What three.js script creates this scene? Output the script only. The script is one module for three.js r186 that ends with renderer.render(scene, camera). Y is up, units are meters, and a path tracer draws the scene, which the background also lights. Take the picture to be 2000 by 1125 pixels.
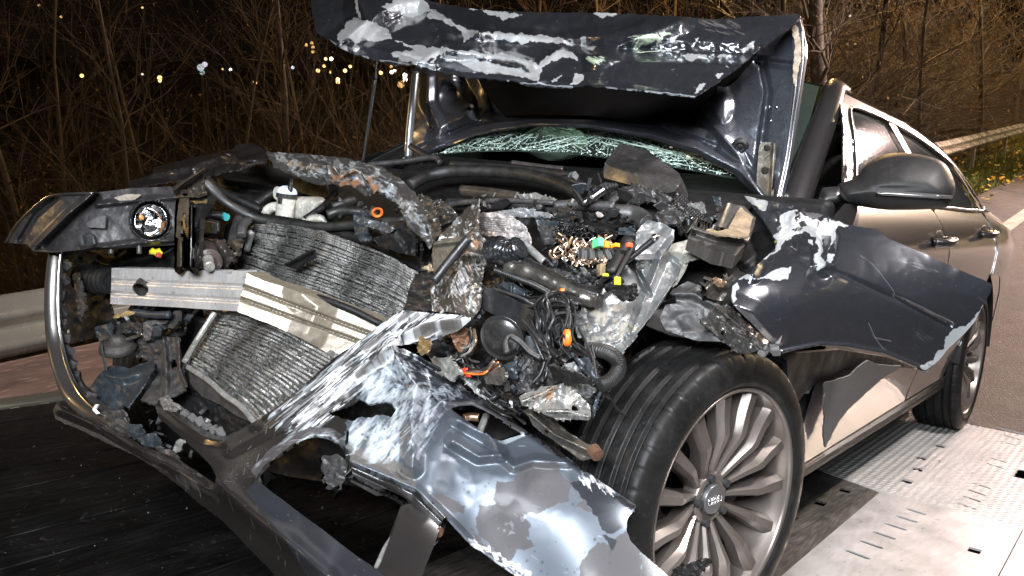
import * as THREE from 'three';
import { mergeGeometries, toCreasedNormals } from 'three/addons/utils/BufferGeometryUtils.js';
import { ImprovedNoise } from 'three/addons/math/ImprovedNoise.js';
import { RoundedBoxGeometry } from 'three/addons/geometries/RoundedBoxGeometry.js';
import { RectAreaLightUniformsLib } from 'three/addons/lights/RectAreaLightUniformsLib.js';

// ------------------------------------------------------------------ camera, sky, lamps, exposure
const scene = new THREE.Scene();
const V = (x = 0, y = 0, z = 0) => new THREE.Vector3(x, y, z);
// the wrecked car stands nose-up on a tilted recovery bed; car frame: +x its left side, +z its nose, y = 0 the bed
const FOC = 1747, YAW = -0.632, PIT = -0.113, ROL = 0.08;
const camC = V(1.491, 0.883, 1.63);
const fwdC = V(Math.sin(YAW) * Math.cos(PIT), Math.sin(PIT), -Math.cos(YAW) * Math.cos(PIT));
const r0 = V(Math.cos(YAW), 0, Math.sin(YAW)), u0 = r0.clone().cross(fwdC);
const rgtC = r0.clone().multiplyScalar(Math.cos(ROL)).addScaledVector(u0, Math.sin(ROL));
const upC = u0.clone().multiplyScalar(Math.cos(ROL)).addScaledVector(r0, -Math.sin(ROL));
const TILT = Math.atan2(rgtC.y, -rgtC.z);                 // slope of the bed
const BED_H = 0.12, AXLE = -2.58;
const carM = new THREE.Matrix4().makeTranslation(0, BED_H, AXLE)
  .multiply(new THREE.Matrix4().makeRotationX(-TILT)).multiply(new THREE.Matrix4().makeTranslation(0, 0, -AXLE));
const carMi = carM.clone().invert();
const toWorld = v => v.clone().applyMatrix4(carM), toCar = v => v.clone().applyMatrix4(carMi);
const camera = new THREE.PerspectiveCamera(2 * Math.atan(562.5 / FOC) * 180 / Math.PI, 16 / 9, 0.05, 900);
camera.position.copy(toWorld(camC));
camera.up.set(0, 1, 0);
camera.lookAt(toWorld(camC.clone().add(fwdC)));

// night sky with the brown glow of a town
{
  const w = 64, h = 32, d = new Float32Array(w * h * 4);
  for (let j = 0; j < h; j++) for (let i = 0; i < w; i++) {
    const el = (j + 0.5) / h - 0.5, g = Math.exp(-Math.abs(el) * 7), k = (j * w + i) * 4;
    d[k] = 0.001 + 0.003 * g; d[k + 1] = 0.0009 + 0.0017 * g; d[k + 2] = 0.001 + 0.0006 * g; d[k + 3] = 1;
  }
  const t = new THREE.DataTexture(d, w, h, THREE.RGBAFormat, THREE.FloatType);
  t.mapping = THREE.EquirectangularReflectionMapping; t.magFilter = THREE.LinearFilter; t.needsUpdate = true;
  scene.background = t; scene.environment = t;
}
const moon = new THREE.DirectionalLight(0xcfd8ff, 0.02);
moon.position.set(6, 20, 8); moon.castShadow = true; scene.add(moon, moon.target);

RectAreaLightUniformsLib.init();
const renderer = new THREE.WebGLRenderer({ antialias: true });
renderer.setSize(1024, 576);
renderer.toneMapping = THREE.LinearToneMapping;
renderer.toneMappingExposure = 1.0;
renderer.shadowMap.enabled = true;

// ------------------------------------------------------------------ helpers
function rng(seed) { let a = seed >>> 0; return () => { a = (a + 0x6D2B79F5) | 0; let t = Math.imul(a ^ (a >>> 15), 1 | a); t = (t + Math.imul(t ^ (t >>> 7), 61 | t)) ^ t; return ((t ^ (t >>> 14)) >>> 0) / 4294967296; }; }
const NZ = new ImprovedNoise();
const noise = (x, y = 0, z = 0) => NZ.noise(x, y, z);
const fbm = (x, y = 0, z = 0, o = 4) => { let s = 0, a = 1, f = 1, n = 0; for (let i = 0; i < o; i++) { s += a * noise(x * f, y * f, z * f + i * 7.3); n += a; a *= 0.5; f *= 2.03; } return s / n; };
const clamp = (x, a = 0, b = 1) => Math.min(b, Math.max(a, x));
const lerp = (a, b, t) => a + (b - a) * t;
const sstep = (a, b, x) => { const t = clamp((x - a) / (b - a)); return t * t * (3 - 2 * t); };
// a pixel of the 2000 x 1125 photograph gives a direction; the car-frame z (or x, y) of what it shows gives the point
const dirOf = (px, py) => fwdC.clone().addScaledVector(rgtC, (px - 1000) / FOC).addScaledVector(upC, -(py - 562.5) / FOC);
const P = (px, py, z) => { const d = dirOf(px, py); return d.multiplyScalar((z - camC.z) / d.z).add(camC); };
const PY = (px, py, y) => { const d = dirOf(px, py); return d.multiplyScalar((y - camC.y) / d.y).add(camC); };
const PX = (px, py, x) => { const d = dirOf(px, py); return d.multiplyScalar((x - camC.x) / d.x).add(camC); };
const Pv = a => P(a[0], a[1], a[2]);
const mPerPx = (px, py, z) => P(px, py, z).sub(camC).dot(fwdC) / FOC;
const camW = camera.position.clone();
const dirW = (px, py) => dirOf(px, py).transformDirection(carM).multiplyScalar(dirOf(px, py).length());
const WY = (px, py, y) => { const d = dirW(px, py); return d.multiplyScalar((y - camW.y) / d.y).add(camW); };
const WD = (px, py, dist) => { const d = dirW(px, py); return d.multiplyScalar(dist).add(camW); };

// thin-plate interpolation of scattered depth values
function tps(ctrl) {
  const n = ctrl.length, S = 1 / 400;
  if (n < 3) { const z = ctrl[0][2]; return () => z; }
  const N = n + 3, A = [], b = [];
  const U = r2 => r2 < 1e-12 ? 0 : 0.5 * r2 * Math.log(r2);
  for (let i = 0; i < N; i++) { A.push(new Float64Array(N)); b.push(0); }
  for (let i = 0; i < n; i++) {
    b[i] = ctrl[i][2];
    for (let j = 0; j < n; j++) { const dx = (ctrl[i][0] - ctrl[j][0]) * S, dy = (ctrl[i][1] - ctrl[j][1]) * S; A[i][j] = U(dx * dx + dy * dy); }
    A[i][i] += 1e-4;
    A[i][n] = A[n][i] = 1; A[i][n + 1] = A[n + 1][i] = ctrl[i][0] * S; A[i][n + 2] = A[n + 2][i] = ctrl[i][1] * S;
  }
  for (let c = 0; c < N; c++) {
    let p = c; for (let r = c + 1; r < N; r++) if (Math.abs(A[r][c]) > Math.abs(A[p][c])) p = r;
    [A[c], A[p]] = [A[p], A[c]]; [b[c], b[p]] = [b[p], b[c]];
    for (let r = c + 1; r < N; r++) { const m = A[r][c] / A[c][c]; if (!m) continue; for (let k = c; k < N; k++) A[r][k] -= m * A[c][k]; b[r] -= m * b[c]; }
  }
  const w = new Float64Array(N);
  for (let r = N - 1; r >= 0; r--) { let s = b[r]; for (let k = r + 1; k < N; k++) s -= A[r][k] * w[k]; w[r] = s / A[r][r]; }
  return (x, y) => { let s = w[n] + w[n + 1] * x * S + w[n + 2] * y * S; for (let i = 0; i < n; i++) { const dx = (x - ctrl[i][0]) * S, dy = (y - ctrl[i][1]) * S; s += w[i] * U(dx * dx + dy * dy); } return s; };
}
function inPoly(x, y, p) { let c = false; for (let i = 0, j = p.length - 1; i < p.length; j = i++) { const a = p[i], b = p[j]; if ((a[1] > y) !== (b[1] > y) && x < (b[0] - a[0]) * (y - a[1]) / (b[1] - a[1]) + a[0]) c = !c; } return c; }
function dSeg(x, y, a, b) { const dx = b[0] - a[0], dy = b[1] - a[1]; const t = clamp(((x - a[0]) * dx + (y - a[1]) * dy) / (dx * dx + dy * dy + 1e-9)); return Math.hypot(x - a[0] - dx * t, y - a[1] - dy * t); }
function dPoly(x, y, p) { let m = 1e9; for (let i = 0, j = p.length - 1; i < p.length; j = i++) m = Math.min(m, dSeg(x, y, p[i], p[j])); return m; }
function dLine(x, y, p) { let m = 1e9; for (let i = 1; i < p.length; i++) m = Math.min(m, dSeg(x, y, p[i], p[i - 1])); return m; }
function smoothPoly(p, n = 5, closed = true) {
  const o = [], N = p.length, g = i => closed ? p[(i + N) % N] : p[clamp(i, 0, N - 1)];
  for (let i = 0; i < (closed ? N : N - 1); i++) for (let k = 0; k < n; k++) {
    const t = k / n, a = g(i - 1), b = g(i), c = g(i + 1), d = g(i + 2), q = [];
    for (let m = 0; m < b.length; m++) q.push(0.5 * (2 * b[m] + (c[m] - a[m]) * t + (2 * a[m] - 5 * b[m] + 4 * c[m] - d[m]) * t * t + (3 * b[m] - a[m] - 3 * c[m] + d[m]) * t * t * t));
    o.push(q);
  }
  if (!closed) o.push(p[N - 1].slice());
  return o;
}
function ragged(p, amp, seed, step = 6, closed = true) {
  const R = rng(seed), o = [];
  for (let i = 0; i < (closed ? p.length : p.length - 1); i++) {
    const a = p[i], b = p[(i + 1) % p.length], L = Math.hypot(b[0] - a[0], b[1] - a[1]), n = Math.max(1, Math.round(L / step));
    for (let k = 0; k < n; k++) { const t = k / n, s = amp * (R() - 0.5) * 2; o.push([lerp(a[0], b[0], t) - (b[1] - a[1]) / (L + 1e-6) * s, lerp(a[1], b[1], t) + (b[0] - a[0]) / (L + 1e-6) * s]); }
  }
  return o;
}
const ridge = (line, amp, w) => (x, y) => { const d = dLine(x, y, line); return d < w ? amp * (1 - d / w) : 0; };
const swell = (line, amp, w) => (x, y) => { const d = dLine(x, y, line) / w; return d < 3 ? amp * Math.exp(-d * d) : 0; };
const crumple = (amp0, s, seed) => (x, y) => { const amp = Math.min(amp0, 0.00045 * s); return amp * ((1 - 2 * Math.abs(noise(x / s + seed, y / s, seed * 1.7))) * 0.7 + (0.5 - Math.abs(noise(x / s * 2.3, y / s * 2.3 + seed, seed))) * 0.5); };
const sum = (...f) => (x, y) => { let s = 0; for (const g of f) s += g(x, y); return s; };

// a sheet with thickness whose outline is given in pixels and whose depth is a car-frame z field
function sheetGeo(o) {
  const zf = typeof o.z === 'function' ? o.z : typeof o.z === 'number' ? () => o.z : tps(o.z);
  const warp = o.warp || (() => 0), cell = o.cell || 4;
  let out = o.outline; if (o.smooth) out = smoothPoly(out, o.smooth === true ? 5 : o.smooth); if (o.rag) out = ragged(out, o.rag, o.seed || 1, o.ragStep || 6);
  const holes = (o.holes || []).map((h, i) => { let q = h; if (o.smoothHoles) q = smoothPoly(q, 4); if (o.ragHoles) q = ragged(q, o.ragHoles, 50 + i, 5); return q; });
  const point = o.point || ((x, y, z) => P(x, y, z));
  let x0 = 1e9, x1 = -1e9, y0 = 1e9, y1 = -1e9; for (const p of out) { x0 = Math.min(x0, p[0]); x1 = Math.max(x1, p[0]); y0 = Math.min(y0, p[1]); y1 = Math.max(y1, p[1]); }
  const cy = o.cellY || cell;
  x0 -= cell * 0.51; y0 -= cy * 0.51; const nx = Math.ceil((x1 - x0) / cell) + 1, ny = Math.ceil((y1 - y0) / cy) + 1;
  const sd = new Float64Array((nx + 1) * (ny + 1));
  const id = (i, j) => j * (nx + 1) + i;
  for (let j = 0; j <= ny; j++) for (let i = 0; i <= nx; i++) {
    const x = x0 + i * cell, y = y0 + j * cy; let d = dPoly(x, y, out); if (!inPoly(x, y, out)) d = -d;
    if (d > 0) for (const h of holes) { const e = dPoly(x, y, h); d = Math.min(d, inPoly(x, y, h) ? -e : e); }
    sd[id(i, j)] = d;
  }
  const pos = [], idx = [], vmap = new Map(), sds = [];
  const add = (x, y, d) => {
    let z = zf(x, y) + warp(x, y);
    if (o.bulge) { const t = clamp(d / o.R); z += o.bulge * Math.sqrt(1 - (1 - t) * (1 - t)); }
    const v = point(x, y, z); pos.push(v.x, v.y, v.z); sds.push([x, y, d]); return pos.length / 3 - 1;
  };
  const vert = (i, j) => { const k = id(i, j); if (!vmap.has(k)) vmap.set(k, add(x0 + i * cell, y0 + j * cy, sd[k])); return vmap.get(k); };
  const cross = (a, b) => { const ka = id(...a), kb = id(...b), key = ka < kb ? ka + '_' + kb : kb + '_' + ka; if (!vmap.has(key)) { const t = sd[ka] / (sd[ka] - sd[kb]); vmap.set(key, add(x0 + lerp(a[0], b[0], t) * cell, y0 + lerp(a[1], b[1], t) * cy, 0)); } return vmap.get(key); };
  const tri = (a, b, c) => {
    const q = [a, b, c], poly = [];
    for (let k = 0; k < 3; k++) { const p = q[k], n = q[(k + 1) % 3], sp = sd[id(...p)], sn = sd[id(...n)]; if (sp > 0) poly.push(vert(...p)); if ((sp > 0) !== (sn > 0)) poly.push(cross(p, n)); }
    for (let k = 2; k < poly.length; k++) idx.push(poly[0], poly[k - 1], poly[k]);
  };
  for (let j = 0; j < ny; j++) for (let i = 0; i < nx; i++) {
    if (sd[id(i, j)] <= 0 && sd[id(i + 1, j)] <= 0 && sd[id(i, j + 1)] <= 0 && sd[id(i + 1, j + 1)] <= 0) continue;
    if ((i + j) & 1) { tri([i, j], [i, j + 1], [i + 1, j + 1]); tri([i, j], [i + 1, j + 1], [i + 1, j]); } else { tri([i, j], [i, j + 1], [i + 1, j]); tri([i + 1, j], [i, j + 1], [i + 1, j + 1]); }
  }
  const fr = o.frame || frameOf(pos);
  const front = new THREE.BufferGeometry();
  front.setAttribute('position', new THREE.Float32BufferAttribute(pos, 3)); front.setIndex(idx); front.computeVertexNormals();
  const nor = front.attributes.normal.array, n0 = pos.length / 3;
  const th = o.thick ?? 0.002;
  let P3 = pos.slice(), I3 = idx.slice(), N3 = Array.from(nor), U3 = [];
  const uvOf = (x, y, z) => { const dx = x - fr.o.x, dy = y - fr.o.y, dz = z - fr.o.z; return [fr.s * (dx * fr.a.x + dy * fr.a.y + dz * fr.a.z) + fr.u0, fr.t * (dx * fr.b.x + dy * fr.b.y + dz * fr.b.z) + fr.v0]; };
  const bpos = [];
  for (let i = 0; i < n0; i++) {
    let bx, by, bz;
    if (o.back !== undefined) { const [x, y, d] = sds[i], t = clamp(d / o.R), v = point(x, y, zf(x, y) - (o.rim || 0) - o.back * Math.sqrt(1 - (1 - t) * (1 - t))); bx = v.x; by = v.y; bz = v.z; }
    else if (o.dir) { bx = pos[i * 3] + o.dir.x * th; by = pos[i * 3 + 1] + o.dir.y * th; bz = pos[i * 3 + 2] + o.dir.z * th; }
    else { bx = pos[i * 3] - nor[i * 3] * th; by = pos[i * 3 + 1] - nor[i * 3 + 1] * th; bz = pos[i * 3 + 2] - nor[i * 3 + 2] * th; }
    bpos.push(bx, by, bz);
  }
  if (th > 0 || o.back !== undefined) {
    const base = n0; P3.push(...[]); for (const v of bpos) P3.push(v);
    for (let i = 0; i < n0 * 3; i++) N3.push(-nor[i]);
    for (let i = 0; i < idx.length; i += 3) I3.push(base + idx[i], base + idx[i + 2], base + idx[i + 1]);
    const ec = new Map(); for (let i = 0; i < idx.length; i += 3) for (let k = 0; k < 3; k++) { const a = idx[i + k], b = idx[i + (k + 1) % 3], key = a < b ? a * 1e7 + b : b * 1e7 + a; if (ec.has(key)) ec.set(key, null); else ec.set(key, [a, b]); }
    if (o.back === undefined || o.rim) for (const e of ec.values()) if (e) {
      const [a, b] = e, q = P3.length / 3;
      const A = V(pos[a * 3], pos[a * 3 + 1], pos[a * 3 + 2]), B = V(pos[b * 3], pos[b * 3 + 1], pos[b * 3 + 2]), A2 = V(bpos[a * 3], bpos[a * 3 + 1], bpos[a * 3 + 2]), B2 = V(bpos[b * 3], bpos[b * 3 + 1], bpos[b * 3 + 2]);
      const n = B.clone().sub(A).cross(A2.clone().sub(A)).normalize().negate();
      for (const v of [A, B, A2, B2]) { P3.push(v.x, v.y, v.z); N3.push(n.x, n.y, n.z); }
      I3.push(q, q + 2, q + 1, q + 1, q + 2, q + 3);
    }
  }
  for (let i = 0; i < P3.length; i += 3) { const q = uvOf(P3[i], P3[i + 1], P3[i + 2]); U3.push(q[0], q[1]); }
  let g = new THREE.BufferGeometry();
  g.setAttribute('position', new THREE.Float32BufferAttribute(P3, 3)); g.setAttribute('normal', new THREE.Float32BufferAttribute(N3, 3)); g.setAttribute('uv', new THREE.Float32BufferAttribute(U3, 2)); g.setIndex(I3);
  if (o.crease) { g = toCreasedNormals(g, o.crease); }
  g.userData = { zf: (x, y) => zf(x, y) + warp(x, y), fr };
  return g;
}
// a plane through a point cloud, for texture coordinates in metres along the sheet
function frameOf(pos) {
  const o = V(), n = pos.length / 3; for (let i = 0; i < pos.length; i += 3) o.add(V(pos[i], pos[i + 1], pos[i + 2])); o.divideScalar(n);
  const nrm = camC.clone().sub(o).normalize(); const a = V(0, 1, 0).cross(nrm).normalize(); const b = nrm.clone().cross(a);
  let M = [0, 0, 0, 0, 0]; // fit depth along nrm as a linear function of a and b
  let saa = 0, sab = 0, sbb = 0, san = 0, sbn = 0; const d = V();
  for (let i = 0; i < pos.length; i += 3) { d.set(pos[i], pos[i + 1], pos[i + 2]).sub(o); const x = d.dot(a), y = d.dot(b), z = d.dot(nrm); saa += x * x; sab += x * y; sbb += y * y; san += x * z; sbn += y * z; }
  const det = saa * sbb - sab * sab + 1e-12, ka = (san * sbb - sbn * sab) / det, kb = (sbn * saa - san * sab) / det;
  const N = nrm.clone().addScaledVector(a, -ka).addScaledVector(b, -kb).normalize();
  const a2 = V(0, 1, 0).cross(N); if (a2.lengthSq() < 0.02) a2.set(1, 0, 0); a2.normalize(); const b2 = N.clone().cross(a2);
  return { o, a: a2, b: b2, n: N, s: 1, t: 1, u0: 0, v0: 0 };
}
// numbering, naming, adding
const taken = new Map();
function numbered(n) { const k = taken.get(n) || 0; taken.set(n, k + 1); return k ? n + '_' + String(k).padStart(3, '0') : n; }
function shadow(m) { m.castShadow = true; m.receiveShadow = true; return m; }
function part(parent, name, geo, mat) { const m = shadow(new THREE.Mesh(geo, mat)); m.name = name; parent.add(m); return m; }
function sheet(parent, name, mat, o) { return part(parent, name, sheetGeo(o), mat); }
function tagged(o, label, category, group) { o.userData.label = label; o.userData.category = category; if (group) o.userData.group = group; return o; }
function thing(name, label, category, group) { const g = new THREE.Group(); g.name = numbered(name); scene.add(g); return tagged(g, label, category, group); }
function struct(name, geo, mat) { const m = shadow(new THREE.Mesh(geo, mat)); m.name = name; m.userData.kind = 'structure'; scene.add(m); return m; }
// a loose piece whose geometry is given in the car frame, added to the scene itself
function loose(name, geo, mat, label, category, group) {
  geo.computeBoundingBox(); const c = geo.boundingBox.getCenter(V()); geo.translate(-c.x, -c.y, -c.z);
  const m = shadow(new THREE.Mesh(geo, mat)); m.name = numbered(name); m.position.copy(toWorld(c)); m.rotation.x = -TILT; scene.add(m);
  return tagged(m, label, category, group);
}
// sweep an elliptic or box section along 3D points; radius may vary
function sweepGeo(pts, rad, { seg = 0, sides = 8, flat = 1, face = null, closed = false, ripple = 0, rippleN = 0, box = false, smooth = true } = {}) {
  const curve = smooth ? new THREE.CatmullRomCurve3(pts, closed, 'centripetal') : null;
  const n = seg || Math.max(6, pts.length * 5);
  const ps = []; for (let i = 0; i <= n; i++) ps.push(smooth ? curve.getPoint(i / n) : (() => { const t = i / n * (pts.length - 1), k = Math.min(pts.length - 2, Math.floor(t)); return pts[k].clone().lerp(pts[k + 1], t - k); })());
  const pos = [], idx = [], uv = []; let prevS = null, L = 0;
  for (let i = 0; i <= n; i++) {
    const T = ps[Math.min(n, i + 1)].clone().sub(ps[Math.max(0, i - 1)]).normalize();
    let S, Nn; const fc = face ? face : camC.clone().sub(ps[i]).normalize();
    if (face || flat !== 1 || box || !prevS) { S = T.clone().cross(fc).normalize(); } else { S = prevS.clone().addScaledVector(T, -prevS.dot(T)).normalize(); }
    prevS = S; Nn = S.clone().cross(T).normalize();
    let r = typeof rad === 'function' ? rad(i / n) : rad; if (ripple) r *= 1 + ripple * Math.sin(i / n * rippleN * 6.2832);
    if (i) L += ps[i].distanceTo(ps[i - 1]);
    for (let k = 0; k <= sides; k++) {
      const a = box ? (Math.PI / 4 + k * Math.PI / 2) : k / sides * Math.PI * 2, m = box ? Math.SQRT2 : 1;
      const v = ps[i].clone().addScaledVector(S, Math.cos(a) * r * m).addScaledVector(Nn, Math.sin(a) * r * flat * m);
      pos.push(v.x, v.y, v.z); uv.push(L, k / sides * r * 6);
    }
  }
  const w = sides + 1;
  for (let i = 0; i < n; i++) for (let k = 0; k < sides; k++) { const a = i * w + k; idx.push(a, a + 1, a + w, a + 1, a + w + 1, a + w); }
  if (!closed) for (const [i, f] of [[0, 1], [n, 0]]) { const c = pos.length / 3; pos.push(ps[i].x, ps[i].y, ps[i].z); uv.push(0, 0); for (let k = 0; k < sides; k++) { const a = i * w + k; f ? idx.push(c, a + 1, a) : idx.push(c, a, a + 1); } }
  const g = new THREE.BufferGeometry(); g.setAttribute('position', new THREE.Float32BufferAttribute(pos, 3)); g.setAttribute('uv', new THREE.Float32BufferAttribute(uv, 2)); g.setIndex(idx); g.computeVertexNormals();
  return box ? toCreasedNormals(g, 0.6) : g;
}
const tube = (parent, name, mat, ctrl, rad, opt) => part(parent, name, sweepGeo(ctrl.map(Pv), rad, opt), mat);
function merged(list) { return mergeGeometries(list.map(g => { const q = g.index ? g.toNonIndexed() : g; for (const k of Object.keys(q.attributes)) if (!['position', 'normal', 'uv'].includes(k)) q.deleteAttribute(k); if (!q.attributes.uv) q.setAttribute('uv', new THREE.Float32BufferAttribute(new Float32Array(q.attributes.position.count * 2), 2)); q.userData = {}; return q; })); }

// ------------------------------------------------------------------ textures and materials
function noiseTex(size, fn, srgb = true) {
  const d = new Uint8Array(size * size * 4);
  for (let j = 0; j < size; j++) for (let i = 0; i < size; i++) { const c = fn(i / size, j / size), k = (j * size + i) * 4; for (let m = 0; m < 3; m++) d[k + m] = clamp(Array.isArray(c) ? c[m] : c) * 255; d[k + 3] = 255; }
  const t = new THREE.DataTexture(d, size, size, THREE.RGBAFormat); t.magFilter = THREE.LinearFilter; t.minFilter = THREE.LinearMipmapLinearFilter; t.generateMipmaps = true;
  t.wrapS = t.wrapT = THREE.RepeatWrapping; if (srgb) t.colorSpace = THREE.SRGBColorSpace; t.needsUpdate = true; return t;
}
// periodic noise on the unit square
const pn = (u, v, f, s = 0) => { const a = u * Math.PI * 2, b = v * Math.PI * 2, r = f / 6.2832; return noise(Math.cos(a) * r + s, Math.sin(a) * r + Math.cos(b) * r * 1.01 + 11.3, Math.sin(b) * r + s * 0.7 + 3.1); };
const pf = (u, v, f, s = 0, o = 4) => { let q = 0, a = 1, n = 0; for (let i = 0; i < o; i++) { q += a * pn(u, v, f, s + i * 5.7); n += a; a *= 0.55; f *= 2; } return q / n; };
const repC = new Map();
const rep = (t, x, y = x) => { const k = t.uuid + x + '_' + y; if (!repC.has(k)) { const c = t.clone(); c.repeat.set(x, y); c.needsUpdate = true; repC.set(k, c); } return repC.get(k); };
const std = (r, g, b, rough, metal = 0, extra = {}) => new THREE.MeshStandardMaterial({ color: new THREE.Color().setRGB(r, g, b), roughness: rough, metalness: metal, side: THREE.DoubleSide, ...extra });
const phy = (r, g, b, rough, metal = 0, extra = {}) => new THREE.MeshPhysicalMaterial({ color: new THREE.Color().setRGB(r, g, b), roughness: rough, metalness: metal, side: THREE.DoubleSide, ...extra });
const dirtT = noiseTex(512, (u, v) => { const a = pf(u, v, 6, 1, 5), s = pf(u, v, 40, 4, 2); const w = 0.8 + 0.35 * a + (s > 0.32 ? 0.5 : 0) + 0.12 * s; return [w, w * 0.985, w * 0.96]; });
const grimeR = noiseTex(512, (u, v) => { const a = pf(u, v, 7, 9, 5); const s = 0.72 + 0.5 * a; return [s, s, s]; }, false);
const bumpT = noiseTex(512, (u, v) => 0.5 + 0.5 * pf(u, v, 10, 3, 5), false);
const dirt = (r, g, b, rough, metal = 0, sc = 3, extra = {}) => std(r, g, b, rough, metal, { map: rep(dirtT, sc), roughnessMap: rep(grimeR, sc * 0.8), bumpMap: rep(bumpT, sc), bumpScale: 0.0012, ...extra });

// ------------------------------------------------------------------ lamps of the place (outside the frame)
const darkMetal = std(0.03, 0.03, 0.032, 0.55, 0.4);
function workLamp(label, carPos, carAim, w, h, color, intensity, glow, door = 0) {
  const t = thing('work_lamp', label, 'work lamp', 'floodlights set up around the wreck');
  const p = toWorld(V(...carPos)), a = toWorld(V(...carAim));
  t.position.set(p.x, 0, p.z);
  const head = new THREE.Group(); head.name = 'lamp_head'; head.position.set(0, p.y, 0); t.add(head); head.lookAt(a);
  part(head, 'housing', new RoundedBoxGeometry(w * 1.15, h * 1.2, 0.1, 2, 0.02), darkMetal).position.z = -0.06;
  part(head, 'diffuser', new THREE.PlaneGeometry(w, h), std(0.8, 0.8, 0.8, 0.5, 0, { emissive: new THREE.Color(color), emissiveIntensity: glow })).position.z = -0.004;
  if (door) part(head, 'spill_flap', new RoundedBoxGeometry(w * 1.3, 0.01, door, 1, 0.003).translate(0, h * 0.62, door / 2 - 0.1), darkMetal);  // unseen oversized flap, added to keep lamp light off the woods
  const L = new THREE.RectAreaLight(color, intensity, w, h); L.castShadow = true; L.position.copy(head.position).add(V(0, 0, 0.012).applyQuaternion(head.quaternion)); t.add(L);
  L.lookAt(a.clone().sub(t.position).add(t.position)); L.quaternion.copy(head.quaternion).multiply(new THREE.Quaternion().setFromAxisAngle(V(0, 1, 0), Math.PI));
  part(t, 'pole', new THREE.CylinderGeometry(0.02, 0.025, p.y - h * 0.6, 10).translate(0, (p.y - h * 0.6) / 2, -0.0), darkMetal);
  for (let k = 0; k < 3; k++) { const g = new THREE.CylinderGeometry(0.012, 0.012, 0.8, 8).rotateZ(0.9).translate(0.31, 0.25, 0).rotateY(k * 2.094); part(t, 'leg', g, darkMetal); }
  return t;
}
function streetLamp(label, x, z, hgt, color, intensity, arm, base = 0) {
  const t = thing('street_lamp', label, 'street lamp', 'sodium street lamps along the road');
  t.position.set(x, base, z);
  part(t, 'pole', new THREE.CylinderGeometry(0.06, 0.11, hgt, 12).translate(0, hgt / 2, 0), std(0.25, 0.26, 0.26, 0.5, 0.6));
  part(t, 'arm', sweepGeo([V(0, hgt - 0.1, 0), V(arm * 0.5, hgt + 0.3, 0), V(arm, hgt + 0.35, 0)], 0.04, { sides: 8, face: V(0, 0, 1) }), darkMetal);
  part(t, 'lamp_head', new RoundedBoxGeometry(0.75, 0.14, 0.32, 2, 0.05).translate(arm, hgt + 0.36, 0), darkMetal);
  part(t, 'lamp_glass', new RoundedBoxGeometry(0.5, 0.06, 0.24, 2, 0.025).translate(arm, hgt + 0.27, 0), std(0.8, 0.6, 0.4, 0.5, 0, { emissive: new THREE.Color(color), emissiveIntensity: 40 }));
  const L = new THREE.PointLight(color, intensity, 0, 2); L.position.set(arm, hgt + 0.18, 0); L.shadow.radius = 8; L.castShadow = true; t.add(L);
  return t;
}
workLamp('wide white floodlight on a tripod facing the crushed front end', [1.65, 1.85, 2.75], [0.45, 0.6, 0.0], 1.5, 0.9, new THREE.Color(0.9, 0.95, 1.0), 58, 20, 1.25);
workLamp('white floodlight on a tripod shining on the steel bed plate', [2.35, 3.4, -0.7], [1.2, 0.0, -1.1], 0.5, 0.3, new THREE.Color(1.0, 0.93, 0.91), 440, 80);
workLamp('tall white floodlight mast far behind the car beside the road', toCar(V(1.55, 3.75, -15.7)).toArray(), [0.9, 0.5, -2.0], 0.9, 0.5, new THREE.Color(1.0, 0.71, 0.65), 900, 260);
streetLamp('sodium street lamp ahead of the wreck', -15, 10, 10, new THREE.Color(1.0, 0.62, 0.24), 260, 1.6, -3.7);
streetLamp('sodium street lamp beside the lit trees', -8.0, -23.5, 9.5, new THREE.Color(1.0, 0.58, 0.22), 1200, 1.6, -1.5);
streetLamp('street lamp on the open side of the road beyond the car', 8.5, -30, 8, new THREE.Color(1.0, 0.76, 0.46), 1300, -1.8);

// ------------------------------------------------------------------ ground, road, verge
const asphaltT = noiseTex(512, (u, v) => { const s = pf(u, v, 60, 2, 2), a = pf(u, v, 5, 6, 4); const w = 0.34 + 0.16 * a + (s > 0.12 ? 0.3 * (s + 0.3) : -0.06); return [w, w * 0.96, w * 0.98]; });
const asphaltB = noiseTex(512, (u, v) => { const s = pf(u, v, 60, 2, 2); return clamp(0.4 + 1.2 * s); }, false);
const uvXZ = (g, s = 1) => { const p = g.attributes.position, u = new Float32Array(p.count * 2); for (let i = 0; i < p.count; i++) { u[i * 2] = p.getX(i) * s; u[i * 2 + 1] = p.getZ(i) * s; } g.setAttribute('uv', new THREE.BufferAttribute(u, 2)); return g; };
{
  const g = new THREE.PlaneGeometry(600, 600, 150, 150).rotateX(-Math.PI / 2), p = g.attributes.position;
  // denser towards the camera
  for (let i = 0; i < p.count; i++) {
    const f = v => Math.sign(v) * Math.pow(Math.abs(v) / 300, 2.2) * 300;
    const x = f(p.getX(i)) - 3, z = f(p.getZ(i)) - 6; let y = -0.03;
    if (x < -3.2) y -= 0.32 * (-3.2 - x) * sstep(0, 3, -3.2 - x) * (x > -22 ? 1 : 18.8 / (-3.2 - x));
    y += x < -2.5 ? 0.1 * fbm(x * 0.5, z * 0.5, 0, 3) : 0;
    p.setXYZ(i, x, y, z);
  }
  g.computeVertexNormals(); uvXZ(g);
  struct('ground', g, dirt(0.035, 0.032, 0.018, 0.95, 0, 0.8));
}
struct('road', uvXZ(new THREE.BoxGeometry(14.6, 0.03, 300).translate(6.35, -0.0155, -60)), std(0.26, 0.25, 0.25, 0.75, 0, { map: rep(asphaltT, 2.2), bumpMap: rep(asphaltB, 2.2), bumpScale: 0.006 }));
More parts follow.
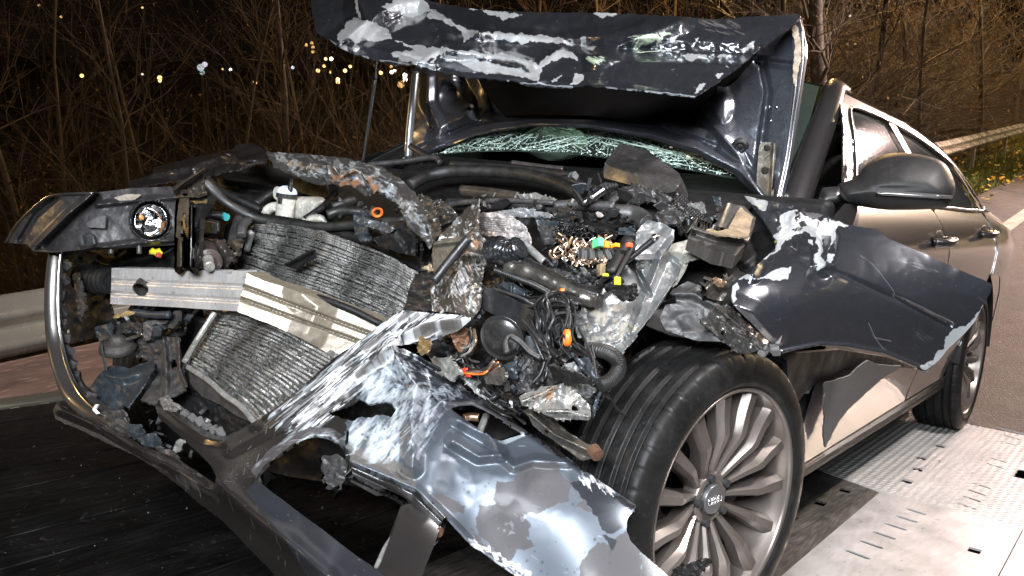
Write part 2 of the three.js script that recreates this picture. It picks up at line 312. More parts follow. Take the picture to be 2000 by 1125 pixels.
struct('road_marking', uvXZ(new THREE.PlaneGeometry(0.17, 160, 1, 60).rotateX(-Math.PI / 2).translate(-0.09, 0.0045, -82)), dirt(0.62, 0.6, 0.55, 0.75, 0, 1));

// guard rail behind the car, along the verge
const flakeG = noiseTex(256, (u, v) => { const w = 0.86 + 0.22 * pf(u, v, 5, 87, 4); return [w, w * 0.985, w * 0.96]; });
const galv = std(0.47, 0.43, 0.375, 0.4, 0.5, { roughnessMap: rep(grimeR, 1.2), map: rep(flakeG, 0.7) });
const tailLitRed = dirt(0.27, 0.165, 0.13, 0.7, 0.15, 1.3);  // red glow of tail lamps put into the skirt colour
const railX = z => { const s = -z; return s < 14 ? -2.28 + 0.042 * s : -1.69 - 0.02 * (s - 14); };
{
  const rail = thing('guard_rail', 'galvanised corrugated guard rail along the verge, its skirt coloured as if lit by red tail lamps', 'guard rail');
  const prof = [[0, 0.75], [0.028, 0.742], [0.032, 0.72], [0.075, 0.69], [0.08, 0.665], [0.075, 0.64], [0.03, 0.605], [0.026, 0.59], [0.03, 0.575], [0.075, 0.54], [0.08, 0.515], [0.075, 0.49], [0.032, 0.46], [0.028, 0.445], [0, 0.437]];
  for (const p of prof) p[1] = 0.75 - (0.75 - p[1]) * 0.82;
  const beamGeo = (z0, z1) => {
    const pos = [], idx = [], uv = [], n = 8, m = prof.length;
    for (let i = 0; i <= n; i++) { const z = lerp(z0, z1, i / n); for (let k = 0; k < m; k++) { pos.push(railX(z) + prof[k][0] + 0.06, prof[k][1], z); uv.push(z, prof[k][1]); } }
    for (let i = 0; i < n; i++) for (let k = 0; k < m - 1; k++) { const a = i * m + k; idx.push(a, a + 1, a + m, a + 1, a + m + 1, a + m); }
    const g = new THREE.BufferGeometry(); g.setAttribute('position', new THREE.Float32BufferAttribute(pos, 3)); g.setAttribute('uv', new THREE.Float32BufferAttribute(uv, 2)); g.setIndex(idx); g.computeVertexNormals(); return g;
  };
  for (let k = 0; k < 18; k++) {
    const z0 = 5 - k * 4, z1 = z0 - 3.99;
    part(rail, 'rail_beam', beamGeo(z0, z1), galv);
    const zm = z0 - 2; const post = part(rail, 'post', new THREE.BoxGeometry(0.06, 0.86, 0.12).translate(0, 0.28, 0), galv); post.position.set(railX(zm) + 0.015, 0, zm);
    if (k < 4) { const zb = (z0 + z1) / 2; const s = part(rail, 'skirt_panel', new RoundedBoxGeometry(0.012, 0.42, 3.98, 2, 0.005), tailLitRed); s.position.set(railX(zb) + 0.075, 0.27, zb); s.rotation.y = Math.atan2(railX(z0) - railX(z1), 3.99); }
  }
}

// grass on the verge
{
  const R = rng(5), blade = new THREE.BufferGeometry();
  blade.setAttribute('position', new THREE.Float32BufferAttribute([-0.006, 0, 0, 0.006, 0, 0, 0.012, 0.12, 0.01, -0.006, 0, 0, 0.012, 0.12, 0.01, 0.035, 0.2, 0.03], 3)); blade.computeVertexNormals();
  const n = 26000, im = new THREE.InstancedMesh(blade, std(0.09, 0.14, 0.02, 0.8, 0), n), o = new THREE.Object3D(), c = new THREE.Color();
  for (let i = 0; i < n; i++) {
    const z = -4 - 45 * Math.pow(R(), 1.3), x = -0.95 - 2.6 * R(); o.position.set(x, -0.02 - (x < -3.2 ? 0.1 : 0), z); o.rotation.set((R() - 0.5) * 0.7, R() * 6.3, (R() - 0.5) * 0.7); const s = 0.45 + 1.0 * R() * (0.6 + fbm(x, z, 1, 2)); o.scale.set(s * 1.6, s, s * 1.6); o.updateMatrix(); im.setMatrixAt(i, o.matrix);
    const y = clamp(0.45 + fbm(x * 0.9, z * 0.5, 4, 3) * 1.6 + (R() - 0.5) * 0.5); c.setRGB(lerp(0.6, 2.6, y), lerp(0.9, 1.5, y), lerp(0.6, 0.5, y)); im.setColorAt(i, c);
  }
  im.name = 'verge_grass'; im.castShadow = im.receiveShadow = true; tagged(im, 'yellow green grass on the verge in front of the guard rail', 'grass'); im.userData.kind = 'stuff'; scene.add(im);
  const leaf = new THREE.CircleGeometry(0.035, 5).rotateX(-Math.PI / 2), il = new THREE.InstancedMesh(leaf, std(0.42, 0.3, 0.04, 0.85), 2600);
  for (let i = 0; i < 2600; i++) { const z = -6 - 38 * Math.pow(R(), 1.3), x = -0.7 - 2.6 * R(); o.position.set(x, 0.02 + 0.1 * R(), z); o.rotation.set((R() - 0.5) * 1.2, R() * 6, (R() - 0.5) * 1.2); o.scale.set(0.6 + R(), 1, 0.5 + 0.6 * R()); o.updateMatrix(); il.setMatrixAt(i, o.matrix); c.setRGB(0.7 + 0.5 * R(), 0.6 + 0.6 * R(), 0.6); il.setColorAt(i, c); }
  il.name = 'fallen_leaves'; shadow(il); tagged(il, 'yellow fallen leaves lying in the verge grass', 'leaves'); il.userData.kind = 'stuff'; scene.add(il);
}

// ------------------------------------------------------------------ trees and thicket
const barkA = dirt(0.05, 0.031, 0.013, 0.95, 0, 2);
function limb(list, a, b, r0, r1, sides = 4) {   // one tapered stick
  const d = b.clone().sub(a), L = d.length(); if (L < 1e-4) return; const g = new THREE.CylinderGeometry(r1, r0, L, sides, 1, true); g.translate(0, L / 2, 0); g.applyQuaternion(new THREE.Quaternion().setFromUnitVectors(V(0, 1, 0), d.normalize())); g.translate(a.x, a.y, a.z); list.push(g);
}
function grow(R, list, tips, p, dir, len, r, depth, droop) {
  const n = depth > 1 ? 4 : 3; let a = p.clone(), d = dir.clone();
  for (let i = 0; i < n; i++) {
    d.add(V((R() - 0.5) * 0.8, (R() - 0.5) * 0.6 - droop * 0.16, (R() - 0.5) * 0.8)).normalize();
    const b = a.clone().addScaledVector(d, len / n), ra = r * (1 - 0.7 * i / n), rb = r * (1 - 0.7 * (i + 1) / n);
    limb(list, a, b, ra, rb, depth > 2 ? 7 : depth > 1 ? 4 : 3); a = b;
    if (depth > 0) { const m = depth > 2 ? (i > 0 ? 3 : 1) : 2; for (let k = 0; k < m; k++) { const q = V(R() - 0.5, R() - 0.25, R() - 0.5).normalize().multiplyScalar(1.1).add(d).normalize(); grow(R, list, tips, a, q, len * (0.42 + 0.25 * R()), rb * 0.62, depth - 1, droop + 0.15); } }
  }
  tips.push(a);
}
const leafMat = std(0.15, 0.082, 0.014, 0.9);
function leavesAt(R, tips, per, size, spread) {
  const pos = []; for (const t of tips) for (let k = 0; k < per; k++) {
    const c = t.clone().add(V((R() - 0.5), (R() - 0.5), (R() - 0.5)).multiplyScalar(spread)), u = V(R() - 0.5, R() - 0.5, R() - 0.5).normalize(), w = V(R() - 0.5, R() - 0.5, R() - 0.5).cross(u).normalize(), s = size * (0.6 + 0.8 * R());
    const q = [c.clone().addScaledVector(u, s), c.clone().addScaledVector(w, s * 0.6), c.clone().addScaledVector(u, -s), c.clone().addScaledVector(w, -s * 0.6)];
    for (const i of [0, 1, 2, 0, 2, 3]) pos.push(q[i].x, q[i].y, q[i].z);
  }
  const g = new THREE.BufferGeometry(); g.setAttribute('position', new THREE.Float32BufferAttribute(pos, 3)); g.computeVertexNormals(); return g;
}
const groundY = (x) => { let y = -0.03; if (x < -3.2) y -= 0.32 * (-3.2 - x) * sstep(0, 3, -3.2 - x) * (x > -22 ? 1 : 18.8 / (-3.2 - x)); return y; };
function tree(seed, x, z, hgt, r, label, mat, leaf, per, group) {
  const R = rng(seed), y = groundY(x), t = thing('bare_tree', label, 'tree', group); t.position.set(x, y - 0.15, z);
  const tr = [], br = [], tips = []; let a = V(), d = V((R() - 0.5) * 0.18, 1, (R() - 0.5) * 0.18).normalize();
  const n = 7; for (let i = 0; i < n; i++) {
    d.add(V((R() - 0.5) * 0.22, 0.1, (R() - 0.5) * 0.22)).normalize(); const b = a.clone().addScaledVector(d, hgt / n); limb(tr, a, b, r * (1 - 0.75 * i / n), r * (1 - 0.75 * (i + 1) / n), 9); a = b;
    if (i > 0) for (let k = 0; k < 3; k++) grow(R, br, tips, a.clone().addScaledVector(d, -R() * hgt / n), V(R() - 0.5, 0.15 + 0.4 * R(), R() - 0.5).normalize(), hgt * (0.2 + 0.12 * R()), r * 0.3 * (1 - 0.5 * i / n), 2, 0.1);
  }
  part(t, 'trunk', merged(tr), mat); part(t, 'crown', merged(br), mat);
  if (per) part(t, 'leaves', leavesAt(R, tips.filter((_, i) => per > 1 || i % 14 === 0), per > 1 ? 2 : 1, 0.02, 0.45), leaf);
  return t;
}

// ------------------------------------------------------------------ recovery bed (car frame, y = 0 is its deck)
const frameGroup = g => { g.position.setFromMatrixPosition(carM); g.rotation.x = -TILT; return g; };
const bed = frameGroup(thing('recovery_truck_bed', 'tilted steel deck of a recovery truck carrying the wrecked car', 'truck bed'));
const steelT = noiseTex(512, (u, v) => { const a = pf(u, v, 5, 21, 5), s = pf(u, v * 0.2, 60, 8, 3), q = pf(u, v, 30, 13, 3); let w = 0.85 + 0.12 * a + 0.1 * s; if (q > 0.42) w -= 0.2; return [w, w * 0.99, w * 0.98]; });
const scuffT = noiseTex(512, (u, v) => { const a = pf(u, v, 4, 31, 5), s = pf(u * 3, v * 0.35, 26, 33, 4); const w = 0.5 + 0.5 * a + 0.5 * s; return [w, w * 0.97, w * 0.95]; });
const plankT = noiseTex(512, (u, v) => { const a = pf(u, v, 4, 41, 5), s = pf(u * 4, v * 0.4, 24, 43, 4), q = pf(u, v, 44, 47, 3); let w = 0.55 + 0.4 * a + 0.4 * s; if (q > 0.34) w += 0.6; return [w, w, w]; });
const plateMat = std(0.46, 0.46, 0.46, 0.5, 0.25, { map: rep(steelT, 1.3), roughnessMap: rep(grimeR, 1.3), bumpMap: rep(bumpT, 2), bumpScale: 0.001 });
const scuffMat = std(0.17, 0.165, 0.165, 0.7, 0.2, { map: rep(scuffT, 1.6), bumpMap: rep(scuffT, 1.6), bumpScale: 0.001 });
const plankMat = phy(0.013, 0.0125, 0.0125, 0.6, 0, { specularIntensity: 0.25, map: rep(plankT, 1.1), roughnessMap: rep(grimeR, 1.7), bumpMap: rep(plankT, 1.1), bumpScale: 0.0025 });
const railMat = dirt(0.22, 0.23, 0.2, 0.5, 0.6, 2);
// plate with slots: polygon and slots in (x, z)
function plateGeo(poly, slots, top, th) {
  const s = new THREE.Shape(poly.map(p => new THREE.Vector2(p[0], -p[1])));
  for (const q of slots) s.holes.push(new THREE.Path(q.map(p => new THREE.Vector2(p[0], -p[1]))));
  const g = new THREE.ExtrudeGeometry(s, { depth: th - 0.002, bevelEnabled: true, bevelThickness: 0.001, bevelSize: 0.001, bevelSegments: 1, curveSegments: 6 }); g.rotateX(-Math.PI / 2); g.translate(0, top - th + 0.001, 0); return uvXZ(g);
}
const slot = (a, b, w) => { const A = PY(a[0], a[1], 0), B = PY(b[0], b[1], 0), d = B.clone().sub(A).normalize(), n = V(-d.z, 0, d.x).multiplyScalar(w), o = [];
  for (let k = 0; k <= 4; k++) { const t = k / 4 * Math.PI; o.push([B.x + n.x * Math.cos(t) + d.x * w * Math.sin(t), B.z + n.z * Math.cos(t) + d.z * w * Math.sin(t)]); }
  for (let k = 0; k <= 4; k++) { const t = k / 4 * Math.PI; o.push([A.x - n.x * Math.cos(t) - d.x * w * Math.sin(t), A.z - n.z * Math.cos(t) - d.z * w * Math.sin(t)]); } return o; };
const sq = (c, w, h) => { const C = PY(c[0], c[1], 0); return [[C.x - w, C.z - h], [C.x + w, C.z - h], [C.x + w, C.z + h], [C.x - w, C.z + h]]; };
{
  part(bed, 'deck_frame', new THREE.BoxGeometry(3.3, 0.06, 5.2).translate(-0.08, -0.13, -0.12), phy(0.008, 0.008, 0.008, 0.9, 0, { specularIntensity: 0.1 }));
  const k4 = (x, y) => [1500 + x * 0.3776, 700 + y * 0.3778];
  // smooth bright plate with drain slots
  const slots = [[[412, 993], [515, 1032]], [[486, 943], [583, 978]], [[553, 897], [648, 930]], [[615, 854], [705, 884]], [[672, 815], [757, 843]], [[724, 778], [805, 804]]].map(([a, b]) => slot(k4(...a), k4(...b), 0.0085));
  slots.push(sq(k4(1067, 993), 0.016, 0.02));
  part(bed, 'smooth_plate', plateGeo([[0.832, -1.36], [1.238, -1.36], [1.238, 1.9], [0.832, 1.9]], slots, 0.0, 0.005), plateMat);
  // dull plate under the wheels with square stake holes
  part(bed, 'scuffed_plate', plateGeo([[0.2, -1.58], [0.83, -1.36], [0.83, 1.9], [0.2, 1.9]], [sq(k4(117, 823), 0.018, 0.02), sq(k4(268, 747), 0.018, 0.02), sq(k4(398, 681), 0.018, 0.02)], -0.001, 0.005), scuffMat);
  part(bed, 'scuffed_plate', plateGeo([[-1.62, -2.72], [-0.9, -2.72], [-0.9, -1.7], [-1.62, -1.7]], [], -0.001, 0.012), scuffMat);
  // tread plate at the tail
  const ts = [[[725, 778], [0, 0]]]; const tslots = [[[990, 750], [1072, 778]], [[1015, 712], [1097, 740]], [[1040, 680], [1120, 706]], [[1066, 645], [1143, 670]], [[1138, 543], [1208, 566]], [[1155, 515], [1227, 537]], [[1205, 430], [1280, 448]], [[1235, 400], [1300, 418]]].map(([a, b]) => slot(k4(...a), k4(...b), 0.0085));
  for (const c of [[718, 635], [777, 573], [890, 452], [795, 515]]) tslots.push(sq(k4(...c), 0.018, 0.022));
  { const a = PY(...k4(1182, 352), 0), b = PY(...k4(1330, 395), 0); tslots.push([[a.x, a.z - 0.012], [b.x + 0.1, b.z - 0.012], [b.x + 0.1, b.z + 0.012], [a.x, a.z + 0.012]]); }
  { const a = PY(...k4(1265, 610), 0); tslots.push([[a.x, a.z], [a.x + 0.09, a.z], [a.x + 0.09, a.z - 0.14], [a.x, a.z - 0.14]]); }
  part(bed, 'tread_plate', plateGeo([[0.06, -2.72], [1.55, -2.72], [1.55, -1.364], [0.836, -1.364], [0.2, -1.585], [0.06, -1.585]], tslots, -0.0005, 0.005), plateMat);
  part(bed, 'tread_plate', plateGeo([[1.242, -1.36], [1.55, -1.36], [1.55, 1.9], [1.242, 1.9]], [], -0.0005, 0.012), plateMat);
  const bar = new THREE.SphereGeometry(1, 6, 4, 0, 6.2832, 0, 1.5708).scale(0.0135, 0.0032, 0.0042), mats = [];
  const inSlot = (x, z) => tslots.some(s => inPoly(x, z, s));
  for (let i = 0; i < 60; i++) for (let j = 0; j < 150; j++) {
    const x = 0.075 + i * 0.0245, z = -2.71 + j * 0.0245; if (x > 1.54) continue;
    if (z > -1.375 && x < 1.255) { continue; } if (z > -1.6 && x < 0.2 + (z + 1.6) * 2.8) continue; if (inSlot(x, z)) continue; mats.push([x, z, (i + j) & 1]);
  }
  const im = new THREE.InstancedMesh(bar, plateMat, mats.length), o = new THREE.Object3D();
  mats.forEach(([x, z, q], i) => { o.position.set(x, -0.0008, z); o.rotation.y = q ? 0.55 : -0.55 + 1.5708; o.updateMatrix(); im.setMatrixAt(i, o.matrix); });
  im.name = 'tread_bars'; im.userData.kind = 'stuff'; shadow(im); bed.add(im);
  // dark worn planks on the other side
  for (let k = 0; k < 12; k++) { const w = 0.148, x = -1.6 + k * 0.15 + w / 2; const q = part(bed, 'deck_plank', new RoundedBoxGeometry(w, 0.03, x < -0.9 ? 3.5 : 4.6, 2, 0.004), plankMat); const u = q.geometry.attributes.uv, p = q.geometry.attributes.position; for (let i = 0; i < u.count; i++) u.setXY(i, p.getX(i) + k * 0.37, p.getZ(i) + k * 0.71); q.position.set(x, -0.015 - 0.002 * (k % 3), x < -0.9 ? 0.05 : -0.42); }
  const cr = new THREE.InstancedMesh(new THREE.TetrahedronGeometry(0.003), phy(0.08, 0.085, 0.085, 0.2, 0, { clearcoat: 1 }), 150), R = rng(8);
  for (let i = 0; i < 150; i++) { o.position.set(-1.4 + 2.1 * R(), 0.0035, -0.2 + 1.9 * R()); o.rotation.set(R() * 6, R() * 6, R() * 6); o.scale.setScalar(0.4 + 1.4 * R() * R()); o.updateMatrix(); cr.setMatrixAt(i, o.matrix); }
  cr.name = 'glass_crumbs'; cr.userData.kind = 'stuff'; shadow(cr); bed.add(cr);
  part(bed, 'side_rail', new RoundedBoxGeometry(0.09, 0.1, 4.9, 3, 0.012).translate(-1.68, -0.042, -0.2), railMat);
  for (let k = 0; k < 44; k++) part(bed, 'rail_rib', new RoundedBoxGeometry(0.012, 0.05, 0.03, 1, 0.003).translate(-1.63, -0.03, 2.1 - k * 0.1), railMat);
}

// ------------------------------------------------------------------ the wrecked car
const car = frameGroup(thing('wrecked_car', 'dark grey estate car with a crushed open front end standing on the recovery bed', 'car'));
const flakeT = noiseTex(256, (u, v) => { const w = 0.82 + 0.5 * pf(u, v, 90, 3, 2); return [w, w, w]; });
const speckT = noiseTex(512, (u, v) => { const q = pf(u, v, 70, 63, 2), a = pf(u, v, 5, 66, 4); const w = 0.8 + 0.2 * a + (q > 0.36 ? 1.2 : 0); return [w, w, w]; });
const paint = phy(0.055, 0.052, 0.054, 0.32, 0.6, { clearcoat: 1, clearcoatRoughness: 0.06, map: rep(flakeT, 6) });
const paintSide = paint;
const blackPlastic = dirt(0.022, 0.022, 0.024, 0.55, 0, 4);
const matteBlack = phy(0.014, 0.014, 0.015, 0.75, 0, { map: rep(dirtT, 4), roughnessMap: rep(grimeR, 3.2), bumpMap: rep(bumpT, 4), bumpScale: 0.001, specularIntensity: 0.4 });
const greyPlastic = dirt(0.05, 0.049, 0.052, 0.65, 0, 4);
const bluePlastic = dirt(0.035, 0.045, 0.058, 0.6, 0, 4);
const rubber = dirt(0.016, 0.016, 0.016, 0.72, 0, 5);
const steelDark = dirt(0.085, 0.08, 0.074, 0.45, 0.5, 4, { bumpScale: 0.002 });
const steelBrown = dirt(0.1, 0.086, 0.07, 0.5, 0.35, 4, { bumpScale: 0.002 });
const steelPale = dirt(0.4, 0.4, 0.385, 0.42, 0.5, 4, { bumpScale: 0.0015 });
const primer = dirt(0.2, 0.205, 0.21, 0.6, 0.1, 4);
const chrome = std(0.85, 0.85, 0.87, 0.08, 1);
const satin = std(0.6, 0.6, 0.62, 0.25, 1);
const bronze = std(0.14, 0.12, 0.108, 0.3, 0.6);
const glassDark = phy(0.05, 0.055, 0.05, 0.04, 0, { transmission: 0.35, thickness: 0, ior: 1.5 });
const whitePlastic = phy(0.62, 0.62, 0.58, 0.5, 0, { map: rep(dirtT, 4) });
const tan = dirt(0.32, 0.25, 0.17, 0.75, 0.05, 4);
const orange = std(0.8, 0.16, 0.02, 0.45);
const rustM = dirt(0.2, 0.1, 0.055, 0.85, 0.1, 6, { bumpScale: 0.003 });
const copper = std(0.55, 0.38, 0.26, 0.35, 0.9);

// side of the body: x as a function of height and length
const profS = [[-0.1, 0.72], [0.16, 0.76], [0.22, 0.812], [0.27, 0.835], [0.32, 0.842], [0.45, 0.872], [0.6, 0.893], [0.72, 0.905], [0.785, 0.908], [0.8, 0.903], [0.87, 0.875], [0.905, 0.85], [0.92, 0.838], [1.0, 0.79], [1.1, 0.727], [1.2, 0.655], [1.25, 0.615], [1.3, 0.55], [1.4, 0.3]];
const fx = (y, z) => { let k = 0; while (k < profS.length - 2 && profS[k + 1][0] < y) k++; const a = profS[k], b = profS[k + 1]; let x = lerp(a[1], b[1], clamp((y - a[0]) / (b[0] - a[0]), 0, 1)); const r = Math.max(0, -z - lerp(2.7, 2.2, sstep(0.86, 1.0, y))); const f = Math.max(0, z + 0.6); return x - 0.12 * r * r - 0.06 * f * f; };
const sideZ = (px, py, off = 0) => { let a = 0.3, best = a, bg = 1e9; const g = z => { const p = P(px, py, z); return p.x - fx(p.y, z) - off; }; if (g(a) < 0) return a; for (let z = a; z > -4.2; z -= 0.06) { const q = g(z - 0.06); if (q < bg) { bg = q; best = z - 0.06; } if (q < 0) { let lo = z - 0.06, hi = z; for (let i = 0; i < 14; i++) { const m = (lo + hi) / 2; if (g(m) < 0) lo = m; else hi = m; } return (lo + hi) / 2; } } return best; };
const side = (name, mat, outline, o = {}) => sheet(car, name, mat, { outline, z: (x, y) => sideZ(x, y, o.off || 0), cell: 4, thick: 0.004, ...o });
// panels given as (z, y) polygons of the car side
const zy = (name, mat, poly, o = {}) => sheet(car, name, mat, { outline: poly, z: 0, point: (z, y) => V((o.mir || 1) * (fx(y, z) + (o.off || 0)), y, z), cell: 0.03, thick: 0.004, ...o });
const belt = z => 0.905 + 0.012 * (-z - 0.6);
const roofY = z => { const t = [[-1.0, 1.245], [-1.2, 1.255], [-1.9, 1.24], [-2.3, 1.19], [-2.96, 1.075], [-3.4, 0.965], [-4, 0.8]]; let k = 0; while (k < t.length - 2 && t[k + 1][0] > z) k++; return lerp(t[k][1], t[k + 1][1], clamp((z - t[k][0]) / (t[k + 1][0] - t[k][0]), 0, 1)); };
for (const mir of [1, -1]) {
  const nm = n => n;
  zy('front_door', paintSide, [[-0.42, 0.31], [-0.5, 0.27], [-1.52, 0.28], [-1.555, 0.4], [-1.545, 0.7], [-1.53, 0.917], [-0.55, 0.905], [-0.4, 0.87]], { mir });
  zy('rear_door', paintSide, [[-1.53, 0.28], [-2.12, 0.285], [-2.2, 0.42], [-2.32, 0.6], [-2.48, 0.7], [-2.5, 0.927], [-1.541, 0.918], [-1.556, 0.7], [-1.566, 0.4]], { mir });
  zy('quarter_panel', paintSide, [[-2.512, 0.928], [-2.492, 0.7], [-2.33, 0.59], [-2.22, 0.42], [-2.21, 0.36], [-2.26, 0.48], [-2.33, 0.58], [-2.45, 0.66], [-2.58, 0.685], [-2.72, 0.66], [-2.84, 0.58], [-2.92, 0.45], [-2.95, 0.3], [-3.4, 0.32], [-3.55, 0.6], [-3.62, 0.95], [-3.2, 0.95]], { mir, off: 0.004 });
  zy('sill', paintSide, [[-0.38, 0.19], [-2.2, 0.19], [-2.21, 0.28], [-2.12, 0.276], [-0.5, 0.262], [-0.4, 0.3]], { mir });
  zy('window_frame', paintSide, [[-0.52, 0.91], [-2.9, 0.938], [-3.35, 0.965], [-3.0, 1.052], [-2.4, 1.16], [-1.9, 1.226], [-1.2, 1.243], [-1.1, 1.232], [-0.9, 1.11], [-0.72, 0.99]], { mir, off: 0.001, holes: [[[-0.66, 0.925], [-1.53, 0.937], [-1.56, 1.05], [-1.6, 1.205], [-1.25, 1.205], [-1.12, 1.19], [-0.96, 1.1], [-0.8, 1.0]], [[-1.62, 0.938], [-2.45, 0.948], [-2.58, 0.99], [-2.4, 1.11], [-1.95, 1.18], [-1.68, 1.198]], [[-2.54, 0.95], [-3.05, 0.965], [-2.88, 1.025], [-2.52, 1.085], [-2.66, 0.99]]] });
  const gl = zy('side_window', glassDark, [[-0.6, 0.915], [-1.58, 0.925], [-1.65, 1.21], [-1.25, 1.22], [-1.1, 1.2], [-0.9, 1.09]], { mir, off: -0.012 });
  const gl2 = zy('side_window', glassDark, [[-1.6, 0.926], [-3.1, 0.955], [-2.95, 1.03], [-2.4, 1.13], [-1.9, 1.2], [-1.62, 1.21]], { mir, off: -0.012 });
  // bright trim round the windows
  const trim = (pts, r) => part(car, 'window_trim', sweepGeo(pts.map(([z, y]) => V(mir * (fx(y, z) + 0.004), y, z)), r, { sides: 6, seg: 60 }), satin);
  trim([[-0.66, 0.925], [-0.8, 1.0], [-0.96, 1.1], [-1.12, 1.19], [-1.25, 1.207], [-1.6, 1.206], [-1.95, 1.184], [-2.4, 1.115], [-2.88, 1.028], [-3.06, 0.968]], 0.004);
  trim([[-0.62, 0.915], [-1.55, 0.927], [-2.5, 0.938], [-3.06, 0.96]], 0.0045);
  // pillar and roof rail
  const pil = []; for (let i = 0; i <= 10; i++) { const t = i / 10; pil.push([lerp(-0.4, -1.16, t), lerp(0.82, 1.25, Math.pow(t, 0.95))]); }
  part(car, 'windscreen_pillar', sweepGeo([V(mir * 0.74, 0.84, -0.5), V(mir * 0.715, 0.93, -0.62), V(mir * 0.67, 1.08, -0.85), V(mir * 0.628, 1.2, -1.05), V(mir * 0.59, 1.262, -1.2), V(mir * 0.55, 1.285, -1.4)], t => 0.04 - 0.008 * t, { sides: 14, seg: 30, flat: 0.6, face: V(mir * 0.6, 0.4, 0.7) }), paint);
  for (const [z0, y0] of [[-1.4, 0.818], [-2.26, 0.845]]) {
    const h = part(car, 'door_handle', sweepGeo([[0.09, 0], [0.06, 0.028], [-0.06, 0.028], [-0.09, 0]].map(([a, b]) => V(mir * (fx(y0, z0) + 0.006 + b), y0 + a * -0.04, z0 + a)), 0.013, { sides: 8, flat: 1.3, seg: 20 }), paintSide);
    part(h, 'handle_recess', new THREE.SphereGeometry(1, 16, 10).scale(0.006, 0.035, 0.075).translate(mir * (fx(y0, z0) + 0.001), y0, z0), matteBlack);
  }
}
{ // roof and tail, glass, inner shell
  const roofGeo = (x1, zs, ze, dy, nx = 20, nz = 40) => { const pos = [], idx = []; for (let j = 0; j <= nz; j++) for (let i = 0; i <= nx; i++) { const z = lerp(zs, ze, j / nz), s = lerp(-1, 1, i / nx), y0 = roofY(z), xm = Math.min(x1, fx(Math.min(y0, 1.25), z)) ; const x = s * xm; pos.push(x, y0 + dy + 0.06 * (1 - Math.pow(Math.abs(s), 2.4)), z); } for (let j = 0; j < nz; j++) for (let i = 0; i < nx; i++) { const a = j * (nx + 1) + i; idx.push(a, a + 1, a + nx + 1, a + 1, a + nx + 2, a + nx + 1); } const g = new THREE.BufferGeometry(); g.setAttribute('position', new THREE.Float32BufferAttribute(pos, 3)); g.setIndex(idx); g.computeVertexNormals(); return uvXZ(g); };
  part(car, 'roof', roofGeo(1, -1.12, -3.0, 0), paintSide);
  part(car, 'tailgate', roofGeo(1, -3.0, -3.7, 0), paintSide);
  // windscreen
  const ws = (u, v) => { const xb = lerp(-0.7, 0.7, u), xt = lerp(-0.56, 0.56, u), b = V(xb, 0.985 - 0.06 * Math.pow(Math.abs(2 * u - 1), 2), -0.5 - 0.13 * Math.pow(2 * u - 1, 2)), t = V(xt, 1.315 - 0.05 * Math.pow(2 * u - 1, 2), -1.1 - 0.05 * Math.pow(2 * u - 1, 2)); return b.lerp(t, v).add(V(0, 0.02 * Math.sin(v * Math.PI), 0.01)); };
  const g = new THREE.PlaneGeometry(1, 1, 40, 24), p = g.attributes.position; for (let i = 0; i < p.count; i++) { const q = ws(p.getX(i) + 0.5, p.getY(i) + 0.5); p.setXYZ(i, q.x, q.y, q.z); } g.computeVertexNormals();
  const wsMesh = part(car, 'windscreen', g, phy(0.42, 0.56, 0.49, 0.05, 0, { transmission: 0.95, thickness: 0, ior: 1.5 }));
  // the cracks: raised slivers of crazed glass running over the screen
  const R = rng(77), cr = [];
  const sliver = (a, b, w) => { const A = ws(a[0], a[1]).add(V(0, 0.004, 0.004)), B = ws(b[0], b[1]).add(V(0, 0.004, 0.004)); cr.push(sweepGeo([A, B], w, { sides: 3, seg: 1, smooth: false })); };
  for (const [cx, cy, n, len] of [[0.44, 0.22, 46, 0.42], [0.62, 0.2, 38, 0.36], [0.78, 0.1, 22, 0.2], [0.22, 0.12, 22, 0.24]]) {
    for (let k = 0; k < n; k++) { let th = k / n * 6.283 + (R() - 0.5) * 0.2, a = [cx, cy], L = len * (0.35 + 0.65 * R()); for (let i = 0; i < 6; i++) { th += (R() - 0.5) * 0.35; const b = [a[0] + Math.cos(th) * L / 6, a[1] + Math.sin(th) * L / 6 * 1.3]; if (b[1] < 0 || b[1] > 1 || b[0] < 0 || b[0] > 1) break; sliver(a, b, 0.0005 + 0.0011 * R() * R()); a = b; } }
    for (let q = 1; q < 7; q++) { let p = null; const m = 16 + q * 3; for (let k = 0; k <= m; k++) { const t = k / m * 6.283, r = len * 0.09 * q * (0.85 + 0.3 * R()), b = [cx + Math.cos(t) * r, cy + Math.sin(t) * r * 1.3]; if (p && R() < 0.62 && b[1] > 0 && b[1] < 1 && b[0] > 0 && b[0] < 1 && p[1] > 0 && p[0] > 0 && p[0] < 1) sliver(p, b, 0.0005 + 0.0008 * R()); p = b; } }
  }
  const m = part(wsMesh, 'glass_cracks', merged(cr), phy(0.55, 0.75, 0.66, 0.12, 0, { clearcoat: 1 })); m.userData.kind = 'stuff';
  const crumbs = new THREE.InstancedMesh(new THREE.OctahedronGeometry(0.0032), phy(0.7, 0.85, 0.78, 0.08, 0.2), 2600), o = new THREE.Object3D();
  for (let i = 0; i < 2600; i++) { const q = ws(0.02 + 0.96 * R(), Math.pow(R(), 1.4) * 0.4).add(V(0, 0.004, 0.004)); o.position.copy(q); o.rotation.set(R() * 6, R() * 6, 0); o.scale.setScalar(0.3 + 0.9 * R() * R()); o.updateMatrix(); crumbs.setMatrixAt(i, o.matrix); }
  crumbs.name = 'glass_crumbs'; crumbs.userData.kind = 'stuff'; shadow(crumbs); wsMesh.add(crumbs);
  // interior
  part(car, 'dashboard', new RoundedBoxGeometry(1.36, 0.26, 0.42, 3, 0.06).translate(0, 0.83, -0.92), matteBlack);
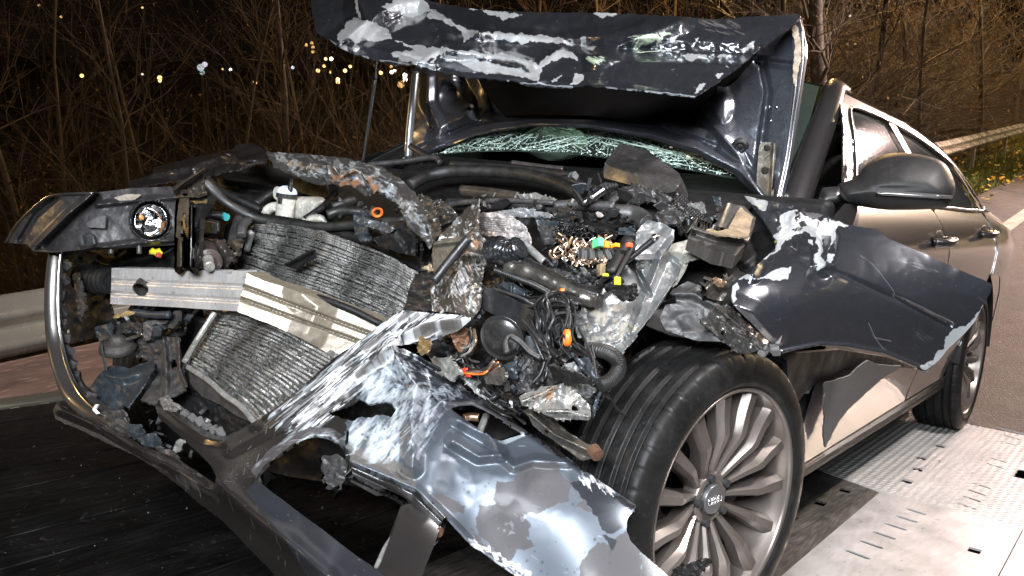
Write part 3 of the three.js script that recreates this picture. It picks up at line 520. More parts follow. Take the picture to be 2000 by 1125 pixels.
  part(car, 'airbag', (() => { const g = new THREE.SphereGeometry(0.17, 32, 20), p = g.attributes.position; for (let i = 0; i < p.count; i++) { const x = p.getX(i), y = p.getY(i), z = p.getZ(i), k = 1 + 0.18 * fbm(x * 9, y * 9, z * 9, 3); p.setXYZ(i, x * 1.2 * k, y * 0.8 * k, z * 0.7 * k); } g.computeVertexNormals(); g.scale(0.6, 0.42, 0.6); const q = P(1082, 278, -0.84); return g.translate(q.x, q.y, q.z); })(), std(0.5, 0.52, 0.48, 0.9));
  for (const sx of [-0.36, 0.36]) { const s = part(car, 'front_seat', new RoundedBoxGeometry(0.48, 0.62, 0.16, 3, 0.06).rotateX(-0.25).translate(sx, 0.78, -1.62), matteBlack); part(s, 'headrest', new RoundedBoxGeometry(0.26, 0.16, 0.1, 3, 0.04).translate(sx, 1.12, -1.72), matteBlack); }
  part(car, 'rear_bench', new RoundedBoxGeometry(1.2, 0.6, 0.18, 3, 0.06).rotateX(-0.2).translate(0, 0.75, -2.5), matteBlack);
  part(car, 'floor_pan', new RoundedBoxGeometry(1.64, 0.07, 2.6, 2, 0.03).translate(0, 0.235, -1.72), matteBlack);
  part(car, 'bulkhead', new RoundedBoxGeometry(1.68, 0.7, 0.06, 2, 0.02).translate(0, 0.56, -0.5), matteBlack);
  part(car, 'tail_panel', new RoundedBoxGeometry(1.4, 0.6, 0.06, 2, 0.02).translate(0, 0.6, -3.4), paintSide);
  part(car, 'rear_bumper', new RoundedBoxGeometry(1.4, 0.4, 0.14, 4, 0.06).translate(0, 0.36, -3.46), paintSide);
  for (const m of [1, -1]) { const q = part(car, 'rear_wheel_liner', (() => { const pos = [], idx = []; for (let i = 0; i <= 24; i++) { const t = i / 24 * Math.PI; for (const x of [0.58, 0.87]) pos.push(m * x, 0.33 + 0.35 * Math.sin(t), -2.58 + 0.35 * Math.cos(t)); } for (let i = 0; i < 24; i++) idx.push(i * 2, i * 2 + 1, i * 2 + 2, i * 2 + 1, i * 2 + 3, i * 2 + 2); const g = new THREE.BufferGeometry(); g.setAttribute('position', new THREE.Float32BufferAttribute(pos, 3)); g.setIndex(idx); g.computeVertexNormals(); return uvXZ(g); })(), matteBlack); }
}
// door mirror
{
  const z0 = tps([[1604, 380, -0.62], [1668, 360, -0.66], [1760, 350, -0.7], [1866, 360, -0.74], [1740, 300, -0.74], [1740, 410, -0.68]]);
  const m = sheet(car, 'door_mirror', phy(0.016, 0.016, 0.017, 0.55, 0, { map: rep(dirtT, 4), specularIntensity: 0.6 }), { outline: [[1636, 362], [1668, 348], [1692, 322], [1724, 303], [1764, 298], [1812, 305], [1844, 319], [1861, 346], [1866, 372], [1857, 395], [1836, 407], [1740, 410], [1680, 403], [1644, 395]], smooth: 6, z: z0, cell: 4, bulge: 0.075, R: 60, back: 0.05, warp: (x, y) => -0.004 * sstep(2, 0, Math.abs(y - (366 + (x - 1640) * 0.022))) });
  sheet(m, 'mirror_foot', blackPlastic, { outline: [[1606, 366], [1640, 364], [1650, 376], [1650, 392], [1640, 398], [1606, 402], [1598, 390]], z: (x, y) => z0(x, y) + 0.02, cell: 4, bulge: 0.03, R: 16, back: 0.05 });
  sheet(m, 'indicator_lens', phy(0.06, 0.06, 0.06, 0.15, 0, { clearcoat: 1 }), { outline: [[1706, 375], [1730, 372], [1790, 376], [1862, 382], [1860, 389], [1800, 386], [1720, 381]], z: (x, y) => z0(x, y) + 0.078 - 0.05 * sstep(1830, 1866, x), cell: 3, bulge: 0.004, R: 4, thick: 0.01 });
}

// ------------------------------------------------------------------ wheels
function tyreGeo() {
  const half = [[0.092, 0.249], [0.097, 0.252], [0.1015, 0.26], [0.1035, 0.2605], [0.1045, 0.267], [0.1045, 0.28], [0.1015, 0.294], [0.0975, 0.305], [0.094, 0.312], [0.0915, 0.316], [0.089, 0.3185], [0.086, 0.3205], [0.083, 0.3218], [0.08, 0.3228]];
  const prof = half.slice(); for (let x = 0.076; x > -0.0765; x -= 0.0025) prof.push([x, 0.325 - 0.3 * x * x]); for (let i = half.length - 1; i >= 0; i--) prof.push([-half[i][0], half[i][1]]);
  const N = 432, pos = [], idx = [], uv = [];
  const groove = (x, c, w) => sstep(w, w * 0.6, Math.abs(x - c));
  for (let i = 0; i <= N; i++) { const th = i / N * Math.PI * 2, c = Math.cos(th), s = Math.sin(th);
    for (const [x, r0] of prof) {
      let d = 0; if (r0 > 0.31) {
        d = Math.max(groove(x, 0.0, 0.0055), groove(x, 0.036, 0.0055), groove(x, -0.036, 0.0055), groove(x, 0.066, 0.004), groove(x, -0.066, 0.004)) * 0.0075;
        const ax = Math.abs(x); if (ax > 0.07) { const q = ((i + (x > 0 ? 0 : 5)) % 9); if (q === 0) d = Math.max(d, 0.0035 * sstep(0.101, 0.09, ax)); }
        else { const q = (i + Math.round(x * 300) + 400) % 12; if (q === 0 && ax > 0.008) d = Math.max(d, 0.0018); }
      } else if (r0 > 0.262 && r0 < 0.305) d = 0.0012 * (Math.sin(r0 * 900) > 0.6 ? 1 : 0);
      const r = r0 - d; pos.push(x, r * c, r * s); uv.push(th * 0.32, x + r0);
    } }
  const w = prof.length; for (let i = 0; i < N; i++) for (let k = 0; k < w - 1; k++) { const a = i * w + k; idx.push(a, a + w, a + 1, a + 1, a + w, a + w + 1); }
  const g = new THREE.BufferGeometry(); g.setAttribute('position', new THREE.Float32BufferAttribute(pos, 3)); g.setAttribute('uv', new THREE.Float32BufferAttribute(uv, 2)); g.setIndex(idx); g.computeVertexNormals(); return g;
}
const latheX = (pts, n = 96) => { const g = new THREE.LatheGeometry(pts.map(p => new THREE.Vector2(p[1], p[0])), n); g.rotateZ(-Math.PI / 2); return g; }; // [x, r]
function spokeGeo(seed) {
  const st = [[0.045, 0.007, 0.05, 0.03], [0.07, 0.0078, 0.058, 0.034], [0.105, 0.0098, 0.07, 0.04], [0.14, 0.0125, 0.084, 0.045], [0.152, 0.0152, 0.0865, 0.045], [0.195, 0.0175, 0.083, 0.05], [0.238, 0.0205, 0.084, 0.05]];
  const pos = [], idx = [];
  for (const [r, w, x, b] of st) { const k = sstep(0.09, 0.16, r); for (const [u, xx] of [[-w * 1.12, x - 0.04], [-w, x - 0.006 - 0.008 * k], [-w * 0.45, x], [w * 0.55, x - 0.002], [w, x - 0.01 - 0.008 * k], [w * 1.1, x - 0.04]]) pos.push(xx, r, u); }
  for (let i = 0; i < st.length - 1; i++) for (let k = 0; k < 5; k++) { const a = i * 6 + k; idx.push(a, a + 6, a + 1, a + 1, a + 6, a + 7); }
  const g = new THREE.BufferGeometry(); g.setAttribute('position', new THREE.Float32BufferAttribute(pos, 3)); g.setIndex(idx); g.computeVertexNormals(); const c = toCreasedNormals(g, 0.25); const u = new Float32Array(c.attributes.position.count * 2); for (let i = 0; i < u.length / 2; i++) { u[i * 2] = c.attributes.position.getZ(i) + seed; u[i * 2 + 1] = c.attributes.position.getY(i); } c.setAttribute('uv', new THREE.BufferAttribute(u, 2)); return c;
}
const wheelProto = new THREE.Group(); wheelProto.name = 'wheel';
{
  part(wheelProto, 'tyre', tyreGeo(), phy(0.012, 0.012, 0.0125, 0.72, 0, { map: rep(dirtT, 4), roughnessMap: rep(grimeR, 3.2), bumpMap: rep(bumpT, 4), bumpScale: 0.0006, specularIntensity: 0.45 }));
  part(wheelProto, 'rim', latheX([[0.093, 0.2495], [0.0985, 0.251], [0.1, 0.248], [0.097, 0.2435], [0.092, 0.2415], [0.078, 0.239], [0.03, 0.226], [-0.06, 0.222], [-0.1, 0.238], [-0.1, 0.25]]), bronze);
  const sg = spokeGeo(0.3); for (let k = 0; k < 15; k++) part(wheelProto, 'spoke', sg, bronze).rotation.x = k / 15 * Math.PI * 2 + 0.1;
  part(wheelProto, 'hub', latheX([[0.02, 0.06], [0.05, 0.058], [0.056, 0.05], [0.056, 0.042], [0.05, 0.038], [0.045, 0.0]], 60), bronze);
  const cap = part(wheelProto, 'hub_cap', latheX([[0.048, 0.034], [0.06, 0.0325], [0.063, 0.03], [0.0635, 0.02], [0.064, 0.0]], 48), std(0.12, 0.12, 0.125, 0.35, 0.6));
  for (let k = 0; k < 4; k++) part(wheelProto, 'emblem_ring', new THREE.TorusGeometry(0.0082, 0.0012, 8, 28).rotateY(Math.PI / 2).translate(0.0645, 0, (k - 1.5) * 0.0108), chrome);
  for (let k = 0; k < 5; k++) part(wheelProto, 'wheel_bolt', new THREE.CylinderGeometry(0.009, 0.009, 0.03, 6).rotateZ(Math.PI / 2).translate(0.05, 0.051 * Math.cos(k * 1.2566 + 0.3), 0.051 * Math.sin(k * 1.2566 + 0.3)), darkMetal);
  part(wheelProto, 'brake_disc', latheX([[-0.03, 0.07], [-0.03, 0.155], [-0.055, 0.155], [-0.055, 0.07]], 60), steelDark);
  part(wheelProto, 'brake_caliper', new RoundedBoxGeometry(0.09, 0.16, 0.07, 2, 0.02).translate(-0.03, 0.02, -0.14), greyPlastic);
}
const wheelFL = wheelProto; car.add(wheelFL); wheelFL.position.set(0.772, 0.302, -0.015); wheelFL.scale.setScalar(0.93); wheelFL.rotation.set(0.0, -0.185, -0.01, 'YXZ');
const wheelAt = (x, z, mir) => { const w = wheelProto.clone(); w.rotation.set(0.35, mir < 0 ? Math.PI : 0, 0, 'YXZ'); w.position.set(x, 0.302, z); car.add(w); return w; };
wheelAt(0.775, AXLE, 1); wheelAt(-0.775, AXLE, -1); wheelAt(-0.765, 0, -1);

// ------------------------------------------------------------------ painted sheet metal: colour and gloss drawn along the sheet itself
function paintedMat(geo, size, base, draw, extra = {}) {
  const uv = geo.attributes.uv; let u0 = 1e9, u1 = -1e9, v0 = 1e9, v1 = -1e9;
  for (let i = 0; i < uv.count; i++) { u0 = Math.min(u0, uv.getX(i)); u1 = Math.max(u1, uv.getX(i)); v0 = Math.min(v0, uv.getY(i)); v1 = Math.max(v1, uv.getY(i)); }
  const H = Math.max(64, Math.round(size * (v1 - v0) / (u1 - u0))), fr = geo.userData.fr, zf = geo.userData.zf;
  for (let i = 0; i < uv.count; i++) uv.setXY(i, (uv.getX(i) - u0) / (u1 - u0), (uv.getY(i) - v0) / (v1 - v0));
  const T = (px, py) => { const p = P(px, py, zf(px, py)).sub(fr.o); return [(p.dot(fr.a) - u0) / (u1 - u0) * size, H - (p.dot(fr.b) - v0) / (v1 - v0) * H]; };
  const mk = () => { const c = document.createElement('canvas'); c.width = size; c.height = H; return c; };
  const A = mk(), B = mk(), a = A.getContext('2d'), b = B.getContext('2d');
  const sr = x => Math.round(255 * (x <= 0.0031308 ? 12.92 * x : 1.055 * Math.pow(x, 1 / 2.4) - 0.055));
  const css = (k, al = 1) => [`rgba(${sr(k.c[0])},${sr(k.c[1])},${sr(k.c[2])},${al})`, `rgba(0,${Math.round(k.r * 255)},${Math.round(k.m * 255)},${al})`];
  const [c0, c1] = css(base); a.fillStyle = c0; a.fillRect(0, 0, size, H); b.fillStyle = c1; b.fillRect(0, 0, size, H);
  const both = (k, al, f) => { const q = css(k, al); a.fillStyle = a.strokeStyle = q[0]; b.fillStyle = b.strokeStyle = q[1]; f(a); f(b); };
  const scale = (() => { const p = T(0, 0), q = T(100, 0); return Math.hypot(q[0] - p[0], q[1] - p[1]) / 100; })();
  const api = {
    poly(pts, k, rag = 0, seed = 1, al = 1) { const q = (rag ? ragged(ragged(pts, rag, seed, 9), rag * 0.45, seed + 9, 3) : pts).map(p => T(p[0], p[1])); both(k, al, c => { c.beginPath(); q.forEach((p, i) => i ? c.lineTo(p[0], p[1]) : c.moveTo(p[0], p[1])); c.closePath(); c.fill(); }); },
    line(pts, w, k, al = 1) { const q = pts.map(p => T(p[0], p[1])); both(k, al, c => { c.lineWidth = Math.max(0.6, w * scale); c.lineCap = 'round'; c.beginPath(); q.forEach((p, i) => i ? c.lineTo(p[0], p[1]) : c.moveTo(p[0], p[1])); c.stroke(); }); },
    dot(x, y, r, k, al = 1) { const p = T(x, y); both(k, al, c => { c.beginPath(); c.arc(p[0], p[1], Math.max(0.5, r * scale), 0, 6.3); c.fill(); }); },
    // scrapes: many short strokes along a direction inside a polygon
    scrape(pg, n, dir, len, w, k, seed, al = 0.8, wob = 0.12) { const R = rng(seed); let x0 = 1e9, x1 = -1e9, y0 = 1e9, y1 = -1e9; for (const p of pg) { x0 = Math.min(x0, p[0]); x1 = Math.max(x1, p[0]); y0 = Math.min(y0, p[1]); y1 = Math.max(y1, p[1]); } let m = 0, tries = 0; while (m < n && tries++ < n * 20) { const x = lerp(x0, x1, R()), y = lerp(y0, y1, R()); if (!inPoly(x, y, pg)) continue; if (fbm(x / 40, y / 40, seed, 3) < -0.15) continue; m++; const d = (typeof dir === 'function' ? dir(x, y) : dir) + (R() - 0.5) * wob, L = len * (0.25 + R()), c = Math.cos(d) * L / 2, s = Math.sin(d) * L / 2; this.line([[x - c, y - s], [x + (R() - 0.5) * 2, y + (R() - 0.5) * 2], [x + c, y + s]], w * (0.3 + R() * R() * 1.6), k, al * (0.3 + 0.7 * R())); } },
    specks(pg, n, r, k, seed, al = 0.8) { const R = rng(seed); let x0 = 1e9, x1 = -1e9, y0 = 1e9, y1 = -1e9; for (const p of pg) { x0 = Math.min(x0, p[0]); x1 = Math.max(x1, p[0]); y0 = Math.min(y0, p[1]); y1 = Math.max(y1, p[1]); } let m = 0, tries = 0; while (m < n && tries++ < n * 20) { const x = lerp(x0, x1, R()), y = lerp(y0, y1, R()); if (inPoly(x, y, pg)) { m++; this.dot(x, y, r * (0.3 + R() * R() * 1.7), k, al * (0.3 + 0.7 * R())); } } },
    blots(pg, n, r, k, seed, al = 0.9) { const R = rng(seed); let x0 = 1e9, x1 = -1e9, y0 = 1e9, y1 = -1e9; for (const p of pg) { x0 = Math.min(x0, p[0]); x1 = Math.max(x1, p[0]); y0 = Math.min(y0, p[1]); y1 = Math.max(y1, p[1]); } let m = 0, tries = 0; while (m < n && tries++ < n * 20) { const x = lerp(x0, x1, R()), y = lerp(y0, y1, R()); if (!inPoly(x, y, pg) || fbm(x / 30, y / 30, seed, 3) < -0.05) continue; m++; const q = [], s = r * (0.3 + R() * R() * 1.5), e = R() * 6.3, as = 0.4 + R() * 0.6; for (let i = 0; i < 9; i++) { const t = i / 9 * 6.283, rr = s * (0.55 + 0.6 * R()), cx = Math.cos(t) * rr, cy = Math.sin(t) * rr * as; q.push([x + cx * Math.cos(e) - cy * Math.sin(e), y + cx * Math.sin(e) + cy * Math.cos(e)]); } this.poly(q, k, 0, 1, al * (0.5 + 0.5 * R())); } },
  };
  draw(api);
  const tx = (c, srgb) => { const t = new THREE.CanvasTexture(c); if (srgb) t.colorSpace = THREE.SRGBColorSpace; t.anisotropy = 8; return t; };
  const orm = tx(B, false);
  return phy(1, 1, 1, 1, 1, { map: tx(A, true), roughnessMap: orm, metalnessMap: orm, ...extra });
}
const K = {
  navy: { c: [0.027, 0.029, 0.035], r: 0.29, m: 0.5 }, paint: { c: [0.027, 0.029, 0.035], r: 0.29, m: 0.5 }, brown: { c: [0.013, 0.0115, 0.011], r: 0.24, m: 0.1 },  // navy, paint: body paint, shade on the front panels put into the colour
  flake: { c: [0.078, 0.09, 0.11], r: 0.46, m: 0.6 }, primer: { c: [0.25, 0.262, 0.272], r: 0.55, m: 0.05 }, scuff: { c: [0.27, 0.3, 0.33], r: 0.6, m: 0.1 }, plastic: { c: [0.034, 0.032, 0.035], r: 0.68, m: 0 },
  black: { c: [0.008, 0.008, 0.009], r: 0.5, m: 0.1 }, cream: { c: [0.3, 0.29, 0.25], r: 0.75, m: 0 }, white: { c: [0.5, 0.51, 0.52], r: 0.7, m: 0 }, green: { c: [0.4, 0.5, 0.35], r: 0.6, m: 0 }, rust: { c: [0.2, 0.09, 0.04], r: 0.85, m: 0 }, metal: { c: [0.5, 0.5, 0.5], r: 0.3, m: 0.95 }, grime: { c: [0.06, 0.055, 0.05], r: 0.8, m: 0 },
};
function painted(parent, name, o, size, base, draw, extra) { const g = sheetGeo(o); const m = paintedMat(g, size, base, draw, extra); return part(parent, name, g, m); }
const kk = (ox, oy, s) => pts => pts.map(p => [ox + p[0] * s, oy + p[1] * s]);

// ------------------------------------------------------------------ bonnet
{
  const k8 = kk(600, 0, 0.26667), k21 = kk(1050, 0, 0.37337);
  const zb = tps([[619, 63, -0.12], [615, 0, -0.3], [700, 108, -0.1], [860, 140, -0.12], [1040, 167, -0.16], [1250, 175, -0.2], [1355, 188, -0.22], [1450, 120, -0.42], [1565, 30, -0.62], [1290, 30, -0.55], [1100, 24, -0.55], [900, 12, -0.5], [760, -30, -0.45], [980, 80, -0.33], [1200, 95, -0.36]]);
  const folds = sum(ridge(k8([[940, 70], [1260, 235], [1160, 310], [1000, 350], [790, 465]]), 0.065, 34), ridge(k8([[240, 325], [440, 150], [380, 0]]), 0.08, 30), ridge(k8([[560, 180], [700, 110], [940, 80]]), -0.05, 24), ridge(k8([[1260, 235], [1875, 290]]), 0.04, 16), ridge(k8([[1020, 380], [1400, 410], [1650, 470]]), 0.035, 14), ridge([[1100, 78], [1180, 70], [1260, 45]], 0.03, 20),
    ridge([[1060, 70], [1160, 92], [1320, 100], [1480, 108]], -0.05, 22), ridge([[1165, 110], [1240, 75], [1330, 40]], 0.06, 30), ridge(k8([[1690, 590], [1700, 490], [1830, 380]]), 0.02, 20), crumple(0.012, 60, 3.1), crumple(0.004, 22, 8.7), ridge([[640, 70], [760, 104], [900, 140], [1100, 160], [1355, 186]], 0.012, 9));
  const outline = [[619, 63], [612, 40], [606, 0], [600, -60], [760, -60], [835, 0], [900, 14], [980, 22], [1100, 25], [1180, 25], [1290, 30], [1400, 38], [1480, 32], [1560, 27], [1566, 32], [1530, 62], [1480, 98], [1440, 132], [1400, 160], [1357, 189], [1320, 184], [1250, 175], [1150, 166], [1100, 170], [1042, 168], [1000, 158], [955, 153], [900, 149], [860, 140], [800, 124], [770, 126], [735, 115], [690, 105], [662, 93], [640, 76]];
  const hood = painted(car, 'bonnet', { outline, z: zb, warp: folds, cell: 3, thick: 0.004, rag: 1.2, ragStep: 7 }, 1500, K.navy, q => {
    const pr = (pts, s, k = K.primer) => q.poly(pts, k, 3.2, s);
    pr(k8([[215, 285], [270, 180], [340, 125], [440, 150], [500, 175], [590, 220], [620, 270], [560, 300], [430, 290], [330, 340], [240, 330]]), 1);
    pr(k8([[640, 290], [720, 320], [830, 330], [880, 345], [1030, 350], [1100, 370], [1000, 400], [880, 440], [790, 465], [700, 455], [610, 390], [660, 380], [780, 380], [720, 330]]), 2);
    pr(k8([[540, 50], [620, 25], [680, -40], [830, -20], [900, 60], [940, 80], [860, 100], [740, 130], [700, 110], [600, 80]]), 3);
    pr(k8([[870, 100], [940, 85], [1050, 150], [1150, 200], [1260, 235], [1180, 290], [1150, 310], [1130, 240], [1050, 190], [950, 140], [890, 140]]), 4);
    pr(k8([[1250, 235], [1500, 240], [1700, 260], [1875, 280], [1900, 310], [1700, 300], [1600, 320], [1400, 290], [1290, 280], [1230, 285]]), 5);
    pr(k8([[1020, 370], [1200, 378], [1400, 392], [1550, 418], [1650, 455], [1690, 470], [1720, 430], [1820, 380], [1830, 400], [1720, 480], [1695, 590], [1600, 572], [1450, 548], [1250, 532], [1100, 505], [1000, 475], [900, 462], [1000, 410]]), 6);
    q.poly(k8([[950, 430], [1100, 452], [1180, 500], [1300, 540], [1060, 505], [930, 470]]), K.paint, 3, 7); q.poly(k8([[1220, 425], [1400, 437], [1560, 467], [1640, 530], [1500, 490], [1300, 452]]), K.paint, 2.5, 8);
    pr(k8([[1255, 65], [1450, 85], [1580, 112], [1440, 150], [1400, 130], [1300, 92]]), 9); pr(k8([[1180, 45], [1230, 55], [1250, 80], [1190, 70]]), 10); pr(k8([[370, 0], [345, -40], [360, 60], [375, 140], [390, 140]]), 11);
    pr(k21([[0, 185], [100, 200], [200, 228], [310, 245], [290, 268], [200, 238], [60, 220], [0, 210]]), 12); pr(k21([[60, 300], [100, 268], [180, 280], [215, 315], [130, 300], [70, 320], [20, 360], [-10, 410], [-10, 350]]), 13);
    for (const [i, p] of [[[290, 65], [430, 58], [420, 80], [340, 92]], [[670, 215], [765, 168], [725, 210], [700, 238]], [[758, 286], [890, 288], [885, 312], [790, 312]], [[190, 388], [248, 398], [222, 430], [168, 444]], [[1058, 258], [1140, 212], [1100, 262], [1070, 282]], [[850, 435], [885, 440], [850, 480], [826, 492]], [[620, 258], [760, 266], [735, 282]], [[990, 340], [1000, 345], [988, 350]], [[70, 420], [140, 380], [100, 420], [80, 430]], [[930, 395], [970, 380], [945, 412]], [[820, 195], [850, 205], [830, 215]], [[890, 290], [1040, 290], [1000, 302], [900, 300]]].entries()) pr(k21(p), 20 + i);
    q.scrape(k21([[490, 180], [680, 175], [660, 205], [500, 205]]), 40, -0.1, 16, 1.6, K.green, 5); q.scrape(k21([[840, 105], [1080, 120], [1060, 180], [900, 170]]), 50, 0.4, 20, 1.2, K.grime, 6, 0.9); q.scrape(k21([[260, 300], [400, 290], [390, 340], [280, 330]]), 30, 0.5, 16, 1.2, K.green, 7);
    q.scrape(outline, 80, 0.15, 20, 0.6, K.scuff, 31, 0.35, 1.2); q.specks(outline, 300, 0.6, K.scuff, 32, 0.5); q.line(smoothPoly([[625, 68], [700, 108], [800, 126], [900, 150], [1000, 160], [1100, 168], [1250, 176], [1356, 189]], 4, false), 1.6, K.scuff, 0.8);
  }, { clearcoat: 0.9, clearcoatRoughness: 0.08 });
  // inner panel, standing behind the folded front
  const zi = tps([[808, 140, -0.62], [795, 300, -0.56], [845, 296, -0.55], [1040, 245, -0.5], [1150, 250, -0.5], [1350, 295, -0.52], [1480, 385, -0.56], [1525, 388, -0.55], [1573, 90, -0.66], [1300, 130, -0.66], [1000, 120, -0.66], [1560, 220, -0.6], [1250, 200, -0.6], [1000, 200, -0.6]]);
  const inW = sum(ridge([[905, 150], [930, 190], [940, 240], [880, 262]], -0.03, 22), ridge([[836, 150], [835, 200], [860, 250], [850, 290]], 0.022, 16), ridge([[1400, 165], [1395, 215], [1420, 260], [1500, 330]], 0.018, 26), ridge([[1490, 130], [1500, 180], [1480, 330]], -0.022, 10), ridge([[1380, 230], [1440, 300], [1490, 390]], 0.02, 14), ridge([[850, 288], [930, 258], [1040, 240], [1150, 243], [1270, 262], [1360, 288], [1440, 330], [1490, 382]], 0.03, 16), ridge([[820, 290], [920, 245], [1040, 225], [1160, 227], [1290, 248], [1400, 288]], -0.015, 8), ridge([[1480, 120], [1550, 128]], -0.02, 10), crumple(0.004, 50, 5.5),
    (x, y) => { const e = Math.hypot((x - 890) / 34, (y - 190) / 34); return e < 1 ? -0.028 * (1 - e * e) : 0; }, (x, y) => { const e = Math.hypot((x - 1405) / 30, (y - 205) / 40); return e < 1 ? 0.02 * (1 - e * e) : 0; }, (x, y) => -0.06 * sstep(930, 990, x) * sstep(1420, 1350, x) * sstep(238, 220, y - 0.00022 * Math.pow(x - 1100, 2)));
  const inner = sheet(hood, 'inner_panel', phy(0.1, 0.108, 0.13, 0.34, 0.6, { clearcoat: 0.4, clearcoatRoughness: 0.2, map: rep(flakeT, 6) }), { outline: [[812, 120], [806, 160], [800, 230], [795, 300], [803, 314], [845, 298], [930, 263], [1040, 246], [1150, 250], [1260, 268], [1350, 296], [1430, 337], [1480, 386], [1522, 388], [1536, 330], [1553, 230], [1566, 130], [1574, 90], [1566, 36], [1545, 44], [1490, 80], [1400, 110], [1200, 100], [1000, 100], [900, 110]], smooth: 0, z: zi, warp: inW, cell: 3, thick: 0.004 });
  // insulation mat inside the frame
  sheet(hood, 'insulation_mat', phy(0.005, 0.005, 0.005, 0.95, 0, { specularIntensity: 0.1 }), { outline: [[930, 150], [1000, 120], [1200, 110], [1480, 100], [1440, 150], [1380, 195], [1340, 232], [1250, 238], [1150, 226], [1040, 224], [985, 226], [960, 200]], z: (x, y) => zi(x, y) + 0.012, cell: 8, thick: 0.01 });
  // hinge side flange with sealer, ribs and hinge
  const hz = (x, y) => zi(x, y) + 0.025;
  sheet(hood, 'edge_flange', phy(0.11, 0.12, 0.145, 0.3, 0.7, { clearcoat: 0.6 }), { outline: [[1560, 30], [1574, 84], [1574, 110], [1556, 230], [1545, 300], [1527, 388], [1514, 388], [1528, 310], [1540, 230], [1549, 140], [1546, 60]], z: hz, cell: 3, thick: 0.012 });
  for (const a of [[[1552, 60], [1557, 120], [1546, 230], [1535, 310], [1519, 386]], [[1566, 60], [1568, 112], [1552, 230], [1541, 310], [1524, 386]]]) tube(hood, 'hem_fold', satin, a.map(p => [p[0], p[1], hz(p[0], p[1]) + 0.001]), 0.0032, { sides: 8, seg: 40 });
  sheet(hood, 'sealer_strip', dirt(0.5, 0.42, 0.34, 0.85, 0, 8), { outline: [[1547, 55], [1556, 45], [1562, 75], [1563, 110], [1557, 140], [1552, 170], [1549, 150], [1550, 120], [1552, 90]], rag: 1.5, ragStep: 4, z: (x, y) => hz(x, y) + 0.016, cell: 2, thick: 0.006 });
  const hinge = sheet(hood, 'hinge_arm', dirt(0.24, 0.225, 0.2, 0.5, 0.6, 6), { outline: [[1484, 282], [1500, 278], [1514, 280], [1516, 300], [1512, 330], [1508, 360], [1504, 388], [1490, 388], [1480, 365], [1478, 350], [1480, 320]], z: (x, y) => zi(x, y) + 0.03, warp: ridge([[1512, 280], [1506, 385]], 0.01, 5), cell: 2, thick: 0.006, smooth: 3 });
  for (const [x, y, r] of [[1498, 289, 7], [1494, 333, 8]]) { const c = P(x, y, zi(x, y) + 0.034), d = camC.clone().sub(c).normalize(), m = part(hinge, 'hinge_bolt', merged([new THREE.CylinderGeometry(r * 0.0011, r * 0.0012, 0.006, 20).rotateX(Math.PI / 2), new THREE.CylinderGeometry(r * 0.0006, r * 0.0006, 0.012, 6).rotateX(Math.PI / 2)]), steelDark); m.position.copy(c); m.lookAt(d.add(c)); }
  for (const [x, y, r] of [[1503, 209, 3.2], [1517, 209, 3.2], [1506, 236, 3.2]]) { const m = part(inner, 'rivet', new THREE.SphereGeometry(r * 0.0012, 12, 8), satin); m.position.copy(P(x, y, zi(x, y) + 0.006)); }
  // rubber buffers
  for (const [x, y, r] of [[1446, 285, 0.021], [919, 210, 0.011], [846, 250, 0.013]]) {
    const c = P(x, y, zi(x, y) + inW(x, y) + 0.004), m = part(inner, 'rubber_buffer', new THREE.LatheGeometry([[0, 0.008], [0.25, 0.008], [0.3, 0.004], [0.5, 0.004], [0.55, 0.009], [0.75, 0.009], [0.8, 0.003], [1, 0.002], [1, -0.004]].map(p => new THREE.Vector2(p[0] * r, p[1])), 28).rotateX(Math.PI / 2), rubber); m.position.copy(c); m.lookAt(c.clone().add(V(0.35, 0.0, 0.9)));
  }
  // left hinge side flange
  tube(hood, 'edge_flange', phy(0.14, 0.15, 0.16, 0.3, 0.7, { clearcoat: 0.6 }), [[812, 140, -0.56], [806, 200, -0.54], [800, 260, -0.53], [797, 308, -0.52]], 0.013, { sides: 8, seg: 24, flat: 0.6 });
  const strut = tube(car, 'gas_strut', satin, [[733, 150, -0.38], [722, 225, -0.41], [709, 316, -0.44]], 0.0062, { sides: 12, seg: 12 });
  tube(strut, 'piston_rod', chrome, [[736, 112, -0.36], [733, 155, -0.38]], 0.0035, { sides: 10 });
  tube(strut, 'end_cap', blackPlastic, [[733.5, 143, -0.378], [732, 156, -0.382]], 0.0075, { sides: 10 });
}

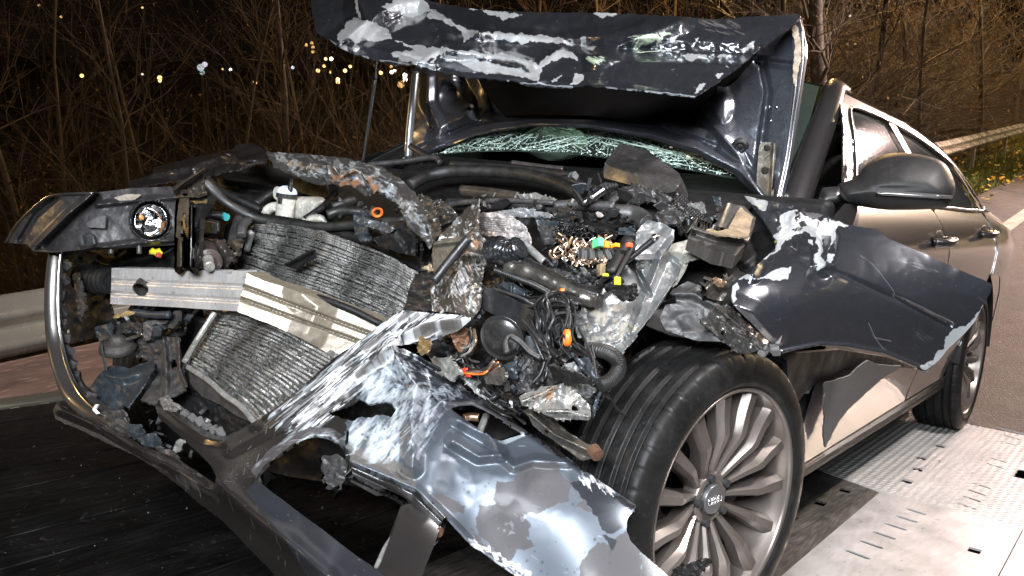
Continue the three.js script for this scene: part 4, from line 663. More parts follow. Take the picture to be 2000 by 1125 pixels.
// ------------------------------------------------------------------ torn front bumper cover
{
  const k5 = kk(450, 650, 0.42216), k3 = kk(0, 800, 0.35);
  const outline = [[921, 624], [905, 616], [850, 612], [786, 606], [742, 634], [711, 659], [680, 681], [649, 702], [618, 730], [583, 762], [534, 799], [500, 822], [468, 840], [440, 852], [416, 849], [385, 832], [350, 806], [311, 777], [303, 795], [311, 817], [336, 838], [367, 866], [395, 891], [413, 912], [422, 930], [421, 945], [408, 938], [385, 922], [350, 898], [310, 882], [280, 872], [245, 852], [224, 840], [190, 818], [160, 798], [130, 780], [112, 785], [104, 800], [108, 818], [130, 829], [154, 838], [210, 866], [259, 887], [304, 914], [350, 949], [385, 980], [437, 1019], [490, 1075], [525, 1110], [545, 1135], [590, 1190], [810, 1190], [822, 1130], [846, 1070], [866, 1012], [876, 1012], [919, 1059], [960, 1094], [1011, 1128], [1060, 1190], [1330, 1190], [1305, 1125], [1275, 1098], [1250, 1076], [1231, 1055], [1223, 1035], [1225, 1015], [1244, 988], [1168, 937], [1083, 874], [1024, 838], [978, 802], [914, 764], [872, 730], [822, 701], [790, 686], [772, 676], [800, 672], [835, 669], [895, 646]];
  const holes = [
    smoothPoly([[504, 936], [512, 918], [540, 893], [575, 868], [610, 855], [640, 858], [664, 872], [676, 892], [684, 912], [720, 930], [770, 955], [804, 982], [783, 990], [770, 1030], [756, 1068], [738, 1110], [722, 1102], [700, 1088], [660, 1058], [630, 1034], [591, 1006], [552, 976], [525, 956]], 3),
    k5([[1015, 350], [1060, 338], [1120, 335], [1200, 372], [1345, 455], [1350, 470], [1250, 500], [1190, 478], [1100, 410]]),
    ragged(k5([[445, 372], [520, 345], [560, 330], [600, 303], [650, 332], [690, 318], [740, 320], [768, 352], [745, 388], [690, 378], [650, 392], [600, 388], [560, 412], [500, 388]]), 2.2, 4, 6),
    k5([[537, 450], [550, 448], [545, 515], [530, 520]])];
  const zb = tps([[921, 624, 0.37], [786, 606, 0.43], [649, 702, 0.5], [500, 822, 0.585], [440, 855, 0.625], [385, 835, 0.615], [311, 790, 0.58], [130, 790, 0.55], [105, 812, 0.55], [280, 880, 0.66], [350, 922, 0.7], [421, 945, 0.73], [385, 978, 0.70], [437, 1017, 0.72], [545, 1135, 0.76], [441, 957, 0.75], [490, 1003, 0.775], [560, 1055, 0.8], [640, 1120, 0.82], [504, 936, 0.73], [591, 1010, 0.745], [700, 1094, 0.75], [560, 860, 0.645], [640, 830, 0.585], [762, 680, 0.44], [830, 701, 0.4], [914, 764, 0.36], [1024, 845, 0.36], [1168, 937, 0.345], [1244, 988, 0.34], [1223, 1030, 0.36], [1250, 1078, 0.365], [1300, 1160, 0.37], [1011, 1128, 0.47], [919, 1059, 0.51], [870, 1010, 0.53], [760, 850, 0.53], [690, 905, 0.6], [800, 960, 0.55], [1000, 930, 0.43], [1120, 1010, 0.405], [1150, 1120, 0.43], [810, 1130, 0.66], [850, 850, 0.47], [900, 900, 0.465]]);
  const warp = sum(swell(k3([[1240, 420], [1260, 450], [1400, 580], [1600, 730], [1750, 860], [1900, 990]]), 0.026, 17), ridge([[500, 826], [590, 768], [700, 690], [840, 628], [920, 622]], 0.012, 20), ridge(k5([[0, 540], [350, 350], [560, 200], [740, 60]]), 0.016, 18), ridge(k5([[735, 65], [860, 240], [830, 400], [850, 500], [840, 620]]), 0.022, 26), ridge(k5([[870, 520], [940, 440], [1000, 360]]), -0.018, 20), ridge(k5([[1030, 500], [1150, 570], [1250, 560], [1200, 480], [1050, 400]]), 0.02, 18), ridge(k5([[1250, 570], [1310, 620], [1400, 590], [1560, 600]]), 0.01, 14), swell(k5([[920, 700], [960, 560], [1040, 400]]), 0.012, 30), ridge([[508, 930], [530, 898], [575, 866], [610, 848], [645, 850], [678, 875]], 0.018, 13), ridge(k5([[560, 590], [700, 650], [860, 720], [930, 790], [1110, 970], [1330, 1130]]), 0.014, 12), ridge([[311, 790], [350, 822], [400, 855], [440, 862], [500, 830]], 0.014, 15), ridge(k5([[1010, 330], [1120, 320], [1360, 455]]), 0.009, 9), ridge([[788, 688], [914, 764], [1083, 874], [1244, 988]], -0.02, 10),
    (x, y) => crumple(0.003, 90, 2.2)(x, y) * sstep(560, 680, x) * sstep(1240, 1040, x) * sstep(1080, 940, y), (x, y) => crumple(0.0008, 26, 6.2)(x, y) * sstep(600, 700, x) * sstep(1000, 850, x) * sstep(930, 850, y), ridge([[120, 800], [200, 835], [300, 892], [420, 965]], 0.014, 14));
  const bumper = painted(car, 'bumper_cover', { outline, holes, z: zb, warp, cell: 3, thick: 0.004, rag: 0.7, ragStep: 5 }, 1800, K.brown, q => {
    const right = k5([[560, 600], [530, 440], [600, 280], [740, 60], [1880, 790], [1900, 1300], [1400, 1300], [1100, 970], [930, 790], [860, 740]]);
    q.poly(right, K.flake, 6, 2);
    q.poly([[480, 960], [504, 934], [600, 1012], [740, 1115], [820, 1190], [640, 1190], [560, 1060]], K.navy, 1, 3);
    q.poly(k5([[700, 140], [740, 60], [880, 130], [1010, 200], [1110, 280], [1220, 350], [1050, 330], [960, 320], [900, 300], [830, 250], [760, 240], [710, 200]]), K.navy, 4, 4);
    q.scrape(k5([[720, 80], [1110, 270], [1000, 330], [720, 220]]), 260, 0.55, 12, 1.4, K.scuff, 41, 0.5, 1.5);
    q.poly(k5([[560, 600], [700, 640], [860, 720], [840, 640], [760, 580], [640, 540], [550, 520]]), K.grime, 4, 5, 0.9);
    // flaked patches down to the plastic
    const D = [[[930, 745], [1000, 752], [1092, 800], [1080, 832], [1040, 830], [1000, 812], [955, 790]], [[1150, 800], [1222, 790], [1232, 690], [1310, 684], [1330, 640], [1370, 600], [1500, 588], [1540, 660], [1575, 700], [1568, 770], [1500, 800], [1430, 830], [1350, 840], [1392, 890], [1370, 950], [1422, 990], [1340, 1005], [1260, 1010], [1200, 990], [1130, 900]], [[1610, 1090], [1700, 960], [1750, 985], [1830, 915], [1900, 1000], [1900, 1300], [1650, 1250]], [[1100, 900], [1200, 1000], [1330, 1010], [1290, 1062], [1180, 1004]], [[1590, 800], [1640, 770], [1690, 840], [1650, 830]]];
    D.forEach((d, i) => q.poly(k5(d), K.plastic, 3.4, 60 + i));
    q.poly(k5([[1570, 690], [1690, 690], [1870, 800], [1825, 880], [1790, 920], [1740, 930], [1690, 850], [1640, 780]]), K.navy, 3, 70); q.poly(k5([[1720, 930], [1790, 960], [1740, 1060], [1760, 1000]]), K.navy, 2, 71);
    q.scrape(k5([[1640, 620], [1790, 740], [1740, 760], [1600, 680]]), 46, 1.1, 12, 1.2, K.white, 72, 0.9, 0.2); q.scrape(k5([[1100, 940], [1400, 1120], [1330, 1130], [1110, 980]]), 60, 0.6, 9, 1.8, K.white, 73, 0.8, 1.6);
    q.blots(k5([[1230, 850], [1370, 850], [1330, 960], [1230, 920]]), 12, 5, K.scuff, 74, 0.5); q.blots(k5([[1300, 600], [1540, 600], [1500, 760], [1300, 760]]), 20, 4, K.grime, 75, 0.5);
    // scraped upper blade
    const band = [[540, 800], [620, 735], [700, 668], [786, 606], [921, 624], [890, 648], [770, 680], [700, 760], [640, 830], [590, 830]], dir = (x, y) => -0.68 + 0.1 * noise(x / 60, y / 60, 3);
    q.poly(band, K.navy, 4, 80); q.scrape(band, 900, dir, 70, 2.2, K.scuff, 81, 0.75, 0.16); q.scrape(band, 360, dir, 60, 2.6, K.black, 82, 0.8, 0.16); q.scrape(band, 300, dir, 46, 1.1, K.white, 83, 0.9, 0.2); q.scrape(band, 60, dir, 40, 2, K.grime, 84, 0.7);
    const mid = k5([[450, 340], [600, 220], [720, 160], [800, 250], [860, 260], [800, 400], [760, 480], [760, 590], [600, 560], [540, 480], [560, 420], [760, 390], [760, 310], [600, 300]]);
    q.blots(mid, 120, 8, K.cream, 85, 0.35); q.scrape(mid, 260, -0.9, 34, 2.6, K.scuff, 86, 0.45, 0.5); q.scrape(mid, 60, -0.9, 16, 1.4, K.black, 87, 0.35, 1); q.scrape(k5([[740, 260], [860, 250], [1000, 360], [900, 560], [760, 590]]), 160, -1.0, 24, 1.4, K.scuff, 88, 0.6, 0.6);
    q.line(k5([[1010, 352], [1060, 336], [1120, 330], [1200, 366], [1352, 452]]), 5, K.plastic); q.line(k5([[1350, 468], [1250, 504]]), 3, K.scuff, 0.7);
    q.poly([[500, 934], [512, 914], [540, 890], [575, 864], [610, 849], [645, 852], [676, 880], [664, 866], [640, 836], [605, 834], [560, 852], [520, 884], [490, 916]], K.plastic, 1.5, 89); q.scrape([[490, 920], [560, 850], [640, 836], [680, 880], [640, 852], [560, 870]], 60, -0.4, 16, 1.5, K.scuff, 90, 0.5, 0.7);
    // arm and lip
    q.scrape([[430, 850], [520, 800], [600, 830], [520, 920], [440, 950]], 24, -0.7, 12, 0.6, K.scuff, 91, 0.4, 1.5); q.specks([[100, 780], [440, 840], [740, 1120], [600, 1190], [380, 990], [110, 830]], 90, 0.5, K.scuff, 92, 0.4); q.specks(right, 260, 0.5, K.black, 93, 0.6); q.scrape(right, 50, 0.5, 14, 0.6, K.white, 94, 0.25, 1.2); q.scrape([[104, 780], [230, 820], [420, 930], [440, 1000], [200, 860]], 40, 0.55, 30, 1.4, K.grime, 95, 0.4, 0.2); q.scrape([[104, 780], [230, 820], [420, 930], [380, 930], [200, 850]], 26, 0.55, 20, 1.0, K.scuff, 96, 0.35, 0.3);
  }, { clearcoat: 0.15, clearcoatRoughness: 0.25 });
  // inner pieces of the openings
  sheet(bumper, 'inner_rail', greyPlastic, { outline: k5([[553, 600], [580, 580], [700, 650], [800, 690], [940, 770], [920, 800], [860, 790], [720, 720], [690, 720], [560, 650]]), z: (x, y) => zb(x, y) - 0.035, warp: ridge(k5([[560, 625], [720, 700], [860, 780]]), 0.012, 6), cell: 3, thick: 0.02 });
  sheet(bumper, 'inner_bracket', dirt(0.03, 0.026, 0.026, 0.6, 0, 4), { outline: k5([[788, 800], [852, 785], [900, 800], [995, 880], [990, 930], [930, 1000], [880, 1090], [840, 1200], [700, 1200], [668, 1090], [720, 990]]), z: (x, y) => zb(x, y) - 0.02, cell: 4, thick: 0.006 });
  tube(bumper, 'bracket_edge', primer, k5([[850, 790], [800, 880], [720, 990], [675, 1090]]).map(p => [p[0], p[1], zb(p[0], p[1]) - 0.008]), 0.004, { sides: 6, flat: 0.6, seg: 16 });
  { const p = k5([[962, 922]])[0], m = part(bumper, 'bolt_head', new THREE.CylinderGeometry(0.008, 0.009, 0.008, 14).rotateX(Math.PI / 2), rustM); m.position.copy(P(p[0], p[1], zb(p[0], p[1]) - 0.006)); m.lookAt(camC); }
  sheet(bumper, 'fog_lamp_mount', matteBlack, { outline: k5([[1020, 352], [1200, 372], [1345, 460], [1240, 498], [1100, 420]]), z: (x, y) => zb(x, y) - 0.11, cell: 6, thick: 0.01 });
  tube(bumper, 'mount_rib', primer, k5([[1185, 380], [1150, 470]]).map(p => [p[0], p[1], zb(p[0], p[1]) - 0.06]), 0.007, { sides: 6 });
  sheet(bumper, 'broken_duct', greyPlastic, { outline: k5([[420, 570], [500, 560], [545, 600], [525, 690], [480, 715], [440, 690]]), z: (x, y) => zb(x, y) - 0.05, warp: crumple(0.006, 20, 7), cell: 2, thick: 0.01, rag: 1.5 });
  tube(bumper, 'fog_mount', copper, k5([[1080, 395], [1110, 388], [1150, 392]]).map(p => [p[0], p[1], zb(p[0], p[1]) - 0.07]), 0.008, { sides: 6 });
  // row of clips on the lower grille edge
  const clipPath = [[318, 786], [333, 795], [347, 803], [362, 811], [376, 819], [390, 828], [404, 836], [418, 842], [430, 848]];
  clipPath.forEach(([x, y], i) => { const m = part(bumper, 'clip', new RoundedBoxGeometry(0.013 + 0.004 * (i % 3), 0.015, 0.016, 1, 0.003), dirt(0.11, 0.11, 0.115, 0.6, 0, 8)); m.position.copy(P(x, y - 3, zb(x, y) - 0.006)); m.rotation.set(i * 0.7, i * 1.3, 0.5 + 0.3 * (i % 2)); });
  // bright frame that edged the grille
  const strip = [[122, 456, 0.5, 9], [112, 500, 0.51, 11], [107, 560, 0.52, 12], [107, 620, 0.53, 12], [113, 670, 0.535, 13], [126, 722, 0.545, 14], [146, 766, 0.55, 15], [176, 798, 0.56, 14], [215, 822, 0.575, 13], [240, 838, 0.585, 11]];
  const w = t => { const f = t * (strip.length - 1), i = Math.min(strip.length - 2, Math.floor(f)); return lerp(strip[i][3], strip[i + 1][3], f - i) * 0.0019; };
  const frm = part(car, 'grille_frame', sweepGeo(strip.map(Pv), w, { sides: 14, flat: 0.55, seg: 70 }), phy(0.05, 0.045, 0.043, 0.3, 0.5, { clearcoat: 0.4 }));
  part(frm, 'chrome_edge', sweepGeo(strip.map(p => P(p[0] + p[3] * 0.55, p[1] - p[3] * 0.1, p[2] + 0.016)), t => w(t) * 0.2, { sides: 8, flat: 0.8, seg: 70 }), satin);
  const R = rng(12); for (let k = 0; k < 16; k++) { const t = (k + 0.5) / 16 * 8.2, i = Math.floor(t), a = strip[i], b = strip[i + 1], f = t - i, x = lerp(a[0], b[0], f) + 15 + R() * 4, y = lerp(a[1], b[1], f) - 2; const m = part(frm, 'clip', new RoundedBoxGeometry(0.014 + R() * 0.012, 0.02 + R() * 0.014, 0.02, 1, 0.003), greyPlastic); m.position.copy(P(x, y, lerp(a[2], b[2], f) - 0.01)); m.rotation.set(R(), 0.4 + R(), R() - 0.5); }
  part(frm, 'bent_spring', sweepGeo([[128, 452, 0.49], [140, 440, 0.485], [152, 428, 0.48], [160, 420, 0.475], [166, 418, 0.47]].map(Pv), 0.006, { sides: 6, ripple: 0.35, rippleN: 6, seg: 40 }), primer);
  for (const [a, b] of [[[138, 446], [146, 460]], [[145, 438], [142, 462]], [[160, 422], [146, 462]]]) part(frm, 'spring_wire', sweepGeo([P(a[0], a[1], 0.483), P(b[0], b[1], 0.49)], 0.0018, { sides: 5 }), std(0.6, 0.5, 0.25, 0.3, 0.9));
  sheet(car, 'sensor_bracket', bluePlastic, { outline: [[124, 462], [176, 453], [184, 460], [188, 478], [182, 484], [132, 494], [126, 490]], z: 0.5, cell: 2, bulge: 0.012, R: 5, back: 0.01, rim: 0.03, thick: 0.03 });
  sheet(bumper, 'white_clip', std(0.75, 0.75, 0.75, 0.5), { outline: [[180, 800], [186, 790], [191, 791], [185, 800], [192, 808], [188, 809]], z: 0.6, cell: 1, thick: 0.004 });
  // scraps along the lower lip
  for (const [pts, mt, z, s] of [[[[205, 820], [240, 815], [262, 840], [250, 858], [225, 850]], greyPlastic, 0.6, 1], [[[243, 832], [272, 828], [282, 848], [262, 860]], bluePlastic, 0.61, 2], [[[262, 852], [300, 846], [318, 872], [285, 874]], bluePlastic, 0.63, 3], [[[196, 806], [240, 800], [252, 822], [215, 826]], greyPlastic, 0.59, 4], [[[300, 872], [335, 880], [352, 898], [318, 892]], greyPlastic, 0.66, 5], [[[350, 857], [360, 861], [350, 884], [336, 880]], primer, 0.665, 6]]) sheet(bumper, 'torn_tab', mt, { outline: pts, z, warp: crumple(0.012, 18, s), cell: 3, thick: 0.004, rag: 1.5, seed: s, ragStep: 5 });
}

// ------------------------------------------------------------------ near front wing, torn loose
{
  const kf = kk(1300, 380, 0.30211), k22 = kk(1300, 350, 0.35551);
  const outline = k22([[430, 90], [560, 115], [700, 142], [870, 195], [1000, 250], [1110, 268], [1160, 272], [1220, 325], [1400, 400], [1600, 490], [1795, 575], [1785, 620], [1765, 660], [1735, 710], [1700, 780], [1640, 850], [1560, 925], [1500, 995], [1440, 1052], [1420, 1048], [1370, 1025], [1200, 958], [1000, 922], [850, 914], [740, 932], [640, 957], [605, 920], [560, 880], [480, 800], [380, 700], [362, 640], [370, 570], [400, 545], [450, 520], [560, 420], [612, 370], [600, 330], [560, 260], [490, 170]]);
  const zf = tps([[1453, 382, -0.42], [1549, 402, -0.4], [1655, 439, -0.42], [1734, 466, -0.45], [1869, 524, -0.52], [1938, 554, -0.56], [1904, 620, -0.55], [1833, 702, -0.52], [1812, 723, -0.5], [1727, 691, -0.36], [1655, 677, -0.24], [1602, 675, -0.16], [1527, 689, -0.05], [1435, 599, 0.06], [1431, 553, 0.03], [1499, 499, -0.12], [1517, 481, -0.2], [1499, 442, -0.3], [1580, 480, -0.25], [1560, 610, -0.06], [1700, 560, -0.3], [1650, 500, -0.3], [1800, 600, -0.42]]);
  const warp = sum(ridge(k22([[880, 490], [1090, 580], [1300, 670], [1560, 800]]), -0.014, 9), ridge(kf([[560, 30], [700, 270], [560, 510]]), 0.03, 22), ridge(kf([[700, 100], [830, 90], [900, 200], [1000, 300], [1020, 470]]), 0.03, 24), ridge(kf([[880, 180], [1060, 260], [1040, 400]]), -0.035, 20), ridge(kf([[400, 700], [560, 760], [700, 920]]), 0.02, 26), ridge(k22([[640, 950], [850, 908], [1000, 916], [1200, 952], [1400, 1035]]), 0.014, 7), (x, y) => crumple(0.012, 30, 4.4)(x, y) * sstep(1640, 1560, x) * sstep(540, 480, y), crumple(0.0025, 60, 1.4), (x, y) => { const e = Math.hypot((x - 1600) / 26, (y - 540) / 24); return e < 1 ? -0.022 * (1 - e * e) : 0; });
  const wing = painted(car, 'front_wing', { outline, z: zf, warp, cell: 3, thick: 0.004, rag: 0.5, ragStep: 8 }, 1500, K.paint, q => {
    const pr = (p, s, k = K.primer) => q.poly(p, k, 2.6, s);
    pr(kf([[505, 5], [620, 28], [668, 50], [650, 100], [620, 112], [590, 70], [540, 45]]), 1);
    pr(kf([[740, 130], [800, 110], [850, 90], [900, 140], [1000, 172], [1050, 150], [1185, 200], [1145, 218], [1110, 200], [1090, 290], [1050, 345], [1000, 400], [1044, 440], [1020, 470], [980, 492], [960, 420], [985, 340], [970, 280], [900, 240], [830, 262], [780, 300], [740, 362], [650, 410], [590, 455], [640, 400], [700, 370], [720, 300], [690, 258], [750, 230]]), 2);
    [[[838, 105], [870, 105], [868, 150], [848, 182], [834, 160]], [[858, 172], [900, 168], [914, 202], [880, 210]], [[812, 228], [850, 208], [886, 214], [862, 246]], [[1008, 255], [1072, 268], [1060, 340], [1028, 395], [1012, 330]], [[960, 440], [985, 450], [975, 485], [950, 470]], [[1040, 150], [1060, 150], [1050, 185]], [[985, 170], [1000, 180], [985, 215]]].forEach((p, i) => q.poly(kf(p), K.black, 1.5, 30 + i));
    q.poly(kf([[895, 110], [1020, 130], [1000, 150], [930, 150]]), K.plastic, 1, 40);
    pr(kf([[470, 550], [530, 512], [570, 545], [650, 530], [700, 490], [812, 466], [816, 490], [790, 545], [740, 552], [690, 555], [640, 540], [540, 548]]), 3); pr(kf([[385, 690], [418, 620], [462, 566], [472, 600], [450, 660], [464, 680], [430, 718]]), 4);
    pr(k22([[1580, 820], [1620, 812], [1665, 800], [1720, 720], [1770, 665], [1745, 760], [1640, 880], [1520, 1000], [1400, 1060], [1400, 1030], [1470, 990], [1480, 950], [1525, 930], [1540, 870]]), 5, K.primer);
    pr(kf([[922, 290], [940, 296], [955, 330], [930, 310]]), 6); pr(kf([[1050, 390], [1085, 385], [1090, 420], [1070, 445], [1040, 430]]), 7, K.scuff); q.scrape(kf([[740, 120], [900, 110], [860, 260], [740, 280]]), 40, -0.6, 14, 1.6, K.white, 8, 0.8, 1.4); q.blots(kf([[690, 270], [740, 280], [720, 310], [690, 300]]), 5, 3, { c: [0.5, 0.7, 0.05], r: 0.6, m: 0 }, 9); q.blots(kf([[530, 25], [640, 60], [620, 90]]), 4, 2.5, { c: [0.5, 0.7, 0.05], r: 0.6, m: 0 }, 10);
    q.scrape(outline, 30, 0.5, 22, 0.6, K.scuff, 11, 0.3, 1.6); q.specks(outline, 1200, 0.5, K.scuff, 12, 0.35); q.line(k22([[1070, 420], [1130, 460], [1200, 545], [1250, 640], [1290, 680]]), 0.7, K.scuff, 0.5); q.line(k22([[1115, 790], [1150, 870], [1240, 890]]), 1.0, K.scuff, 0.5); q.line(k22([[1150, 870], [1210, 940]]), 0.8, K.scuff, 0.5); q.scrape(k22([[1280, 430], [1500, 500], [1480, 520], [1280, 450]]), 30, 0.35, 24, 0.7, K.scuff, 13, 0.35, 0.2); q.scrape(k22([[1340, 800], [1470, 860], [1450, 900], [1350, 870]]), 30, 0.6, 20, 0.7, K.scuff, 14, 0.18, 0.3);
  }, { clearcoat: 1, clearcoatRoughness: 0.1 });
  // pressed bracket hanging at its front
  const kz = (x, y) => 0.11 - 0.0012 * (x - 1380);
  sheet(wing, 'torn_bracket', dirt(0.2, 0.2, 0.2, 0.38, 0.75, 5), { outline: kf([[225, 815], [300, 760], [330, 720], [400, 712], [430, 730], [540, 840], [680, 960], [700, 985], [620, 1000], [560, 1020], [490, 1032], [440, 1010], [380, 950], [250, 850]]), holes: [kf([[355, 890], [368, 878], [388, 890], [390, 905], [376, 912], [360, 905]]), kf([[520, 885], [545, 882], [548, 900], [525, 908]])], z: kz, warp: sum(ridge(kf([[330, 730], [420, 800], [640, 970]]), 0.02, 14), crumple(0.012, 26, 3), ridge(kf([[440, 980], [470, 990], [490, 1030]]), 0.014, 8)), cell: 2, thick: 0.005, rag: 1 });
  sheet(wing, 'mounting_foot', steelDark, { outline: kf([[265, 600], [320, 540], [380, 545], [440, 560], [400, 620], [380, 690], [300, 680], [265, 660]]), z: (x, y) => kz(x, y) - 0.02, warp: crumple(0.016, 20, 9), cell: 3, thick: 0.02 });
  sheet(wing, 'bent_tongue', copper, { outline: kf([[305, 560], [330, 535], [395, 565], [370, 600], [330, 590]]), z: (x, y) => kz(x, y) + 0.006, warp: crumple(0.02, 14, 2), cell: 2, thick: 0.004 });
  for (const p of kf([[640, 990], [690, 985], [718, 935], [712, 1010], [632, 1018]])) { const m = part(wing, 'plastic_clip', new RoundedBoxGeometry(0.016, 0.022, 0.012, 1, 0.003), primer); m.position.copy(P(p[0], p[1], -0.02)); m.rotation.set(p[0], p[1], 0); }
  sheet(wing, 'broken_corner', primer, { outline: k22([[1385, 1030], [1450, 1000], [1460, 1030], [1430, 1055], [1395, 1050]]), z: -0.5, warp: crumple(0.01, 10, 4), cell: 2, thick: 0.006, rag: 1 });
  // wheel arch liner pieces
  sheet(car, 'wheel_arch_liner', matteBlack, { outline: [[1255, 595], [1290, 560], [1345, 505], [1420, 480], [1500, 440], [1530, 470], [1500, 520], [1440, 560], [1432, 600], [1390, 625], [1440, 680], [1380, 668], [1310, 655], [1262, 636]], z: tps([[1255, 595, 0.05], [1345, 505, -0.16], [1500, 440, -0.34], [1440, 560, -0.1], [1380, 668, 0.02], [1262, 636, 0.06]]), warp: sum(ridge([[1290, 590], [1400, 560], [1470, 500]], 0.02, 12), ridge([[1330, 530], [1420, 510], [1470, 540]], -0.03, 16)), cell: 4, thick: 0.004 });
  sheet(car, 'wheel_arch_liner', dirt(0.035, 0.035, 0.037, 0.75, 0, 5), { outline: kf([[0, 710], [70, 705], [60, 640], [20, 630], [140, 560], [260, 600], [300, 690], [370, 720], [300, 760], [240, 830], [380, 950], [200, 945], [90, 910], [0, 880], [-40, 800]]), z: tps([[1300, 600, 0.1], [1400, 600, 0.06], [1300, 650, 0.12], [1400, 665, 0.08]]), warp: sum(ridge(kf([[20, 640], [180, 640], [330, 720]]), 0.015, 12), crumple(0.006, 30, 2)), cell: 4, thick: 0.004 });
  sheet(car, 'wheel_arch_lip', matteBlack, { outline: [[1537, 705], [1560, 690], [1640, 683], [1730, 697], [1800, 722], [1740, 716], [1700, 706], [1660, 716], [1600, 742], [1570, 770], [1556, 790], [1553, 860], [1549, 890], [1540, 760]], z: (x, y) => sideZ(x, y, 0.01), cell: 4, thick: 0.012 });
  tube(car, 'wheel_arch_strut', bluePlastic, [[1562, 708, -0.3], [1556, 745, -0.3], [1575, 760, -0.36]], 0.012, { sides: 6 });
  const flap = painted(car, 'torn_liner_flap', { outline: [[1611, 749], [1640, 740], [1659, 734], [1680, 715], [1696, 704], [1719, 713], [1764, 715], [1720, 742], [1689, 770], [1662, 795], [1643, 818], [1626, 848], [1611, 876], [1608, 840], [1612, 815], [1608, 794], [1612, 770]], z: (x, y) => sideZ(x, y, 0.03), warp: (x, y) => -0.02 * sstep(780, 870, y), cell: 3, thick: 0.004, rag: 1 }, 400, { c: [0.055, 0.055, 0.056], r: 0.7, m: 0 }, q => { q.blots([[1611, 749], [1696, 704], [1764, 715], [1643, 818], [1611, 876]], 70, 2.6, K.black, 3, 0.9); q.specks([[1611, 749], [1696, 704], [1764, 715], [1643, 818]], 60, 0.7, K.scuff, 4); });
}

// ------------------------------------------------------------------ headlamp unit
{
  const zh = tps([[12, 474, 0.57], [107, 381, 0.53], [253, 367, 0.43], [345, 366, 0.37], [344, 477, 0.38], [219, 485, 0.47], [104, 493, 0.55], [64, 491, 0.56]]);
  const out = [[12, 474], [27, 447], [61, 410], [91, 387], [107, 381], [181, 377], [253, 368], [333, 364], [362, 389], [352, 430], [346, 478], [267, 482], [219, 486], [187, 482], [160, 488], [104, 493], [64, 491], [53, 477]];
  const warp = sum(ridge([[110, 385], [70, 420], [40, 470]], -0.014, 8), ridge([[178, 380], [130, 420], [70, 480]], 0.02, 8), ridge([[190, 385], [142, 425], [90, 480]], -0.016, 8), ridge([[190, 400], [260, 392], [340, 386]], 0.012, 7), ridge([[160, 488], [267, 474], [346, 468]], 0.015, 7), (x, y) => { const e = Math.hypot(x - 295, y - 431); return e < 40 ? -0.05 * sstep(40, 32, e) + 0.012 * Math.exp(-Math.pow((e - 38) / 4, 2)) : 0; }, crumple(0.001, 40, 4));
  const lamp = sheet(car, 'headlamp_housing', dirt(0.032, 0.031, 0.034, 0.5, 0, 5), { outline: out, z: zh, warp, cell: 2.5, thick: 0.09, dir: V(-0.25, 0, -0.97), holes: [] });
  tube(lamp, 'lens_edge', satin, [[12, 474], [27, 447], [61, 410], [91, 386], [107, 381], [140, 378], [181, 377]].map(p => [p[0], p[1], zh(p[0], p[1]) + 0.006]), 0.0035, { sides: 8, seg: 40 });
  const c = P(295, 431, zh(295, 431) + 0.004), r = 31 * mPerPx(295, 431, 0.4);
  const pj = new THREE.Group(); pj.name = 'projector'; pj.position.copy(c); pj.lookAt(c.clone().add(V(0.55, 0.1, 0.9))); lamp.add(pj);
  part(pj, 'reflector_bowl', new THREE.LatheGeometry([[0.06, -0.62], [0.3, -0.6], [0.6, -0.45], [0.85, -0.2], [1.0, 0.08], [1.06, 0.06], [1.06, -0.1]].map(p => new THREE.Vector2(p[0] * r, p[1] * r)), 40).rotateX(Math.PI / 2), chrome);
  part(pj, 'bulb_shield', new THREE.SphereGeometry(r * 0.2, 16, 12).scale(1.2, 0.8, 1).translate(-r * 0.2, -r * 0.1, -r * 0.25), chrome);
  part(pj, 'bulb_wire', sweepGeo([V(-0.8 * r, -0.2 * r, -0.1 * r), V(-0.2 * r, -0.45 * r, 0), V(0.5 * r, -0.4 * r, 0), V(0.8 * r, -0.55 * r, -0.05 * r)], r * 0.035, { sides: 5, face: V(0, 0, 1) }), darkMetal);
  part(pj, 'bulb_wire', sweepGeo([V(0.1 * r, 0.8 * r, -0.2 * r), V(0.12 * r, 0.1 * r, -0.1 * r), V(0.3 * r, -0.4 * r, -0.05 * r)], r * 0.035, { sides: 5, face: V(0, 0, 1) }), darkMetal);
  part(pj, 'amber_filter', new THREE.SphereGeometry(r * 0.16, 12, 10).translate(-r * 0.75, 0.15 * r, -r * 0.25), std(0.4, 0.16, 0.03, 0.3));
  sheet(lamp, 'label_plate', dirt(0.28, 0.25, 0.21, 0.8, 0, 8), { outline: [[222, 386], [248, 379], [277, 380], [262, 391], [232, 392]], z: (x, y) => zh(x, y) + 0.013, cell: 3, thick: 0.002 });
  sheet(lamp, 'cover_flap', greyPlastic, { outline: [[168, 436], [190, 424], [206, 421], [205, 446], [172, 444]], z: (x, y) => zh(x, y) + 0.01, cell: 2, thick: 0.006 });
  for (const x of [217, 272]) tube(lamp, 'mounting_peg', greyPlastic, [[x, 478, zh(x, 478)], [x, 496, zh(x, 490)]], 0.006, { sides: 8 });
  sheet(car, 'yellow_plug', phy(0.6, 0.52, 0.03, 0.5), { outline: [[291, 490], [297, 483], [304, 487], [312, 484], [319, 494], [313, 504], [300, 498], [292, 497]], z: 0.4, cell: 1.5, bulge: 0.01, R: 4, back: 0.01, rim: 0.02 });
  part(car, 'plug_pin', new RoundedBoxGeometry(0.01, 0.012, 0.012, 1, 0.003), std(0.3, 0.04, 0.02, 0.5)).position.copy(P(310, 498, 0.42));
  tube(car, 'plug_lead', matteBlack, [[314, 498, 0.4], [330, 490, 0.38], [345, 478, 0.36]], 0.003, { sides: 5 });
}

